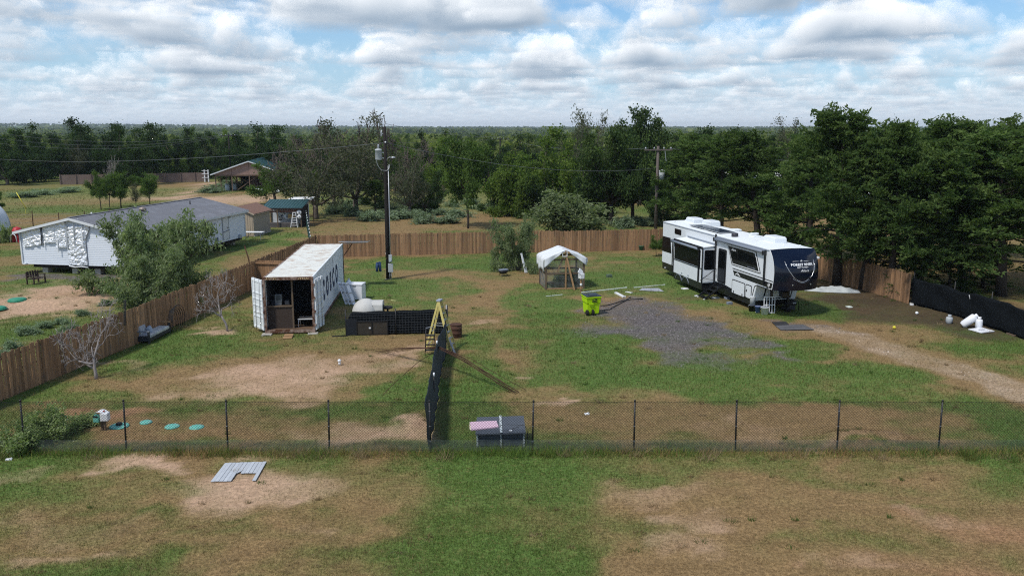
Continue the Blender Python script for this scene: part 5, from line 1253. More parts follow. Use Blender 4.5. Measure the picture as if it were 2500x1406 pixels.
def make_tree(kind, seed):
    """returns (trunk mesh, crown mesh, height, radius) in metres"""
    rng = np.random.default_rng(seed); tb = MB(); tips = []; H = 9.0
    def tube(pts, r0, r1, n=6):
        k = len(pts); tb.tube([tuple(p) for p in pts], [r0 + (r1 - r0) * i / (k - 1) for i in range(k)], n)
    if kind in ('cedar', 'lowcedar'):
        tr = branch(rng, (0, 0, -.1), (rng.normal() * .05, rng.normal() * .05, 1), H * .95, 8, .05, .05); tube(tr, .24, .03, 8)
        nb = 58
        for i in range(nb):
            f = (.22 if kind == 'cedar' else .02) + (.76 if kind == 'cedar' else .96) * (i / nb) ** .9; q = f * 8; k = int(min(q, 7)); p = tr[k] + (tr[k + 1] - tr[k]) * (q - k)
            a = i * 2.4 + rng.normal() * .5; up = -.05 + .75 * f
            L = (3.2 * (1 - f) ** .62 * rng.uniform(.6, 1.2) + .55) * (1.0 if f > .3 else .9)
            br = branch(rng, p, (math.cos(a), math.sin(a), up), L, 5, .12, .02); tube(br, .05 * (1.2 - f) + .012, .008, 4)
            for j in range(2, 6):
                for _ in range(3):
                    d2 = unit(br[j] - br[j - 1] + rng.normal(size=3) * np.array([.5, .5, .22]) * .9); l2 = rng.uniform(.25, .75) * (1.1 - .35 * f)
                    tips.append((br[j] * rng.uniform(.97, 1.0) + d2 * l2 * .3, d2, l2))
        C, D, T = [], [], []
        for p, d, l in tips:
            m = 38; t = rng.uniform(0, 1, (m, 1)); c = p + d * l * t * 1.35 + rng.normal(size=(m, 3)) * np.array([.15, .15, .06]) * (1.1 - .5 * t)
            C.append(c); D.append(np.repeat((d + np.array([0, 0, .15]))[None], m, 0)); T.append(np.full(m, rng.uniform(.1, .8)) + rng.normal(size=m) * .13 + .15 * t[:, 0])
        C, D, T = np.concatenate(C), unit(np.concatenate(D)), np.concatenate(T)
        V, F, K = leaf_quads(rng, C, D, .088, 2.0, T, .6); lm = LM['cedar']; bk = M_BARKD
    elif kind in ('oak', 'elm', 'green', 'dull', 'sapling', 'wood'):
        th = {'oak': .20, 'elm': .09, 'green': .22, 'dull': .16, 'sapling': .36, 'wood': .12}[kind] * H
        tr = branch(rng, (0, 0, -.1), (rng.normal() * .08, rng.normal() * .08, 1), th, 4, .06, .1); tube(tr, .30 if kind != 'sapling' else .17, .22 if kind != 'sapling' else .13, 8)
        nl = {'wood': 10, 'elm': 10}.get(kind, 8)
        for i in range(nl):
            a = i * 2 * PI / nl + rng.normal() * .35; up = ((-.02, .45, 1.0, 2.2) if kind in ('wood', 'elm') else (.25, .6, 1.1, 2.2))[i % 4] * rng.uniform(.8, 1.2)
            d = np.array([math.cos(a), math.sin(a), up]); d /= np.linalg.norm(d)
            L = (H - th) * (.56 + .42 * d[2]) * rng.uniform(.8, 1.02)
            lb = branch(rng, tr[-1], d, L, 6, .16, .04); tube(lb, .13, .022, 6)
            for j in range(2, 7):
                for _ in range(3):
                    d2 = unit(unit(lb[j] - lb[j - 1]) + rng.normal(size=3) * .75); l2 = rng.uniform(.6, 1.7) * (1 if j < 6 else .8)
                    sb = branch(rng, lb[j], d2, l2, 3, .2, .03); tube(sb, .03, .006, 4)
                    tips += [(sb[-1], d2, 1.0), (sb[2], d2, .9)]
                    if rng.random() < .4: tips.append((sb[1] + rng.normal(size=3) * .3, d2, .8))
        dens = {'oak': 46, 'elm': 44, 'green': 46, 'dull': 22, 'sapling': 36, 'wood': 40}[kind]
        C, T, D = [], [], []
        for p, d, k in tips:
            m = int(dens * rng.uniform(.5, 1.4)); C.append(p + rng.normal(size=(m, 3)) * np.array([.40, .40, .27]) * k); D.append(np.repeat(d[None], m, 0))
            T.append(np.full(m, rng.uniform(.1, .75)) + rng.normal(size=m) * .16)
        C, D, T = np.concatenate(C), np.concatenate(D), np.concatenate(T)
        V, F, K = leaf_quads(rng, C, D, .19 if kind != 'dull' else .15, 1.35, T, .2); lm = LM[{'sapling': 'green'}.get(kind, kind)]; bk = M_BARKD if kind in ('oak', 'green', 'sapling') else M_BARK
    elif kind == 'mesq':
        H = 5.0
        for i in range(9):
            a = i * 2 * PI / 9 + rng.normal() * .4; up = (.35, .7, 1.5)[i % 3]
            d = np.array([math.cos(a), math.sin(a), up]); d /= np.linalg.norm(d)
            lb = branch(rng, (rng.normal() * .12, rng.normal() * .12, 0), d, (3.0 + 1.7 * d[2]) * rng.uniform(.8, 1.1), 7, .17, .03); tube(lb, .08, .015, 5)
            for j in range(2, 8):
                for _ in range(4):
                    d2 = unit(unit(lb[j] - lb[j - 1]) + rng.normal(size=3) * .7); sb = branch(rng, lb[j], d2, rng.uniform(.5, 1.3), 4, .22, -.03); tube(sb, .018, .004, 4); tips += [(q_, unit(sb[-1] - sb[0]), 1.0) for q_ in sb[1:]]
        C, T, D = [], [], []
        for p, d, k in tips:
            m = int(rng.uniform(12, 32)); dr = np.array([d[0] * .4, d[1] * .4, -.75])
            C.append(p + rng.normal(size=(m, 3)) * np.array([.17, .17, .13])); D.append(np.repeat(unit(dr)[None], m, 0)); T.append(np.full(m, rng.uniform(0, .8)) + rng.normal(size=m) * .2)
        C, D, T = np.concatenate(C), np.concatenate(D), np.concatenate(T)
        V, F, K = leaf_quads(rng, C, D, .075, 3.0, T, .45); lm = LM['mesq']; bk = M_BARK
    elif kind in ('bare', 'deadbig'):
        H = 5.0; mn = .011 if kind == 'bare' else .016
        def rec(p, d, L, r, dep):
            pts = branch(rng, p, d, L, 4, .16, .015); r1 = max(mn, r * .62); tube(pts, max(mn * 1.15, r), r1, 6 if dep < 2 else 3)
            if dep >= 6: return
            for k in range(4 if dep == 0 else rng.integers(2, 4)):
                j = 4 if k == 0 else rng.integers(2, 5)
                rec(pts[j], unit(unit(pts[j] - pts[j - 1]) + rng.normal(size=3) * (.62 if dep else .8) + np.array([0, 0, .05 if kind == 'bare' else .35])), L * rng.uniform(.62, .86) * (1.5 if dep == 0 else 1), r1 * .82, dep + 1)
        rec(np.zeros(3), (rng.normal() * .06, rng.normal() * .06, 1), .9, .12, 0)
        V = None; bk = M_BARKP
    elif kind in ('sage', 'weed', 'bush'):
        H = 1.5 if kind != 'bush' else 4.0; R = 1.0 if kind != 'bush' else 3.0
        for i in range(16):
            a = rng.uniform(0, 2 * PI); e = rng.uniform(.25, 1.5); d = np.array([math.cos(a) * math.cos(e), math.sin(a) * math.cos(e), math.sin(e)])
            L = (R * math.cos(e) ** 2 + H * math.sin(e) ** 2) * rng.uniform(.75, 1.0); lb = branch(rng, (0, 0, 0), d, L, 4, .12, .02); tube(lb, .022 * H, .004, 4)
            for j in range(1, 5):
                for _ in range(4 if kind != 'bush' else 9): tips.append((lb[j] + rng.normal(size=3) * .13 * H ** .7, unit(rng.normal(size=3) + [0, 0, .6]), 1))
        C, T, D = [], [], []
        for p, d, k in tips:
            m = int(rng.uniform(10, 24)) * (1 if kind != 'bush' else 2); s = .10 if kind != 'bush' else .24
            C.append(p + rng.normal(size=(m, 3)) * s); D.append(np.repeat(d[None], m, 0)); T.append(np.full(m, rng.uniform(.05, .85)) + rng.normal(size=m) * .15)
        C, D, T = np.concatenate(C), np.concatenate(D), np.concatenate(T); C[:, 2] = np.abs(C[:, 2])
        V, F, K = leaf_quads(rng, C, D, .075 if kind != 'bush' else .12, 1.9, T, .3); lm = LM['mesq' if kind == 'bush' else kind]; bk = M_BARK
    tm = tb.mesh('trunk', bk, recalc=False)
    zs = np.array([v[2] for v in tb.v]); xy = np.array([math.hypot(v[0], v[1]) for v in tb.v])
    if V is None: return tm, None, zs.max(), np.percentile(xy, 98)
    cm = np_mesh('crown', V, F, lm, K)
    return tm, cm, np.percentile(V[:, 2], 99.7), np.percentile(np.hypot(V[:, 0], V[:, 1]), 95)
LIB = {}
for kind, seeds in dict(cedar=(1, 2, 3, 4), oak=(11, 12, 13), elm=(21, 22), green=(31, 32), dull=(41, 42), sapling=(51, 52), wood=(15, 16, 17, 18), lowcedar=(6, 7), deadbig=(74, 75), mesq=(61, 62), bare=(71, 72, 73), sage=(81, 82), weed=(91, 92), bush=(95,)).items():
    LIB[kind] = [make_tree(kind, s) for s in seeds]
def put_tree(name, kind, var, x, y, h, rad, label, cat='tree', group=None, rz=None, trunk=None):
    tm, cm, H0, R0 = LIB[kind][var % len(LIB[kind])]
    z = float(zgnd(x, y)); r = empty(name, (x, y, z), random.uniform(0, 6.28) if rz is None else rz, label, cat, group)
    sc = (rad / R0, rad / R0, h / H0)
    a = link('trunk' if kind not in ('sage', 'weed', 'bush') else 'stem', tm, r); a.scale = sc
    if trunk: a.data = tm.copy(); a.data.materials.clear(); a.data.materials.append(trunk)
    if cm: c = link('crown' if kind not in ('sage', 'weed', 'bush') else 'foliage', cm, r); c.scale = sc
    return r
def tree_px(name, kind, var, px, base, top, half, label, group=None, cat='tree', rz=None, Y=None, trunk=None):
    x, y = gp(px, base)
    if Y: x, y = xat(px, base, Y), Y
    h = hz(px, top, y) - float(zgnd(x, y)); rad = half * (y * CP + CAM_H * SP) / FPX
    return put_tree(name, kind, var, x, y, max(h, .3), rad, label, cat, group, rz, trunk)
GR = 'cedars along the right-hand fence'; GL = 'dark trees at the far left'; GB = 'trees beyond the back fence'
# right-hand cedars, nearest first
for a in (
 ('cedar_tree', 'cedar', 0, 2443, 722, 318, 170, 'big cedar whose dark trunk stands behind the shade cloth near the right edge', GR),
 ('cedar_tree', 'cedar', 1, 2352, 706, 345, 140, 'cedar just left of the big right-edge cedar, behind the shade cloth', GR),
 ('cedar_tree', 'cedar', 2, 2228, 716, 345, 150, 'cedar with low boughs drooping over the meeting of plank fence and shade cloth', GR),
 ('cedar_tree', 'cedar', 3, 2168, 722, 350, 120, 'twin-trunk cedar in front of the right plank fence', GR),
 ('cedar_tree', 'cedar', 1, 2104, 706, 300, 120, 'slender cedar standing right behind the crumpled tarp', GR),
 ('cedar_tree', 'cedar', 0, 2042, 694, 268, 135, 'tallest cedar, its top standing above the skyline right of the trailer nose', GR),
 ('cedar_tree', 'cedar', 2, 2560, 700, 300, 170, 'cedar cut off by the right edge of the picture', GR),
 ('cedar_tree', 'cedar', 3, 1968, 640, 335, 120, 'cedar rising behind the glossy black trailer nose', GR),
 ('cedar_tree', 'cedar', 0, 2300, 640, 292, 130, 'cedar in the field behind the right fence, below a jagged skyline', GR),
 ('cedar_tree', 'cedar', 2, 2420, 628, 290, 120, 'cedar in the second row behind the right-edge cedar', GR),
 ('cedar_tree', 'cedar', 1, 1852, 600, 322, 115, 'cedar with a thick dark trunk directly behind the middle of the trailer', GR),
 ('cedar_tree', 'cedar', 3, 1755, 590, 335, 100, 'cedar behind the solar panels of the trailer roof', GR),
 ('cedar_tree', 'cedar', 2, 1664, 572, 330, 90, 'dense dark cedar rising behind the rear corner of the trailer', GR),
 ('cedar_tree', 'cedar', 1, 2175, 600, 310, 110, 'cedar in the second row between the tallest cedar and the drooping one', GR)):
    tree_px(*a)
for a in ((2232, 726, 575, 62, 'low drooping cedar in front of the plank fence end at the right'),(2400, 702, 590, 70, 'low dark cedar under the big cedars at the right edge'), (2130, 690, 590, 50, 'low dark cedar boughs behind the tarp, against the plank fence'), (2318, 712, 605, 60, 'low bushy cedar behind the shade cloth near the gas bottles')):
    tree_px('low_cedar', 'lowcedar', a[0] % 2, *a, GR)
for a in (
 ('oak_tree', 'oak', 0, 1490, 548, 318, 90, 'dark broad tree with thick trunk just beyond the back fence, left of the trailer', GB),
 ('oak_tree', 'oak', 1, 1545, 545, 300, 85, 'dark twin-trunk tree beyond the back fence nearest the trailer', GB),
 ('tall_oak_tree', 'oak', 2, 1560, 500, 266, 75, 'tall blue-green tree topping the skyline left of the trailer', GB),
 ('grey_cedar_tree', 'dull', 0, 1425, 505, 268, 62, 'greyish thin-leaved tree topping the skyline beside the tall blue-green tree', GB),
 ('elm_tree', 'elm', 1, 1420, 532, 345, 85, 'bright green tree just left of the dark thick-trunked tree', GB),
 ('elm_tree', 'elm', 0, 1330, 520, 316, 135, 'broad bright green tree behind the tarped coop', GB),
 ('elm_tree', 'elm', 1, 1265, 528, 380, 75, 'lower bright green tree leaning left behind the small mesquite', GB),
 ('young_oak_tree', 'sapling', 0, 1143, 558, 338, 72, 'slim round-headed tree with a straight bare trunk beyond the back fence', GB),
 ('willow_bush', 'bush', 0, 1385, 572, 470, 92, 'rounded grey-green bush just beyond the back fence behind the coop', GB),
 ('grey_tree', 'dull', 1, 1000, 528, 365, 55, 'thin grey-green multi-stem tree right of the power pole', GB),
 ('small_cedar', 'cedar', 1, 918, 522, 440, 34, 'small dark conical cedar left of the power pole foot', GB),
 ('old_oak_tree', 'dull', 1, 868, 520, 285, 125, 'huge old tree with grey limbs left of the power pole', GB),
 ('spreading_tree', 'dull', 0, 772, 535, 335, 120, 'spreading grey-green tree with forked trunk beside the T-post row', GB),
 ('round_tree', 'green', 0, 672, 496, 398, 62, 'low round green tree between the barn and the lean-to', GB),
 ('back_tree', 'elm', 0, 1085, 470, 340, 60, 'mid-green tree behind the slim round-headed tree', GB),
 ('back_tree', 'wood', 2, 1060, 455, 320, 40, 'dark tree on the skyline right of the power pole', GB),
 ('back_tree', 'wood', 0, 1270, 455, 328, 50, 'dark tree on the skyline behind the bright green trees', GB),
 ('back_tree', 'wood', 1, 1190, 460, 345, 50, 'green tree below the distant pole between the slim tree and the bright trees', GB),
 ('back_tree', 'wood', 0, 1400, 480, 320, 70, 'green tree filling the gap left of the twin-trunk tree', GB),
 ('distant_oak', 'dull', 1, 1925, 470, 287, 60, 'pale rounded tree on the skyline above the trailer', GB),
 ('back_tree', 'wood', 1, 1700, 500, 315, 80, 'dark tree behind the wooden pole left of the trailer', GB),
 ('back_tree', 'wood', 1, 1790, 500, 318, 70, 'green tree on the skyline above the trailer roof', GB),
 ('back_tree', 'wood', 2, 2110, 500, 300, 60, 'dark tree on the skyline just right of the tallest cedar', GB),
 ('back_tree', 'cedar', 2, 2350, 520, 294, 70, 'dark tree on the skyline above the gas bottles', GB),
 ('back_tree', 'cedar', 0, 2480, 520, 290, 60, 'dark spiky tree on the skyline at the right edge', GB),
 ('back_tree', 'wood', 0, 2220, 500, 312, 80, 'dark tree behind the long white building on the right', GB),
 ('back_tree', 'dull', 1, 2010, 490, 316, 60, 'dull green tree behind the tallest cedar', GB)):
    tree_px(*a)
for a in (('leafy_tree', 'wood', 1, 1228, 518, 400, 62, 'rounded green tree just beyond the back fence right of the slim tree', GB), ('leafy_tree', 'wood', 2, 1300, 530, 425, 66, 'low leafy tree between the small mesquite and the rounded grey-green bush', GB),
          ('leafy_tree', 'wood', 3, 1462, 542, 392, 58, 'leafy tree between the rounded bush and the dark thick-trunked tree', GB), ('leafy_tree', 'wood', 0, 1608, 552, 398, 54, 'leafy tree filling the gap beside the rear of the trailer', GB),
          ('leafy_tree', 'wood', 1, 1705, 575, 400, 60, 'leafy tree low behind the rear roof of the trailer', GB), ('leafy_tree', 'wood', 2, 1905, 600, 410, 66, 'leafy tree low behind the front roof of the trailer', GB), ('leafy_tree', 'wood', 3, 1040, 520, 410, 50, 'leafy tree between the thin grey-green tree and the slim tree', GB)):
    tree_px(*a)
# the rest of the tree belt behind, row by row
_k = 0
for band, (x0, x1, base, tl, th, n, lab, grp) in enumerate(((700, 1010, 470, 322, 372, 9, 'tree in the wood behind the dead trees and the power pole', 'wood behind the power pole'), (1010, 1420, 452, 338, 372, 12, 'tree in the wood behind the slim and the bright green trees', 'wood behind the middle of the yard'),
        (1400, 1760, 492, 322, 360, 11, 'tree in the wood behind the dark trees left of the trailer', 'wood left of the trailer'), (1740, 2560, 500, 310, 345, 22, 'tree in the wood behind the right-hand cedars', 'wood behind the right-hand cedars'), (-40, 720, 436, 322, 372, 16, 'tree filling the dark wood along the far left', 'wood at the far left'))):
    for i in range(n):
        px = x0 + (x1 - x0) * (i + .5) / n + random.uniform(-10, 10); tree_px('wood_tree', ('wood', 'green', 'wood', 'elm', 'wood', 'dull')[_k % 6], _k // 6, px, base + random.uniform(-22, 6), random.uniform(tl, th), random.uniform(38, 62), lab, grp); _k += 1
# bare crown over the old oak: dead limbs standing out of the foliage
for px, base, top, half, lab in ((930, 508, 262, 75, 'bare grey dead tree rising above the skyline just left of the power pole'), (815, 508, 285, 90, 'bare grey dead tree with pinkish twigs on the skyline left of the old tree'), (735, 500, 325, 70, 'bare grey twiggy tree over the barn roof'), (1000, 500, 335, 70, 'bare grey twiggy tree right of the power pole')):
    tree_px('dead_tree', 'deadbig', int(px) % 3, px, base, top, half, lab, 'dead trees behind the power pole', trunk=M_BARK)
# far left woods
FL_ = [(20, 470, 330, 75, 'leftmost dark tree at the left edge of the far woods'), (85, 470, 318, 65, 'dark tree second from the left edge in the far woods'), (150, 440, 306, 70, 'dark tree above the left end of the far plank fence'), (235, 438, 292, 85, 'highest dome of dark foliage in the far left woods'),
       (310, 436, 312, 60, 'dark tree right of the highest dome in the far woods'), (375, 434, 304, 70, 'dark tree on the skyline above the middle of the far plank fence'), (445, 432, 312, 60, 'dark tree on the skyline above the right end of the far plank fence'), (520, 436, 330, 55, 'dark tree behind the distant crossarm pole'),
       (640, 436, 306, 75, 'large dark tree on the skyline behind the barn roof'), (590, 434, 326, 50, 'dark tree between the crossarm pole and the large tree by the barn'), (60, 440, 372, 60, 'lower dark tree at the left edge of the woods'), (700, 440, 325, 60, 'dark tree right of the barn roof below the pinkish twigs')]
for i, (px, base, top, half, lab) in enumerate(FL_): tree_px('woodland_tree', 'wood', i, px, base, top, half, lab, GL, Y=150 + 9 * (i % 4))
for i, (px, base, top, half, lab) in enumerate(((330, 441, 372, 38, 'small tree before the woods, behind the middle of the far plank fence'), (455, 438, 362, 36, 'brighter small tree before the woods near the gate posts'), (505, 436, 385, 30, 'small feathery tree left of the barn'), (190, 438, 340, 40, 'silvery dead-topped tree in the far left woods'))):
    tree_px('small_tree', ('green', 'elm', 'elm', 'dull')[i], i, px, base, top, half, lab, 'small trees before the far woods')
for i, (px, top) in enumerate(((478, 312), (552, 318), (1450, 318), (1640, 320), (40, 318))): tree_px('pale_tree', 'elm', i, px, 430, top, 34, ('pale yellow-green tree peeping over the woods left of the crossarm pole', 'pale yellow-green tree peeping over the woods above the crossarm pole', 'pale green tree peeping out left of the tall skyline tree', 'pale green tree peeping out right of the tall skyline tree', 'pale green tree behind the left end of the woods')[i], 'pale trees behind the woods', Y=215)
tree_px('dead_snag', 'bare', 1, 272, 440, 378, 18, 'bleached dead snag standing behind the far plank fence', Y=140)
# five slim trees in the left field
for px, base, top, half, lab in ((247, 513, 418, 30, 'leftmost slim tree behind the mobile home roof'), (268, 506, 428, 24, 'slim tree touching the leftmost one behind the mobile home'), (296, 508, 420, 34, 'middle slim tree of the row behind the mobile home'), (332, 502, 445, 18, 'thin sparse sapling of the row behind the mobile home'), (366, 500, 425, 30, 'rightmost slim tree of the row behind the mobile home')):
    tree_px('slim_tree', 'sapling' if px != 332 else 'dull', int(px) % 2, px, base, top, half, lab, 'slim trees behind the mobile home')
tree_px('edge_tree', 'green', 1, -12, 520, 462, 22, 'fragment of a dark tree at the left edge above the camper')
tree_px('camper_shrub', 'weed', 0, 18, 592, 545, 14, 'dark green shrub beside the beige camper', cat='shrub'); tree_px('camper_shrub', 'weed', 1, 36, 588, 552, 12, 'second dark shrub between the camper and the mobile home', cat='shrub')
# mesquites and bare trees near the yard
put_tree('mesquite_tree', 'mesq', 0, -20.3, 48.6, 5.1, 3.2, 'big feathery mesquite hiding the middle of the mobile home', 'tree', None, .6)
put_tree('mesquite_tree', 'mesq', 1, -23.3, 51.4, 4.7, 3.2, 'lighter mesquite leaning left before the foil gable', 'tree', None, 2.0)
put_tree('mesquite_tree', 'mesq', 1, -19.9, 45.8, 3.4, 2.6, 'low dense mesquite nearest the left fence, below the big one', 'tree', None, 4.0)
tree_px('young_mesquite', 'mesq', 0, 1262, 660, 536, 66, 'airy small mesquite in the yard, left of the tarped coop', rz=1.0)
tree_px('bare_tree', 'bare', 0, 235, 925, 735, 85, 'pale leafless tree by the left fence nearest the front', 'leafless trees in the yard', rz=2.2)
tree_px('bare_tree', 'bare', 2, 555, 808, 655, 72, 'leafless tree with dark trunk between the sofa and the container', 'leafless trees in the yard', rz=.4)
tree_px('young_sapling', 'sapling', 1, 1602, 626, 575, 22, 'small dark sapling by the back fence near the trailer', rz=.4)
# sage-green undergrowth beyond the back fence
SG = [(820, 520), (860, 528), (905, 540), (960, 535), (1010, 532), (1040, 515), (1075, 525), (1105, 505), (1150, 500), (1185, 512), (1215, 520), (1060, 495), (1000, 505), (935, 508), (980, 520), (1120, 530), (1030, 545), (850, 508), (1555, 548), (1520, 556), (1590, 552), (1235, 500), (1090, 545), (885, 500)]
for i, (px, py) in enumerate(SG):
    x, y = gp(px, py); put_tree('sage_shrub', 'sage', i, x, y, random.uniform(.8, 1.35), random.uniform(1.0, 2.0), 'sage-green shrub in the undergrowth beyond the back fence', 'shrub', 'sage shrubs beyond the back fence')
for i, (px, py) in enumerate(((60, 482), (95, 476), (165, 470), (560, 452), (535, 462), (515, 470), (575, 458))):
    x, y = gp(px, py); put_tree('field_weeds', 'sage', i, x, y, .9, 2.2, ('pale weed clump in the far left field' if px < 300 else 'pale weed clump before the unfinished barn'), 'weed clump', 'weed clumps in the far field' if px < 300 else 'weed clumps by the barn')
# weeds by the front fence and along the neighbour's side of the left fence
for i, (px, py, h, rad, lab) in enumerate(((118, 1072, 1.15, .66, 'bushy flowering weed behind the chain-link fence at lower left'), (48, 1102, .95, .62, 'pale leafy weed in front of the chain-link fence at the left edge'), (75, 1088, .6, .5, 'low leafy weed between the two big weeds at the left fence post'), (205, 1040, .45, .6, 'dark low weed beside the septic control box'))):
    x, y = gp(px, py); put_tree('tall_weed', 'weed', i, x, y, h, rad, lab, 'weed')
for i, (px, py) in enumerate(((65, 815), (30, 850), (110, 800), (150, 790), (200, 770), (260, 745), (10, 870), (170, 812), (285, 725))):
    x, y = gp(px, py); put_tree('roadside_weed', 'sage', i, x, y, random.uniform(.3, .5), random.uniform(.4, .6), 'pale green weed on the neighbour side of the left fence', 'weed', 'weeds behind the left fence')

# tall uncut grass under the chain-link fence
def tall_grass():
    n = 17000; X = RNG.uniform(-20, 21, n); Y = 24.78 + RNG.normal(size=n) * .20
    amp = .35 + .9 * fbm(X / 1.3, Y / 3, 3, 51); k = RNG.random(n) < np.clip(amp * .9, 0, 1); X, Y, amp = X[k], Y[k], amp[k]; m = len(X)
    Wt = field(X, Y); Wt[:, 0] += .25 + .2 * amp
    col = blade_colour(Wt, m) * 1.5
    h = .26 * amp * RNG.uniform(.5, 1.5, m)
    V, F, C = blades(X, Y, ground_relief(X, Y), h, .014 * RNG.uniform(.6, 1.4, m), col, 1.1)
    tag(link('tall_grass', np_mesh('tall_grass', V, F, BLADE, C)), kind='stuff')
tall_grass()

# ------------------------------------------------------------------ woods running to the horizon: one mass
def far_woods():
    rng = np.random.default_rng(77); Vs, Fs, Ks = [], [], []; base = 0
    def crowns(n, d0, d1, q, size, r, hmin, hmax, spread):
        nonlocal base
        D = d0 * (d1 / d0) ** rng.random(n); A = rng.uniform(-spread, spread, n); X, Y = np.sin(A) * D, np.cos(A) * D
        keep = fbm(X / 160 + 9, Y / 160, 3, 61) > .36; X, Y = X[keep], Y[keep]; n = len(X)
        Hh = rng.uniform(hmin, hmax, n) * (.75 + .5 * fbm(X / 60, Y / 60, 2, 62)); Rr = r * rng.uniform(.7, 1.3, n); T = np.clip(fbm(X / 90, Y / 90, 3, 63) * 1.6 - .35 + rng.normal(size=n) * .2, 0, 1)
        P = unit(rng.normal(size=(n, q, 3))) * rng.uniform(.6, 1.0, (n, q, 1)); P[..., 2] = np.abs(P[..., 2]) * 1.0
        C = P * np.stack([Rr, Rr, Hh * .55], 1)[:, None]; C[..., 2] += (Hh * .42)[:, None]
        C += np.stack([X, Y, zgnd(X, Y)], 1)[:, None]; C = C.reshape(-1, 3)
        V, F, K = leaf_quads(rng, C, unit(rng.normal(size=C.shape)), size, 1.3, np.repeat(T, q) + rng.normal(size=len(C)) * .12, 0)
        Vs.append(V); Fs.append(F + base); Ks.append(K); base += len(V)
    crowns(1100, 190, 520, 80, 1.5, 3.6, 5.0, 8.5, .75)
    crowns(2600, 480, 1500, 26, 3.2, 5.0, 5.5, 9, .72)
    crowns(5200, 1400, 5600, 9, 9.0, 9.0, 6, 11, .70)
    tag(link('far_woods', np_mesh('far_woods', np.concatenate(Vs), np.concatenate(Fs), leaf_mat('far_canopy', (.060, .095, .034), (.215, .250, .080), .4), np.concatenate(Ks))), kind='stuff')
far_woods()

# ------------------------------------------------------------------ the air
hm = bpy.data.materials.new('haze'); hm.use_nodes = True; hm.node_tree.nodes.clear()
_o = hm.node_tree.nodes.new('ShaderNodeOutputMaterial'); _v = hm.node_tree.nodes.new('ShaderNodeVolumePrincipled')
_v.inputs['Color'].default_value = (.72, .82, .95, 1); _v.inputs['Density'].default_value = HAZE; _v.inputs['Anisotropy'].default_value = .2
hm.node_tree.links.new(_v.outputs[0], _o.inputs['Volume'])
if HAZE > 0:
    tag(MB().mm((-RAD - 60, -460, -6.0), (RAD + 60, RAD + 60, 42)).build('haze', hm), kind='stuff')

# ------------------------------------------------------------------ things left about the yard
# outdoor sofa along the left fence (local x away from the fence, y along it)
r = empty('outdoor_sofa', (-17.85, 38.45, 0), math.radians(-4), 'dark-framed outdoor sofa with grey cushions against the left fence', 'sofa')
M_SOFA = PM('charcoal_frame', (.030, .034, .042), .5, var=.15); M_CUSH = PM('grey_cushion', (.34, .36, .39), .95, var=.1, bump=.15); M_CUSHL = PM('pale_cushion', (.47, .48, .47), .95, var=.1)
SL2, SD2 = 2.15, .78
MB().mm((.0, 0, .10), (SD2, SL2, .24)).build('base', M_SOFA, r)
for y in (.04, SL2 - .04):
    a = empty('arm', (0, y, 0)); a.parent = r
    for x in (.05, SD2 - .05): MB().box((x, 0, .29), (.08, .08, .58)).build('arm_post', M_SOFA, a)
    MB().box((SD2 / 2, 0, .575), (SD2, .09, .045)).build('arm_rest', M_GREYV if y < 1 else M_LUMBER, a)
    MB().box((SD2 / 2, 0, .30), (SD2, .04, .10)).build('arm_rail', M_SOFA, a)
MB().mm((.0, .05, .30), (.05, SL2 - .05, .74)).build('back_rail', M_SOFA, r)
for k in range(3): MB().mm((.10, .09 + k * .66, .245), (SD2 - .01, .09 + k * .66 + .645, .40)).build('seat_cushion', M_CUSHL if k else M_CUSH, r, bevel=.04)
MB().box((.20, .42, .58), (.20, .60, .42), 0, 0, -.25).build('back_cushion', M_CUSH, r, bevel=.06)
MB().box((.42, .78, .50), (.18, .45, .34), .3, 0, -.5).build('throw_pillow', PM('blue_grey_pillow', (.33, .38, .45), .95), r, bevel=.06)
for x in (.05, SD2 - .05):
    for y in (.05, SL2 - .05): MB().box((x, y, .05), (.07, .07, .1)).build('leg', M_SOFA, r)
# coil of black pipe on the fence
r = empty('pipe_coil', (-17.2, 41.35, 0), 0, 'hoops of black poly pipe leaning on the fence behind the sofa', 'pipe coil')
for k in range(5):
    rad = .62 + .05 * k
    MB().tube([(.10 + .05 * k + .03 * math.sin(3 * q), -.15 + .35 * k * .2 + rad * math.cos(q), .36 + rad * math.sin(q) * 1.05) for q in np.linspace(-.45, PI + .45, 22)], .016, 6).build('hoop', M_BLACK, r)
r = empty('trellis_top', (-17.55, 37.0, 0), math.radians(85), 'black metal rack sticking up over the left fence near the sofa', 'rack')
for s in (0, .12): MB().bar((s, 0, 1.2), (s + .22, .02, 2.35), .035).build('side_bar', M_BLACKMETAL, r)
for k in range(6): MB().bar((.02 + .05 * k + .03, 0, 1.55 + .13 * k), (.15 + .05 * k, 0, 1.55 + .13 * k), .025).build('rung', M_BLACKMETAL, r)

# septic control box and lids
M_TEAL = PM('teal_plastic', (.13, .43, .36), .55, var=.1, dirt=((.28, .42, .34), 4, .5, .8))
r = empty('septic_control_box', (-13.74, 26.88, 0), math.radians(-6), 'white and green control box on short dark posts behind the chain-link fence', 'control box')
for x in (-.05, .05): MB().box((x, 0, .25), (.06, .07, .54)).build('post', M_POST, r)
b = MB(); b.grid(lambda u, v: (-.24 + .36 * u, -.16 + .32 * v, .60 + .09 * math.sin(PI * u) ** .7), 8, 3); b.build('white_hood', M_WHITE, r)
MB().box((.10, -.02, .50), (.26, .26, .28), .2).build('white_box', M_WHITE, r, bevel=.03); MB().box((-.16, -.05, .44), (.20, .22, .24)).build('green_box', M_TEAL, r, bevel=.02); MB().box((-.16, -.165, .53), (.18, .01, .06)).build('dark_lid', M_BLACK, r); MB().cyl((.06, 0, .66), (.06, 0, .70), .03, 8).build('red_knob', PM('red_plastic2', (.35, .05, .04), .5), r)
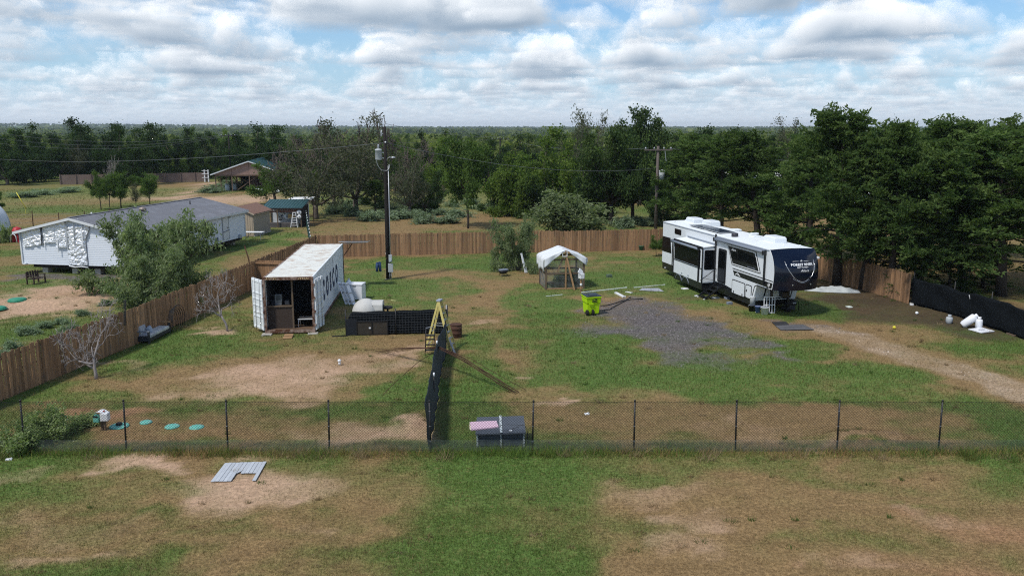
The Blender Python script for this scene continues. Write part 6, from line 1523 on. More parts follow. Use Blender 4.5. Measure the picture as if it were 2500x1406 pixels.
for i, (x, y, rad, lab) in enumerate(((-13.39, 27.24, .30, 'largest teal septic lid, nearest the control box, with a black cap on it'), (-12.64, 27.62, .19, 'smallest teal septic lid, second from the control box'), (-11.57, 27.2, .23, 'third teal septic lid from the control box'), (-10.71, 27.12, .23, 'teal septic lid furthest from the control box'))):
    r = empty('septic_manhole', (x, y, 0), i * .7, lab, 'septic lid', 'septic lids in the left yard')
    MB().lathe([(rad + .02, -.02), (rad + .015, .03), (rad, .045), (rad * .6, .06), (.001, .07)], n=22).build('lid', M_TEAL, r)
    for q in range(6): MB().cyl((rad * .85 * math.cos(q * 1.05), rad * .85 * math.sin(q * 1.05), .04), (rad * .85 * math.cos(q * 1.05), rad * .85 * math.sin(q * 1.05), .065), .018, 6).build('bolt', M_GALV, r)
    if i == 0: MB().lathe([(.10, .06), (.11, .12), (.09, .14), (.001, .14)], n=12).build('black_cap', M_BLACK, r)
for i, (x, y) in enumerate(((-28.98, 48.2), (-28.75, 45.8))):
    r = empty('neighbour_septic_manhole', (x, y, .05), 0, ('green septic lid on bare dirt in front of the mobile home', 'green septic lid cut by the left edge on the bare dirt')[i], 'septic lid')
    MB().lathe([(.50, 0), (.48, .10), (.40, .14), (.001, .17)], n=22).build('lid', PM('green_lid', (.03, .23, .14), .5, var=.1), r); MB().lathe([(.52, 0), (.54, .03), (.50, .05)], n=22).build('rim', MATS['green_lid'], r)
r = empty('cleanout_pipe', (-7.4, 34.79, 0), 0, 'short white capped cleanout pipe in the bare left yard', 'pipe')
MB().cyl((0, 0, 0), (0, 0, .17), .055, 12).build('pipe', M_WHITE, r); MB().lathe([(.075, .16), (.08, .22), (.04, .23), (.04, .26), (.001, .26)], n=12).build('cap', M_WHITE, r)

# grey boarded panel with a cut-out lying on the grass
r = empty('boarded_platform', (-8.0, 23.3, 0), 0, 'pale grey tongue-and-groove panel with a notch lying in front of the fence', 'panel')
M_PAN = PM('pale_grey_board', (.43, .46, .50), .6, var=.10, vs=3, rand=.06, dirt=((.30, .28, .26), 3, .6, .85))
A0, A1, B0, B1 = Vector((-8.72, 24.0, 0)), Vector((-7.46, 24.1, 0)), Vector((-8.61, 22.65, 0)), Vector((-7.37, 22.71, 0)); o0 = Vector((-8.0, 23.3, 0))
A0.x, B0.x = -8.70, -8.66
for k in range(11):
    f0, f1 = k / 11 + .004, (k + 1) / 11 - .004
    ta, tb = A0.lerp(A1, f0), A0.lerp(A1, f1); ba, bb = B0.lerp(B1, f0), B0.lerp(B1, f1)
    if 5 <= k <= 9: g_ = .40 if k > 5 else .52; ba, bb = ta.lerp(ba, 1 - g_ + (.12 if k == 5 else 0)), tb.lerp(bb, 1 - g_)
    zz = .035 + .004 * ((k * 5) % 3)
    MB().prism([p - o0 + Vector((0, 0, zz)) for p in (ta, tb, bb, ba)], (0, 0, -1), .02).build('board', M_PAN, r)

# low slatted house for the dogs by the front fence
M_BLUEG = PM('blue_grey_board', (.060, .078, .105), .8, var=.2, vs=2, stretch=(1, 1, 8)); M_FELT = PM('grey_roof_felt', (.085, .10, .125), .95, var=.18, vs=8, bump=.3)
M_FLECK = PM('flecked_white_post', (.50, .56, .58), .8, var=.2, dirt=((.05, .06, .07), 22, .50, .58))
r = empty('dog_house', (-.38, 25.85, 0), math.radians(2.0), 'blue-grey dog house with pale posts and a pink foam board on its roof', 'dog house')
MB().prism([(-.80, -.58, .445), (.80, -.58, .475), (.78, .46, .66), (-.76, .46, .63)], (0, 0, 1), .045).build('roof', M_FELT, r); 
for k in range(5): MB().mm((-.72, -.44, .03 + .085 * k), (.72, -.41, .105 + .085 * k)).build('board', M_BLUEG, r)
for x in (-.71, .71): MB().prism([(x, -.42, .02), (x, .40, .02), (x, .40, .60), (x, -.42, .46)], (1, 0, 0), .02).build('side_wall', M_BLUEG, r)
MB().mm((-.72, .39, .02), (.72, .42, .60)).build('back_wall', M_BLUEG, r)
for x in (-.74, .01, .74): MB().box((x, -.46, .225), (.055, .05, .47)).build('post', M_FLECK, r)
MB().prism([(-.02, -.60, .525), (.06, -.60, .527), (.05, .47, .71), (-.03, .47, .708)], (0, 0, 1), .015).build('roof_strip', M_FLECK, r)
r2 = empty('foam_board', (-.38, 25.85, 0), math.radians(2.0), 'pink foam insulation board lying on the dog house roof', 'foam board')
MB().prism([(-.93, -.42, .53), (-.06, -.24, .565), (-.12, .15, .625), (-.98, .10, .615)], (0, 0, 1), .035).build('board', PM('pink_foam', (.60, .42, .52), .8, var=.04), r2); MB().prism([(-.985, -.30, .545), (-.935, -.42, .53), (-.93, -.42, .566), (-.99, .10, .65), (-.995, .10, .615)], (0, 0, 1), .004).build('edge', PM('foam_edge', (.66, .60, .50), .8), r2)
r2 = empty('black_cable', (-.38, 25.85, 0), 0, 'black cable lying over the dog house roof and hanging down its side', 'cable')
MB().tube([(.22, -.05, .595), (.5, -.12, .585), (.76, -.10, .60), (.86, -.2, .5), (.88, -.3, .2), (.93, -.35, .02)], .012, 6).build('cable', M_BLACK, r2); MB().tube([(.36, -.45, .54), (.42, -.3, .56), (.6, -.2, .58)], .010, 5).build('branch_cable', M_BLACK, r2); MB().box((.34, -.47, .55), (.09, .06, .03)).build('white_plug', M_WHITE, r2)

# rusty reinforcing rods thrown over the divider
r = empty('rebar_bundle', (-2.95, 33.6, 0), 0, 'bundle of long rusty reinforcing rods slung over the shade cloth divider', 'rods')
for k in range(9):
    j = lambda s: random.uniform(-s, s)
    P0 = Vector((-6.5 + j(.25) + .12 * k, 37.15 + j(.12) - .06 * k, .02)) - r.location; P1 = Vector((-3.0 + j(.06), 33.65 + j(.15), 1.02 + .02 * k * .5)) - r.location; P2 = Vector((.2 + j(.35), 30.9 + j(.22), .02 + .01 * k)) - r.location
    MB().tube([P0, P0.lerp(P1, .5) + Vector((0, 0, .07)), P1, P1.lerp(P2, .35) + Vector((j(.05), j(.05), .12 + j(.06))), P1.lerp(P2, .7) + Vector((0, 0, .05 + j(.05))), P2], .010, 5).build('rod', M_RUST, r)
r = empty('single_rod', (-3.0, 33.7, 0), 0, 'single thin rusty rod bowing from the divider down to the left yard', 'rod')
E0 = Vector((*gp(935, 965), .02)) - r.location
MB().tube([(0, 0, 1.0), E0.lerp(Vector((0, 0, 1.0)), .6) + Vector((0, 0, .18)), E0.lerp(Vector((0, 0, 1.0)), .25) + Vector((0, 0, .12)), E0], .012, 5).build('rod', M_RUST, r); MB().tube([(0, 0, .98), (.05, 0, 1.02)], .02, 5).build('hook', M_RUST, r)

# ladders
r = empty('yellow_step_ladder', (-2.70, 37.2, 0), math.radians(74), 'tall yellow fibreglass stepladder straddling the end of the shade cloth', 'ladder'); step_ladder(r, 2.28, .46, 1.22, M_YEL, M_ALU, 7)
MB().bar((-.24, .2, 1.18), (-.22, .95, 1.18), .02).build('spreader', M_ALU, r); MB().bar((.24, .2, 1.18), (.22, .95, 1.18), .02).build('spreader', M_ALU, r)
r = empty('black_step_ladder', (-3.66, 36.35, 0), math.radians(3), 'small black folding stepladder under the tall yellow ladder', 'ladder')
for s in (-1, 1):
    MB().tube([(s * .23, 0, 0), (s * .20, .22, .78), (s * .19, .30, 1.18)], .018, 6).build('front_rail', M_BLACKMETAL, r); MB().tube([(s * .22, .62, 0), (s * .20, .26, .80)], .016, 6).build('rear_rail', M_BLACKMETAL, r)
MB().tube([(-.19, .30, 1.18), (0, .31, 1.22), (.19, .30, 1.18)], .018, 6).build('hand_grip', M_GREYV, r)
for k, z in enumerate((.22, .45, .68, .86)): MB().box((0, .06 + .24 * z, z), (.42, .14 if k < 3 else .24, .035)).build('tread', M_BLACK, r)

# tarped coop
r = empty('tarped_coop', (2.13, 51.74, 0), math.radians(9), 'timber and wire coop under a draped white tarp', 'coop')
cw, cd_, hl, hr_ = 2.42, 2.05, 1.95, 2.50
for x in (0, cw):
    for y in (0, cd_): MB().box((x, y, hl / 2), (.10, .10, hl)).build('post', M_POST, r)
for z in (.06, 1.02, 1.9):
    for y in (0, cd_): MB().box((cw / 2, y, z), (cw, .05, .10)).build('rail', M_POST if z > 1 else M_LUMBER, r)
    for x in (0, cw): MB().box((x, cd_ / 2, z), (.05, cd_, .10)).build('rail', M_POST, r)
MB().box((cw * .52, .0, 1.2), (.09, .09, 2.4)).build('king_post', M_LUMBER, r); MB().box((cw * .5, cd_ / 2, 2.42), (.09, cd_ + .3, .14)).build('ridge_beam', M_LUMBER, r)
MB().bar((cw * .72, -.35, 0), (cw * .52, -.05, 2.2), .10, .09).build('prop', M_LUMBER, r); MB().bar((cw * .30, .1, 1.1), (cw * .47, .05, 2.1), .10, .09).build('brace', M_LUMBER, r); MB().bar((.05, .1, .1), (.05, cd_ - .1, 1.0), .05).build('brace', M_POST, r); MB().bar((.9, cd_, .95), (.4, cd_, 1.25), .06).build('brace', M_LUMBER, r)
bx = MB(); bx.box((cw * .48, -.12, 2.40), (.30, .04, .04)); bx.box((cw * .48, -.12, 2.12), (.30, .04, .04)); bx.box((cw * .48 - .14, -.12, 2.26), (.04, .04, .3)); bx.box((cw * .48 + .14, -.12, 2.26), (.04, .04, .3)); bx.build('vent_frame', M_FASC, r)
b = MB(); st_ = .075
for (x0, y0, x1, y1) in ((0, 0, cw, 0), (0, cd_, cw, cd_), (0, 0, 0, cd_), (cw, 0, cw, cd_)):
    L = math.hypot(x1 - x0, y1 - y0); n = int(L / st_)
    for k in range(n + 1): b.tube([(x0 + (x1 - x0) * k / n, y0 + (y1 - y0) * k / n, .03), (x0 + (x1 - x0) * k / n, y0 + (y1 - y0) * k / n, hl)], .0045, 3, caps=False)
    for k in range(int(hl / st_)): b.tube([(x0, y0, .05 + k * st_), (x1, y1, .05 + k * st_)], .0045, 3, caps=False)
b.build('wire_netting', M_GALV, r, kind='stuff')
M_TARP = PM('white_tarp', (.66, .69, .72), .6, var=.06, vs=2, bump=.15, bs=12)
def tarp_fn(u, v):
    # u across the gable, v front to back; hem hangs on the left, scalloped at the front
    W_ = cw / 2 + .12; t = (u * 2 - 1) * 1.34; at_ = abs(t)
    if at_ <= 1: x, z = cw / 2 + t * W_, hr_ - (hr_ - hl - .06) * at_ ** 1.1
    else:
        drop = (at_ - 1) * 2.9 * (.8 if t < 0 else .30); x = cw / 2 + math.copysign(W_ + .04 + .05 * math.sin(v * 19 + 1), t); z = hl + .06 - drop * (1 + .16 * math.sin(v * 11))
    y = -.14 + (cd_ + .24) * v; z += .025 * math.sin(u * 17 + v * 5) * math.sin(v * 9)
    return (x, y, z)
b = MB(); b.grid(tarp_fn, 36, 20); b.build('tarp', M_TARP, r).modifiers.new('thick', 'SOLIDIFY').thickness = .01
def hem_fn(u, v):
    x = -.14 + (cw + .28) * u; top = hr_ - (hr_ - hl - .06) * abs((x - cw / 2) / (cw / 2 + .12)) ** 1.1
    L = .08 + .50 * max(0, 1 - u / .42) ** 1.0 + .42 * max(0, (u - .60) / .40) ** 1.0 - (.12 if .44 < u < .6 else 0) * .5
    return (x, -.15 - .05 * math.sin(u * 23) * v, top - L * v)
b = MB(); b.grid(hem_fn, 34, 6); b.build('tarp_hem', M_TARP, r).modifiers.new('thick', 'SOLIDIFY').thickness = .01
x, y = gp(1385, 695)
for i, (dx, dy, h) in enumerate(((.1, .5, .95), (-.45, .5, .75), (.55, .8, .9))):
    put_tree('potted_greens', 'weed', i, x + dx, y + dy, h, .5, ('tallest leafy plant inside the wire coop', 'leafy plant at the left inside the wire coop', 'leafy plant at the right inside the wire coop')[i], 'plant')
r = empty('bucket_feeder', (4.26, 50.95, 0), .4, 'white bucket tipped on a yellowish post at the coop corner', 'feeder')
MB().box((0, 0, .5), (.085, .085, 1.0)).build('post', M_LUMBER, r); MB().lathe([(.06, .42), (.075, .44), (.075, .55), (.06, .57)], n=10).build('fitting', M_WHITE, r); MB().lathe([(.055, .1), (.03, .4)], n=8).build('black_pipe', M_BLACK, r)
Mt = Matrix.Rotation(.7, 3, 'Y') @ Matrix.Rotation(-.5, 3, 'X')
MB().box((.02, 0, 1.04), (.30, .30, .34)).build('bucket', M_WHITE, r, bevel=.03); MB().box((-.08, -.06, 1.30), (.34, .05, .36), 0, -.5, .75).build('lid', M_WHITE, r, bevel=.02)
# boards leaning on the small mesquite, grill
r = empty('leaning_boards', (.95, 58.0, 0), 0, 'two pale boards leaning on the small mesquite trunk', 'boards')
MB().bar((0, 0, .02), (-.30, .35, 1.35), .14, .03).build('board', M_WHITE, r); MB().bar((.12, .1, .02), (-.25, .45, 1.2), .10, .03).build('board', M_WHITE, r)
r = empty('charcoal_grill', (-.62, 56.9, 0), .3, 'black charcoal grill tipped down on the grass by the small mesquite', 'grill')
MB().lathe([(.001, .12), (.22, .16), (.32, .30), (.33, .36), (.001, .37)], n=16).build('bowl', M_BLACK, r); MB().box((.05, .02, .42), (.62, .32, .05), .2, .1).build('shelf', M_GREYV, r)
for k in range(3): MB().bar((.2 * math.cos(k * 2.1), .2 * math.sin(k * 2.1), .2), (.38 * math.cos(k * 2.1), .38 * math.sin(k * 2.1), 0), .03).build('leg', M_BLACK, r)
MB().tube([(.3, .1, .42), (.6, .3, .5), (.75, .35, .58)], .025, 6).build('handle', M_BLACK, r)

# lime-green wheeled bin
r = empty('wheeled_bin', (4.33, 44.95, 0), math.radians(14), 'lime green wheeled rubbish bin with dark lid beside the gravel', 'bin')
M_LIME = PM('lime_plastic', (.42, .68, .006), .45, var=.04)
b = MB(); sec = [(.31, .33, .04), (.33, .35, .10), (.36, .39, .62), (.40, .42, .68), (.42, .46, .98)]
vs = [(sx * a, sy * c, z) for a, c, z in sec for sx, sy in ((-1, -1), (1, -1), (1, 1), (-1, 1))]
b.add(vs, [(3, 2, 1, 0)] + [(i * 4 + j, i * 4 + (j + 1) % 4, i * 4 + 4 + (j + 1) % 4, i * 4 + 4 + j) for i in range(4) for j in range(4)]); b.build('bin_body', M_LIME, r, bevel=.02)
MB().mm((-.45, -.49, .97), (.45, .49, 1.01)).build('rim', M_LIME, r, bevel=.01); MB().mm((-.43, -.47, 1.012), (.43, .48, 1.06)).build('lid', PM('dark_lid', (.030, .040, .050), .45, var=.1), r, bevel=.02); MB().mm((-.2, -.35, 1.06), (.2, .3, 1.10)).build('lid_rib', MATS['dark_lid'], r, bevel=.02)
for x in (-.30, .02): 
    w = MB().lathe([(.02, -.05), (.14, -.06), (.155, -.04), (.155, .04), (.14, .06), (.02, .05)], (x - .06, -.40, .155), 18, Matrix.Rotation(PI / 2, 3, 'Y')).build('wheel', M_TYRE, r)
MB().cyl((-.36, -.40, .155), (.02, -.40, .155), .02, 8).build('axle', M_BLACK, r)
b = MB(); b.prism([(.04 + .15 * math.cos(q) * 1.0, -.462, .85 + .065 * math.sin(q + .3)) for q in np.linspace(0, 2 * PI, 15)[:-1]], (0, -1, 0), .012); b.build('oval_logo', M_BLACK, r)
MB().box((.02, -.46, .852), (.12, .03, .022), 0, 0, -.3).build('logo_swoosh', M_LIME, r)
_m = MB()
for k in range(4): _m.box((-.07 + .075 * k, -.452, .735), (.045, .02, .05))
_m.build('dark_print', M_BLACK, r)
MB().mm((-.28, -.475, .62), (-.02, -.42, .66)).build('grab_bar', M_LIME, r)

# bits lying in the grass
def slab(name, pts, z, th, m, lab, cat, part='sheet', extra=None):
    P = [Vector((*gp(*p), z)) for p in pts]; c = sum(P, Vector()) / len(P); c.z = 0
    q = empty(name, c, 0, lab, cat); MB().prism([p - c for p in P], (0, 0, 1), th).build(part, m, q)
    if extra: extra(q)
    return q
def strip(name, a, b_, w, h, m, lab, cat):
    A, B = Vector((*gp(*a), .02)), Vector((*gp(*b_), .02)); q = empty(name, (A + B) / 2 * Vector((1, 1, 0)) if False else ((A.x + B.x) / 2, (A.y + B.y) / 2, 0), 0, lab, cat); o = q.location
    MB().bar(A - o, B - o, w, h).build('length', m, q); MB().bar(B - o - (B - A).normalized() * .06, B - o, w * 1.3, h * 1.3).build('coupling', m, q); return q
M_PVC = PM('white_pvc', (.60, .66, .62), .5, var=.08)
strip('white_pipe', (1420, 715), (1530, 703), .09, .06, M_PVC, 'long white pipe lying in the grass right of the coop', 'pipe')
strip('white_pipe', (1547, 703), (1623, 696), .07, .05, M_PVC, 'thinner pale pipe lying in line with the long one near the trailer', 'pipe')
strip('gutter_piece', (1503, 716), (1524, 727), .16, .12, M_WHITE, 'short white gutter piece lying by the gravel edge', 'gutter')
strip('white_offcut', (1528, 713), (1543, 716), .14, .04, M_WHITE, 'small white offcut lying between the gutter and the metal sheet', 'offcut')
strip('pale_strip', (1333, 724), (1373, 720), .06, .03, M_PVC, 'short pale strip in the bright grass before the coop', 'strip')
strip('yellow_strip', (955, 734), (967, 735), .10, .03, PM('straw_yellow', (.50, .52, .22), .6), 'small pale yellow strip in the grass behind the dog pen', 'strip')
slab('metal_sheet', [(1560, 710), (1600, 712), (1621, 713), (1608, 705), (1568, 705)], .03, .015, PM('dull_sheet', (.42, .43, .47), .5, .3), 'flat grey sheet lying in the grass near the trailer', 'sheet', extra=lambda q: MB().box((0, 0, .055), (.5, .03, .02)).build('fold', MATS['dull_sheet'], q))
slab('rubber_mat', [(1884, 788), (1918, 787), (1926, 794), (1892, 795)], .03, .02, PM('dark_mat', (.03, .03, .032), .9), 'dark mat on the gravel before the trailer nose', 'mat', extra=lambda q: MB().box((0, 0, .055), (.55, .03, .01)).build('ridge', MATS['dark_mat'], q))
slab('grey_mat', [(1892, 796), (1960, 794), (1988, 806), (1906, 807)], .03, .015, PM('grey_mat', (.095, .095, .10), .9, var=.3), 'larger grey mat right beside the dark one on the gravel', 'mat', extra=lambda q: MB().box((0, 0, .05), (.9, .03, .01)).build('ridge', MATS['grey_mat'], q))
slab('white_slab', [(2364, 806), (2396, 802), (2428, 811), (2396, 815)], .03, .04, M_APPL, 'white flat panel on the ground before the gas bottles', 'panel', extra=lambda q: MB().box((0, 0, .085), (.3, .04, .02)).build('handle', M_GREYV, q))
def small(name, px, py, fn, lab, cat, rz=0):
    x, y = gp(px, py); q = empty(name, (x, y, float(ground_relief(np.array([x]), np.array([y]))[0])), rz, lab, cat); fn(q); return q
def ball(m, rad):
    def f(q): MB().lathe([(.001, 0)] + [(rad * math.sin(a), rad - rad * math.cos(a)) for a in np.linspace(.3, PI - .3, 7)] + [(.001, 2 * rad)], n=14).build('ball', m, q); MB().lathe([(rad * 1.0, rad - .01), (rad * 1.015, rad), (rad, rad + .01)], n=14).build('seam', m, q)
    return f
small('ball', 2238, 768, ball(M_WHITE, .085), 'white ball on the dark soil under the cedars', 'ball'); small('ball', 2183, 803, ball(PM('yellow_ball', (.62, .55, .05), .5), .085), 'small yellow ball on the dry grass right of the trailer', 'ball')
def litter(w, d, h, m):
    def f(q): MB().box((0, 0, h / 2), (w, d, h), .3, .05).build('piece', m, q, bevel=.01); MB().box((w * .2, d * .1, h + .005), (w * .5, d * .5, .02), .8).build('flap', m, q)
    return f
small('paper_scrap', 2073, 750, litter(.28, .3, .04, M_PVC), 'pale scrap lying on the grass left of the cedars', 'scrap'); small('paper_scrap', 1433, 1011, litter(.16, .12, .05, M_WHITE), 'white scrap in the dry grass behind the right of the chain-link fence', 'scrap')
small('white_scrap', 1672, 706, litter(.42, .3, .05, M_WHITE), 'white tray lying by the trailer wheels', 'tray'); small('white_scrap', 1700, 723, litter(.2, .15, .05, M_WHITE), 'small white scrap left of the trailer steps', 'scrap'); small('grey_tray', 1746, 728, litter(.45, .3, .05, M_GREYPAINT), 'grey tray lying right of the trailer steps', 'tray')
small('shoe_pair', 1775, 730, litter(.24, .3, .12, M_GREYV), 'grey shoes under the trailer beyond the steps', 'shoes'); small('toy_truck', 1781, 743, litter(.30, .2, .14, M_GREYV), 'dark grey toy in the grass before the trailer compartments', 'toy')
small('garden_stones', 1487, 677, litter(.35, .28, .18, PM('mossy_stone', (.09, .13, .09), .9, var=.4)), 'small mossy garden ornament in the grass right of the coop', 'ornament')
small('white_rag', 166, 1026, litter(.14, .1, .06, M_WHITE), 'white rag beside the bushy weed behind the fence', 'rag')
small('white_rag', 22, 1122, litter(.18, .1, .05, M_WHITE), 'white scrap under the leafy weed at the left edge', 'scrap')
def pot(q): MB().lathe([(.16, 0), (.22, .32), (.24, .34), (.24, .38), (.20, .38), (.18, .30)], n=16).build('pot', PM('green_pot', (.03, .13, .07), .5), q); MB().lathe([(.19, .32), (.001, .33)], n=12).build('soil', M_BLACK, q)
small('green_pot', 1565, 611, pot, 'green pot standing by the back fence near the trailer', 'pot')
def hose(pts, lab):
    P = [Vector((*gp(*p), .03)) for p in pts]; q = empty('black_hose', (P[0].x, P[0].y, 0), 0, lab, 'hose'); MB().tube([p - q.location for p in P], .024, 6).build('hose', M_BLACK, q); MB().cyl(P[-1] - q.location, P[-1] - q.location + Vector((.08, .02, .01)), .04, 8).build('nozzle', M_BLACK, q)
hose([(1466, 748), (1485, 746), (1503, 741), (1520, 735), (1540, 732), (1566, 731)], 'upper black hose looping over the gravel right of the bin'); hose([(1474, 758), (1488, 757), (1497, 751), (1510, 744), (1525, 736), (1537, 728)], 'lower black hose curling over the gravel right of the bin')
# by the trailer nose: buckets, rack, generator
def bucket(name, x, y, m, h, rad, lab, lid=None):
    q = empty(name, (x, y, 0), 0, lab, 'bucket'); MB().lathe([(rad * .85, 0), (rad, h), (rad * 1.06, h), (rad * 1.06, h * .93), (rad * 1.01, h * .92)], n=18).build('body', m, q); MB().lathe([(rad * .98, h * .98), (.001, h * .96)] if not lid else [(rad * 1.08, h), (rad * 1.08, h + .03), (.001, h + .04)], n=18).build('lid' if lid else 'contents', lid or M_GREYV, q)
    MB().tube([(rad * 1.05 * math.cos(a), rad * .3, h * .85 - .5 * rad * math.sin(a)) for a in np.linspace(0, PI, 9)], .008, 5).build('handle', M_GALV, q); return q
bucket('white_bucket', 13.78, 44.75, M_APPL, .42, .21, 'front white bucket before the lattice rack at the trailer nose'); bucket('blue_label_bucket', 13.52, 45.15, PM('blue_label', (.10, .16, .42), .5, var=.5, vs=3), .38, .15, 'small blue and white bucket left of the white bucket')
bucket('black_bucket', 13.32, 45.6, M_BLACK, .34, .19, 'black bucket with a white cylinder standing in it by the trailer nose'); q = empty('white_cylinder_jug', (13.35, 45.62, .35), 0, 'white cylinder standing on the black bucket by the trailer nose', 'container'); MB().lathe([(.15, 0), (.15, .46), (.13, .50), (.001, .50)], n=16).build('body', M_GREYPAINT, q); MB().lathe([(.155, .40), (.16, .43), (.155, .45)], n=16).build('band', M_WHITE, q)
q = empty('lattice_rack', (13.83, 45.05, 0), math.radians(-4), 'white lattice rack leaning by the buckets at the trailer nose', 'rack')
for x in (0, .145, .29, .435, .58): MB().bar((x, 0, .0), (x, .12, .92), .035).build('upright', M_WHITE, q)
for z in (.03, .46, .89): MB().bar((0, .13 * z, z), (.58, .13 * z, z), .035).build('crosspiece', M_WHITE, q)
q = empty('generator', (15.5, 45.75, 0), math.radians(12), 'black portable generator in a tube frame under the trailer nose', 'generator')
for y in (-.25, .25): MB().tube([(-.36, y, .04), (-.36, y, .52), (-.28, y, .58), (.28, y, .58), (.36, y, .52), (.36, y, .04)], .02, 6).build('frame_tube', M_BLACKMETAL, q)
MB().box((0, 0, .42), (.56, .40, .20)).build('fuel_tank', M_BLACK, q, bevel=.04); MB().box((-.05, 0, .20), (.50, .38, .26)).build('engine', PM('engine_grey', (.05, .05, .055), .5, .4), q, bevel=.02); MB().box((.12, -.21, .46), (.2, .03, .06)).build('badge', M_GREYPAINT, q)
for y in (-.28, .28): MB().lathe([(.02, -.03), (.11, -.04), (.11, .04), (.02, .03)], (-.3, y, .11), 14, Matrix.Rotation(PI / 2, 3, 'X')).build('wheel', M_TYRE, q)
MB().tube([(.0, .2, .60), (-.25, .1, .72), (-.1, -.1, .78), (.1, 0, .62)], .012, 5).build('cord', M_BLACK, q)
# crumpled tarp under the cedars
q = empty('crumpled_tarp', (19.9, 51.3, 0), math.radians(-14), 'crumpled pale tarp on the ground beneath the cedars', 'tarp')
def crumple(u, v):
    x, y = -1.65 + 3.3 * u, (-.55 + 1.1 * v) * (.12 + .88 * math.sin(PI * min(1, .10 + u * .85)) ** .6); n = fbm(np.array([x * 1.9 + 5]), np.array([y * 2.6]), 4, 91)[0]
    return (x, y, .03 + .50 * n * math.sin(PI * u) ** .5 * (math.sin(PI * v) ** .5))
b = MB(); b.grid(crumple, 44, 18); b.build('sheet', PM('grey_tarp', (.42, .45, .46), .75, var=.14, vs=2), q); MB().lathe([(.05, 0), (.12, .06), (.08, .12), (.001, .14)], (-1.62, 0, 0), 8).build('knot', MATS['grey_tarp'], q)
# gas bottles
def bottle(x, y, lab, h, rad, m, tilt=None):
    q = empty('gas_bottle', (x, y, 0), 0, lab, 'gas bottle', 'gas bottles by the shade cloth')
    if tilt: q.rotation_euler = tilt; q.location.z = rad * .45
    MB().lathe([(rad * .8, 0), (rad * .82, .04), (rad, .08), (rad, h - .10), (rad * .85, h - .03), (rad * .3, h)], n=20).build('cylinder', m, q)
    MB().lathe([(rad * .5, h - .03), (rad * .5, h + .10), (rad * .46, h + .10)], n=14).build('collar', m, q); MB().cyl((0, 0, h), (0, 0, h + .07), .025, 8).build('valve', M_GALV, q)
bottle(23.66, 41.45, 'upright white gas bottle with collar by the black shade cloth', .50, .17, M_APPL); bottle(22.98, 41.75, 'large white gas bottle tipped over on the upright one', .78, .20, M_APPL, (math.radians(10), math.radians(48), 0)); bottle(22.75, 42.6, 'small grey gas bottle left of the white ones', .36, .17, M_GREYPAINT)
q = empty('white_stake', (24.15, 43.6, 0), 0, 'white stake leaning against the black shade cloth', 'stake'); MB().bar((.25, -.35, .35), (-.08, -.25, 1.35), .05).build('stake', M_WHITE, q); MB().cyl((.25, -.35, .32), (.25, -.35, .38), .05, 8).build('foot', M_WHITE, q)
strip('edging_board', (2458, 815), (2478, 822), .08, .10, M_POST, 'grey edging board along the shade cloth foot near the gas bottles', 'board'); strip('edging_board', (2483, 820), (2515, 832), .08, .10, M_POST, 'grey edging board running out at the right edge', 'board')
def bricks(q):
    for k in range(3): MB().box((.05 * k, .12 * k - .1, .05), (.10, .20, .10), .3).build('brick', M_CONC if k else M_WHITE, q)
small('brick_stack', 2224, 744, bricks, 'little pile of pale bricks by the foot of the drooping cedar', 'bricks')
# garden bench before the mobile home
q = empty('garden_armchair', (-31.1, 54.0, 0), math.radians(74), 'dark wooden garden armchair on the grass before the mobile home', 'chair')
M_DW = PM('dark_wood', (.045, .030, .026), .8, var=.2)
for k in range(4): MB().box((0, -.25 + .15 * k, .36), (.95, .12, .03)).build('seat_slat', M_DW, q)
for x in (-.45, .45):
    for y in (-.28, .28): MB().box((x, y, .18 if y < 0 else .40), (.07, .07, .36 if y < 0 else .80)).build('leg', M_DW, q)
    MB().box((x, 0, .58), (.09, .66, .04)).build('arm_rest', M_DW, q); MB().box((x, -.28, .47), (.06, .06, .22)).build('arm_post', M_DW, q)
for k in range(4): MB().box((-.30 + .06 * 0 + .2 * k, .30, .62), (.14, .03, .42), 0, -.15).build('back_slat', M_DW, q)

# ------------------------------------------------------------------ distant poles and wires
M_FPOLE = PM('grey_pole_wood', (.12, .10, .09), .9, var=.2); M_LINE = PM('power_line', (.16, .17, .18), .5, .3)
def far_pole(x, y, h, lab, arm, m, rz=0, can=False):
    z0 = float(zgnd(x, y)); q = empty('utility_pole', (x, y, z0), rz, lab, 'pole'); MB().tube([(0, 0, -.5), (0, 0, h)], [.17, .12], 8).build('shaft', m, q)
    a = MB().box((0, -.14, h - .35), (arm, .11, .12)).build('cross_arm', m, q)
    for k in (-.45, -.15, .2, .45): MB().lathe([(.05, 0), (.07, .08), (.03, .2)], (k * arm, -.14, h - .29), 8).build('insulator', M_GALV, a)
    if can: MB().lathe([(.001, 0), (.27, .02), (.28, .85), (.001, .95)], (.42, 0, h - 3.1), 14).build('transformer', M_GREYPAINT, q); MB().bar((.6, -.14, h - .3), (.75, -.14, h - 1.4), .06).build('fuse_arm', M_GALV, q)
    return Vector((x, y, z0 + h))
Y1 = 148; P1 = far_pole(xat(562, 400, Y1), Y1, hz(562, 327, Y1), 'distant dark crossarm pole before the far woods', 2.6, M_CREO)
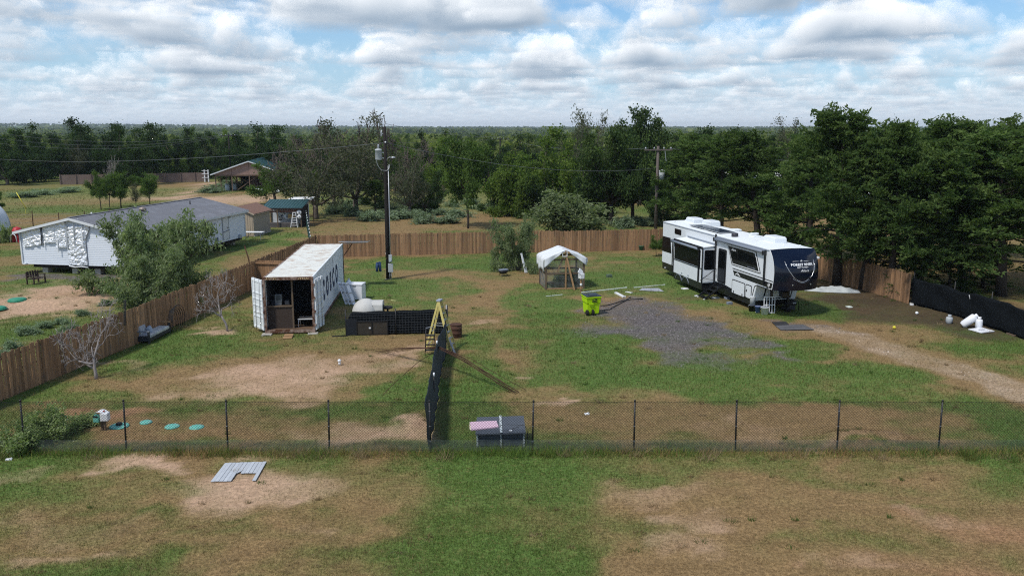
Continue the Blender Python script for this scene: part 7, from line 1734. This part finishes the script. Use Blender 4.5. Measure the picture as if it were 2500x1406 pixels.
Y2 = 165; P2 = far_pole(xat(1221, 377, Y2), Y2, hz(1221, 336, Y2) - float(zgnd(xat(1221, 377, Y2), Y2)), 'distant dark pole above the trees in the middle', 3.4, M_CREO)
Y3 = 79; P3 = far_pole(xat(1605, 420, Y3), Y3, hz(1605, 357, Y3), 'wooden pole with small transformer left of the trailer trees', 2.6, M_FPOLE, 0, True)
def wire(a, b_, sag, lab, rad=.018):
    a, b_ = Vector(a), Vector(b_); q = empty('overhead_wire', a, 0, lab, 'wire', 'overhead wires')
    MB().tube([a.lerp(b_, t) - a - Vector((0, 0, sag * 4 * t * (1 - t))) for t in np.linspace(0, 1, 17)], rad, 4, caps=False).build('wire', M_LINE, q); return q
def W3(px, py, Y): return Vector((xat(px, py, Y), Y, hz(px, py, Y)))
wire(P1 + Vector((-1.1, -.14, -.2)), W3(-60, 318, 118), 1.4, 'topmost overhead wire at the left, hung from the crossarm pole'); wire(P1 + Vector((-.3, -.14, -.2)), W3(-60, 331, 118), 1.6, 'second overhead wire at the left, under the topmost'); wire(P1 + Vector((.6, -.14, -.2)), W3(-60, 344, 118), 1.7, 'third overhead wire at the left from the crossarm pole')
wire(Vector((-8.3, 55.5, 9.02)), W3(-60, 384, 120), .9, 'lowest wire at the left, run from the yard pole towards the left edge', .014); wire(Vector((-8.2, 55.6, 9.02)), P3 + Vector((0, -.2, -2.0)), .9, 'wire from the yard pole to the wooden pole beside the trailer trees', .014)
wire(P1 + Vector((1.1, -.14, -.2)), P2 + Vector((-1.2, -.14, -.3)), 1.0, 'upper overhead wire between the crossarm pole and the middle pole'); wire(P2 + Vector((1.2, -.14, -.3)), P3 + Vector((-.9, -.14, -.2)), .8, 'overhead wire between the middle pole and the wooden pole'); wire(P3 + Vector((1.0, -.14, -.2)), W3(2560, 368, 75), 1.2, 'overhead wire running from the wooden pole to the right edge')
wire(Vector((-8.28, 55.6, 10.25)), W3(1300, 318, 150), 1.0, 'thin wire leaving the top of the yard pole to the right', .012)
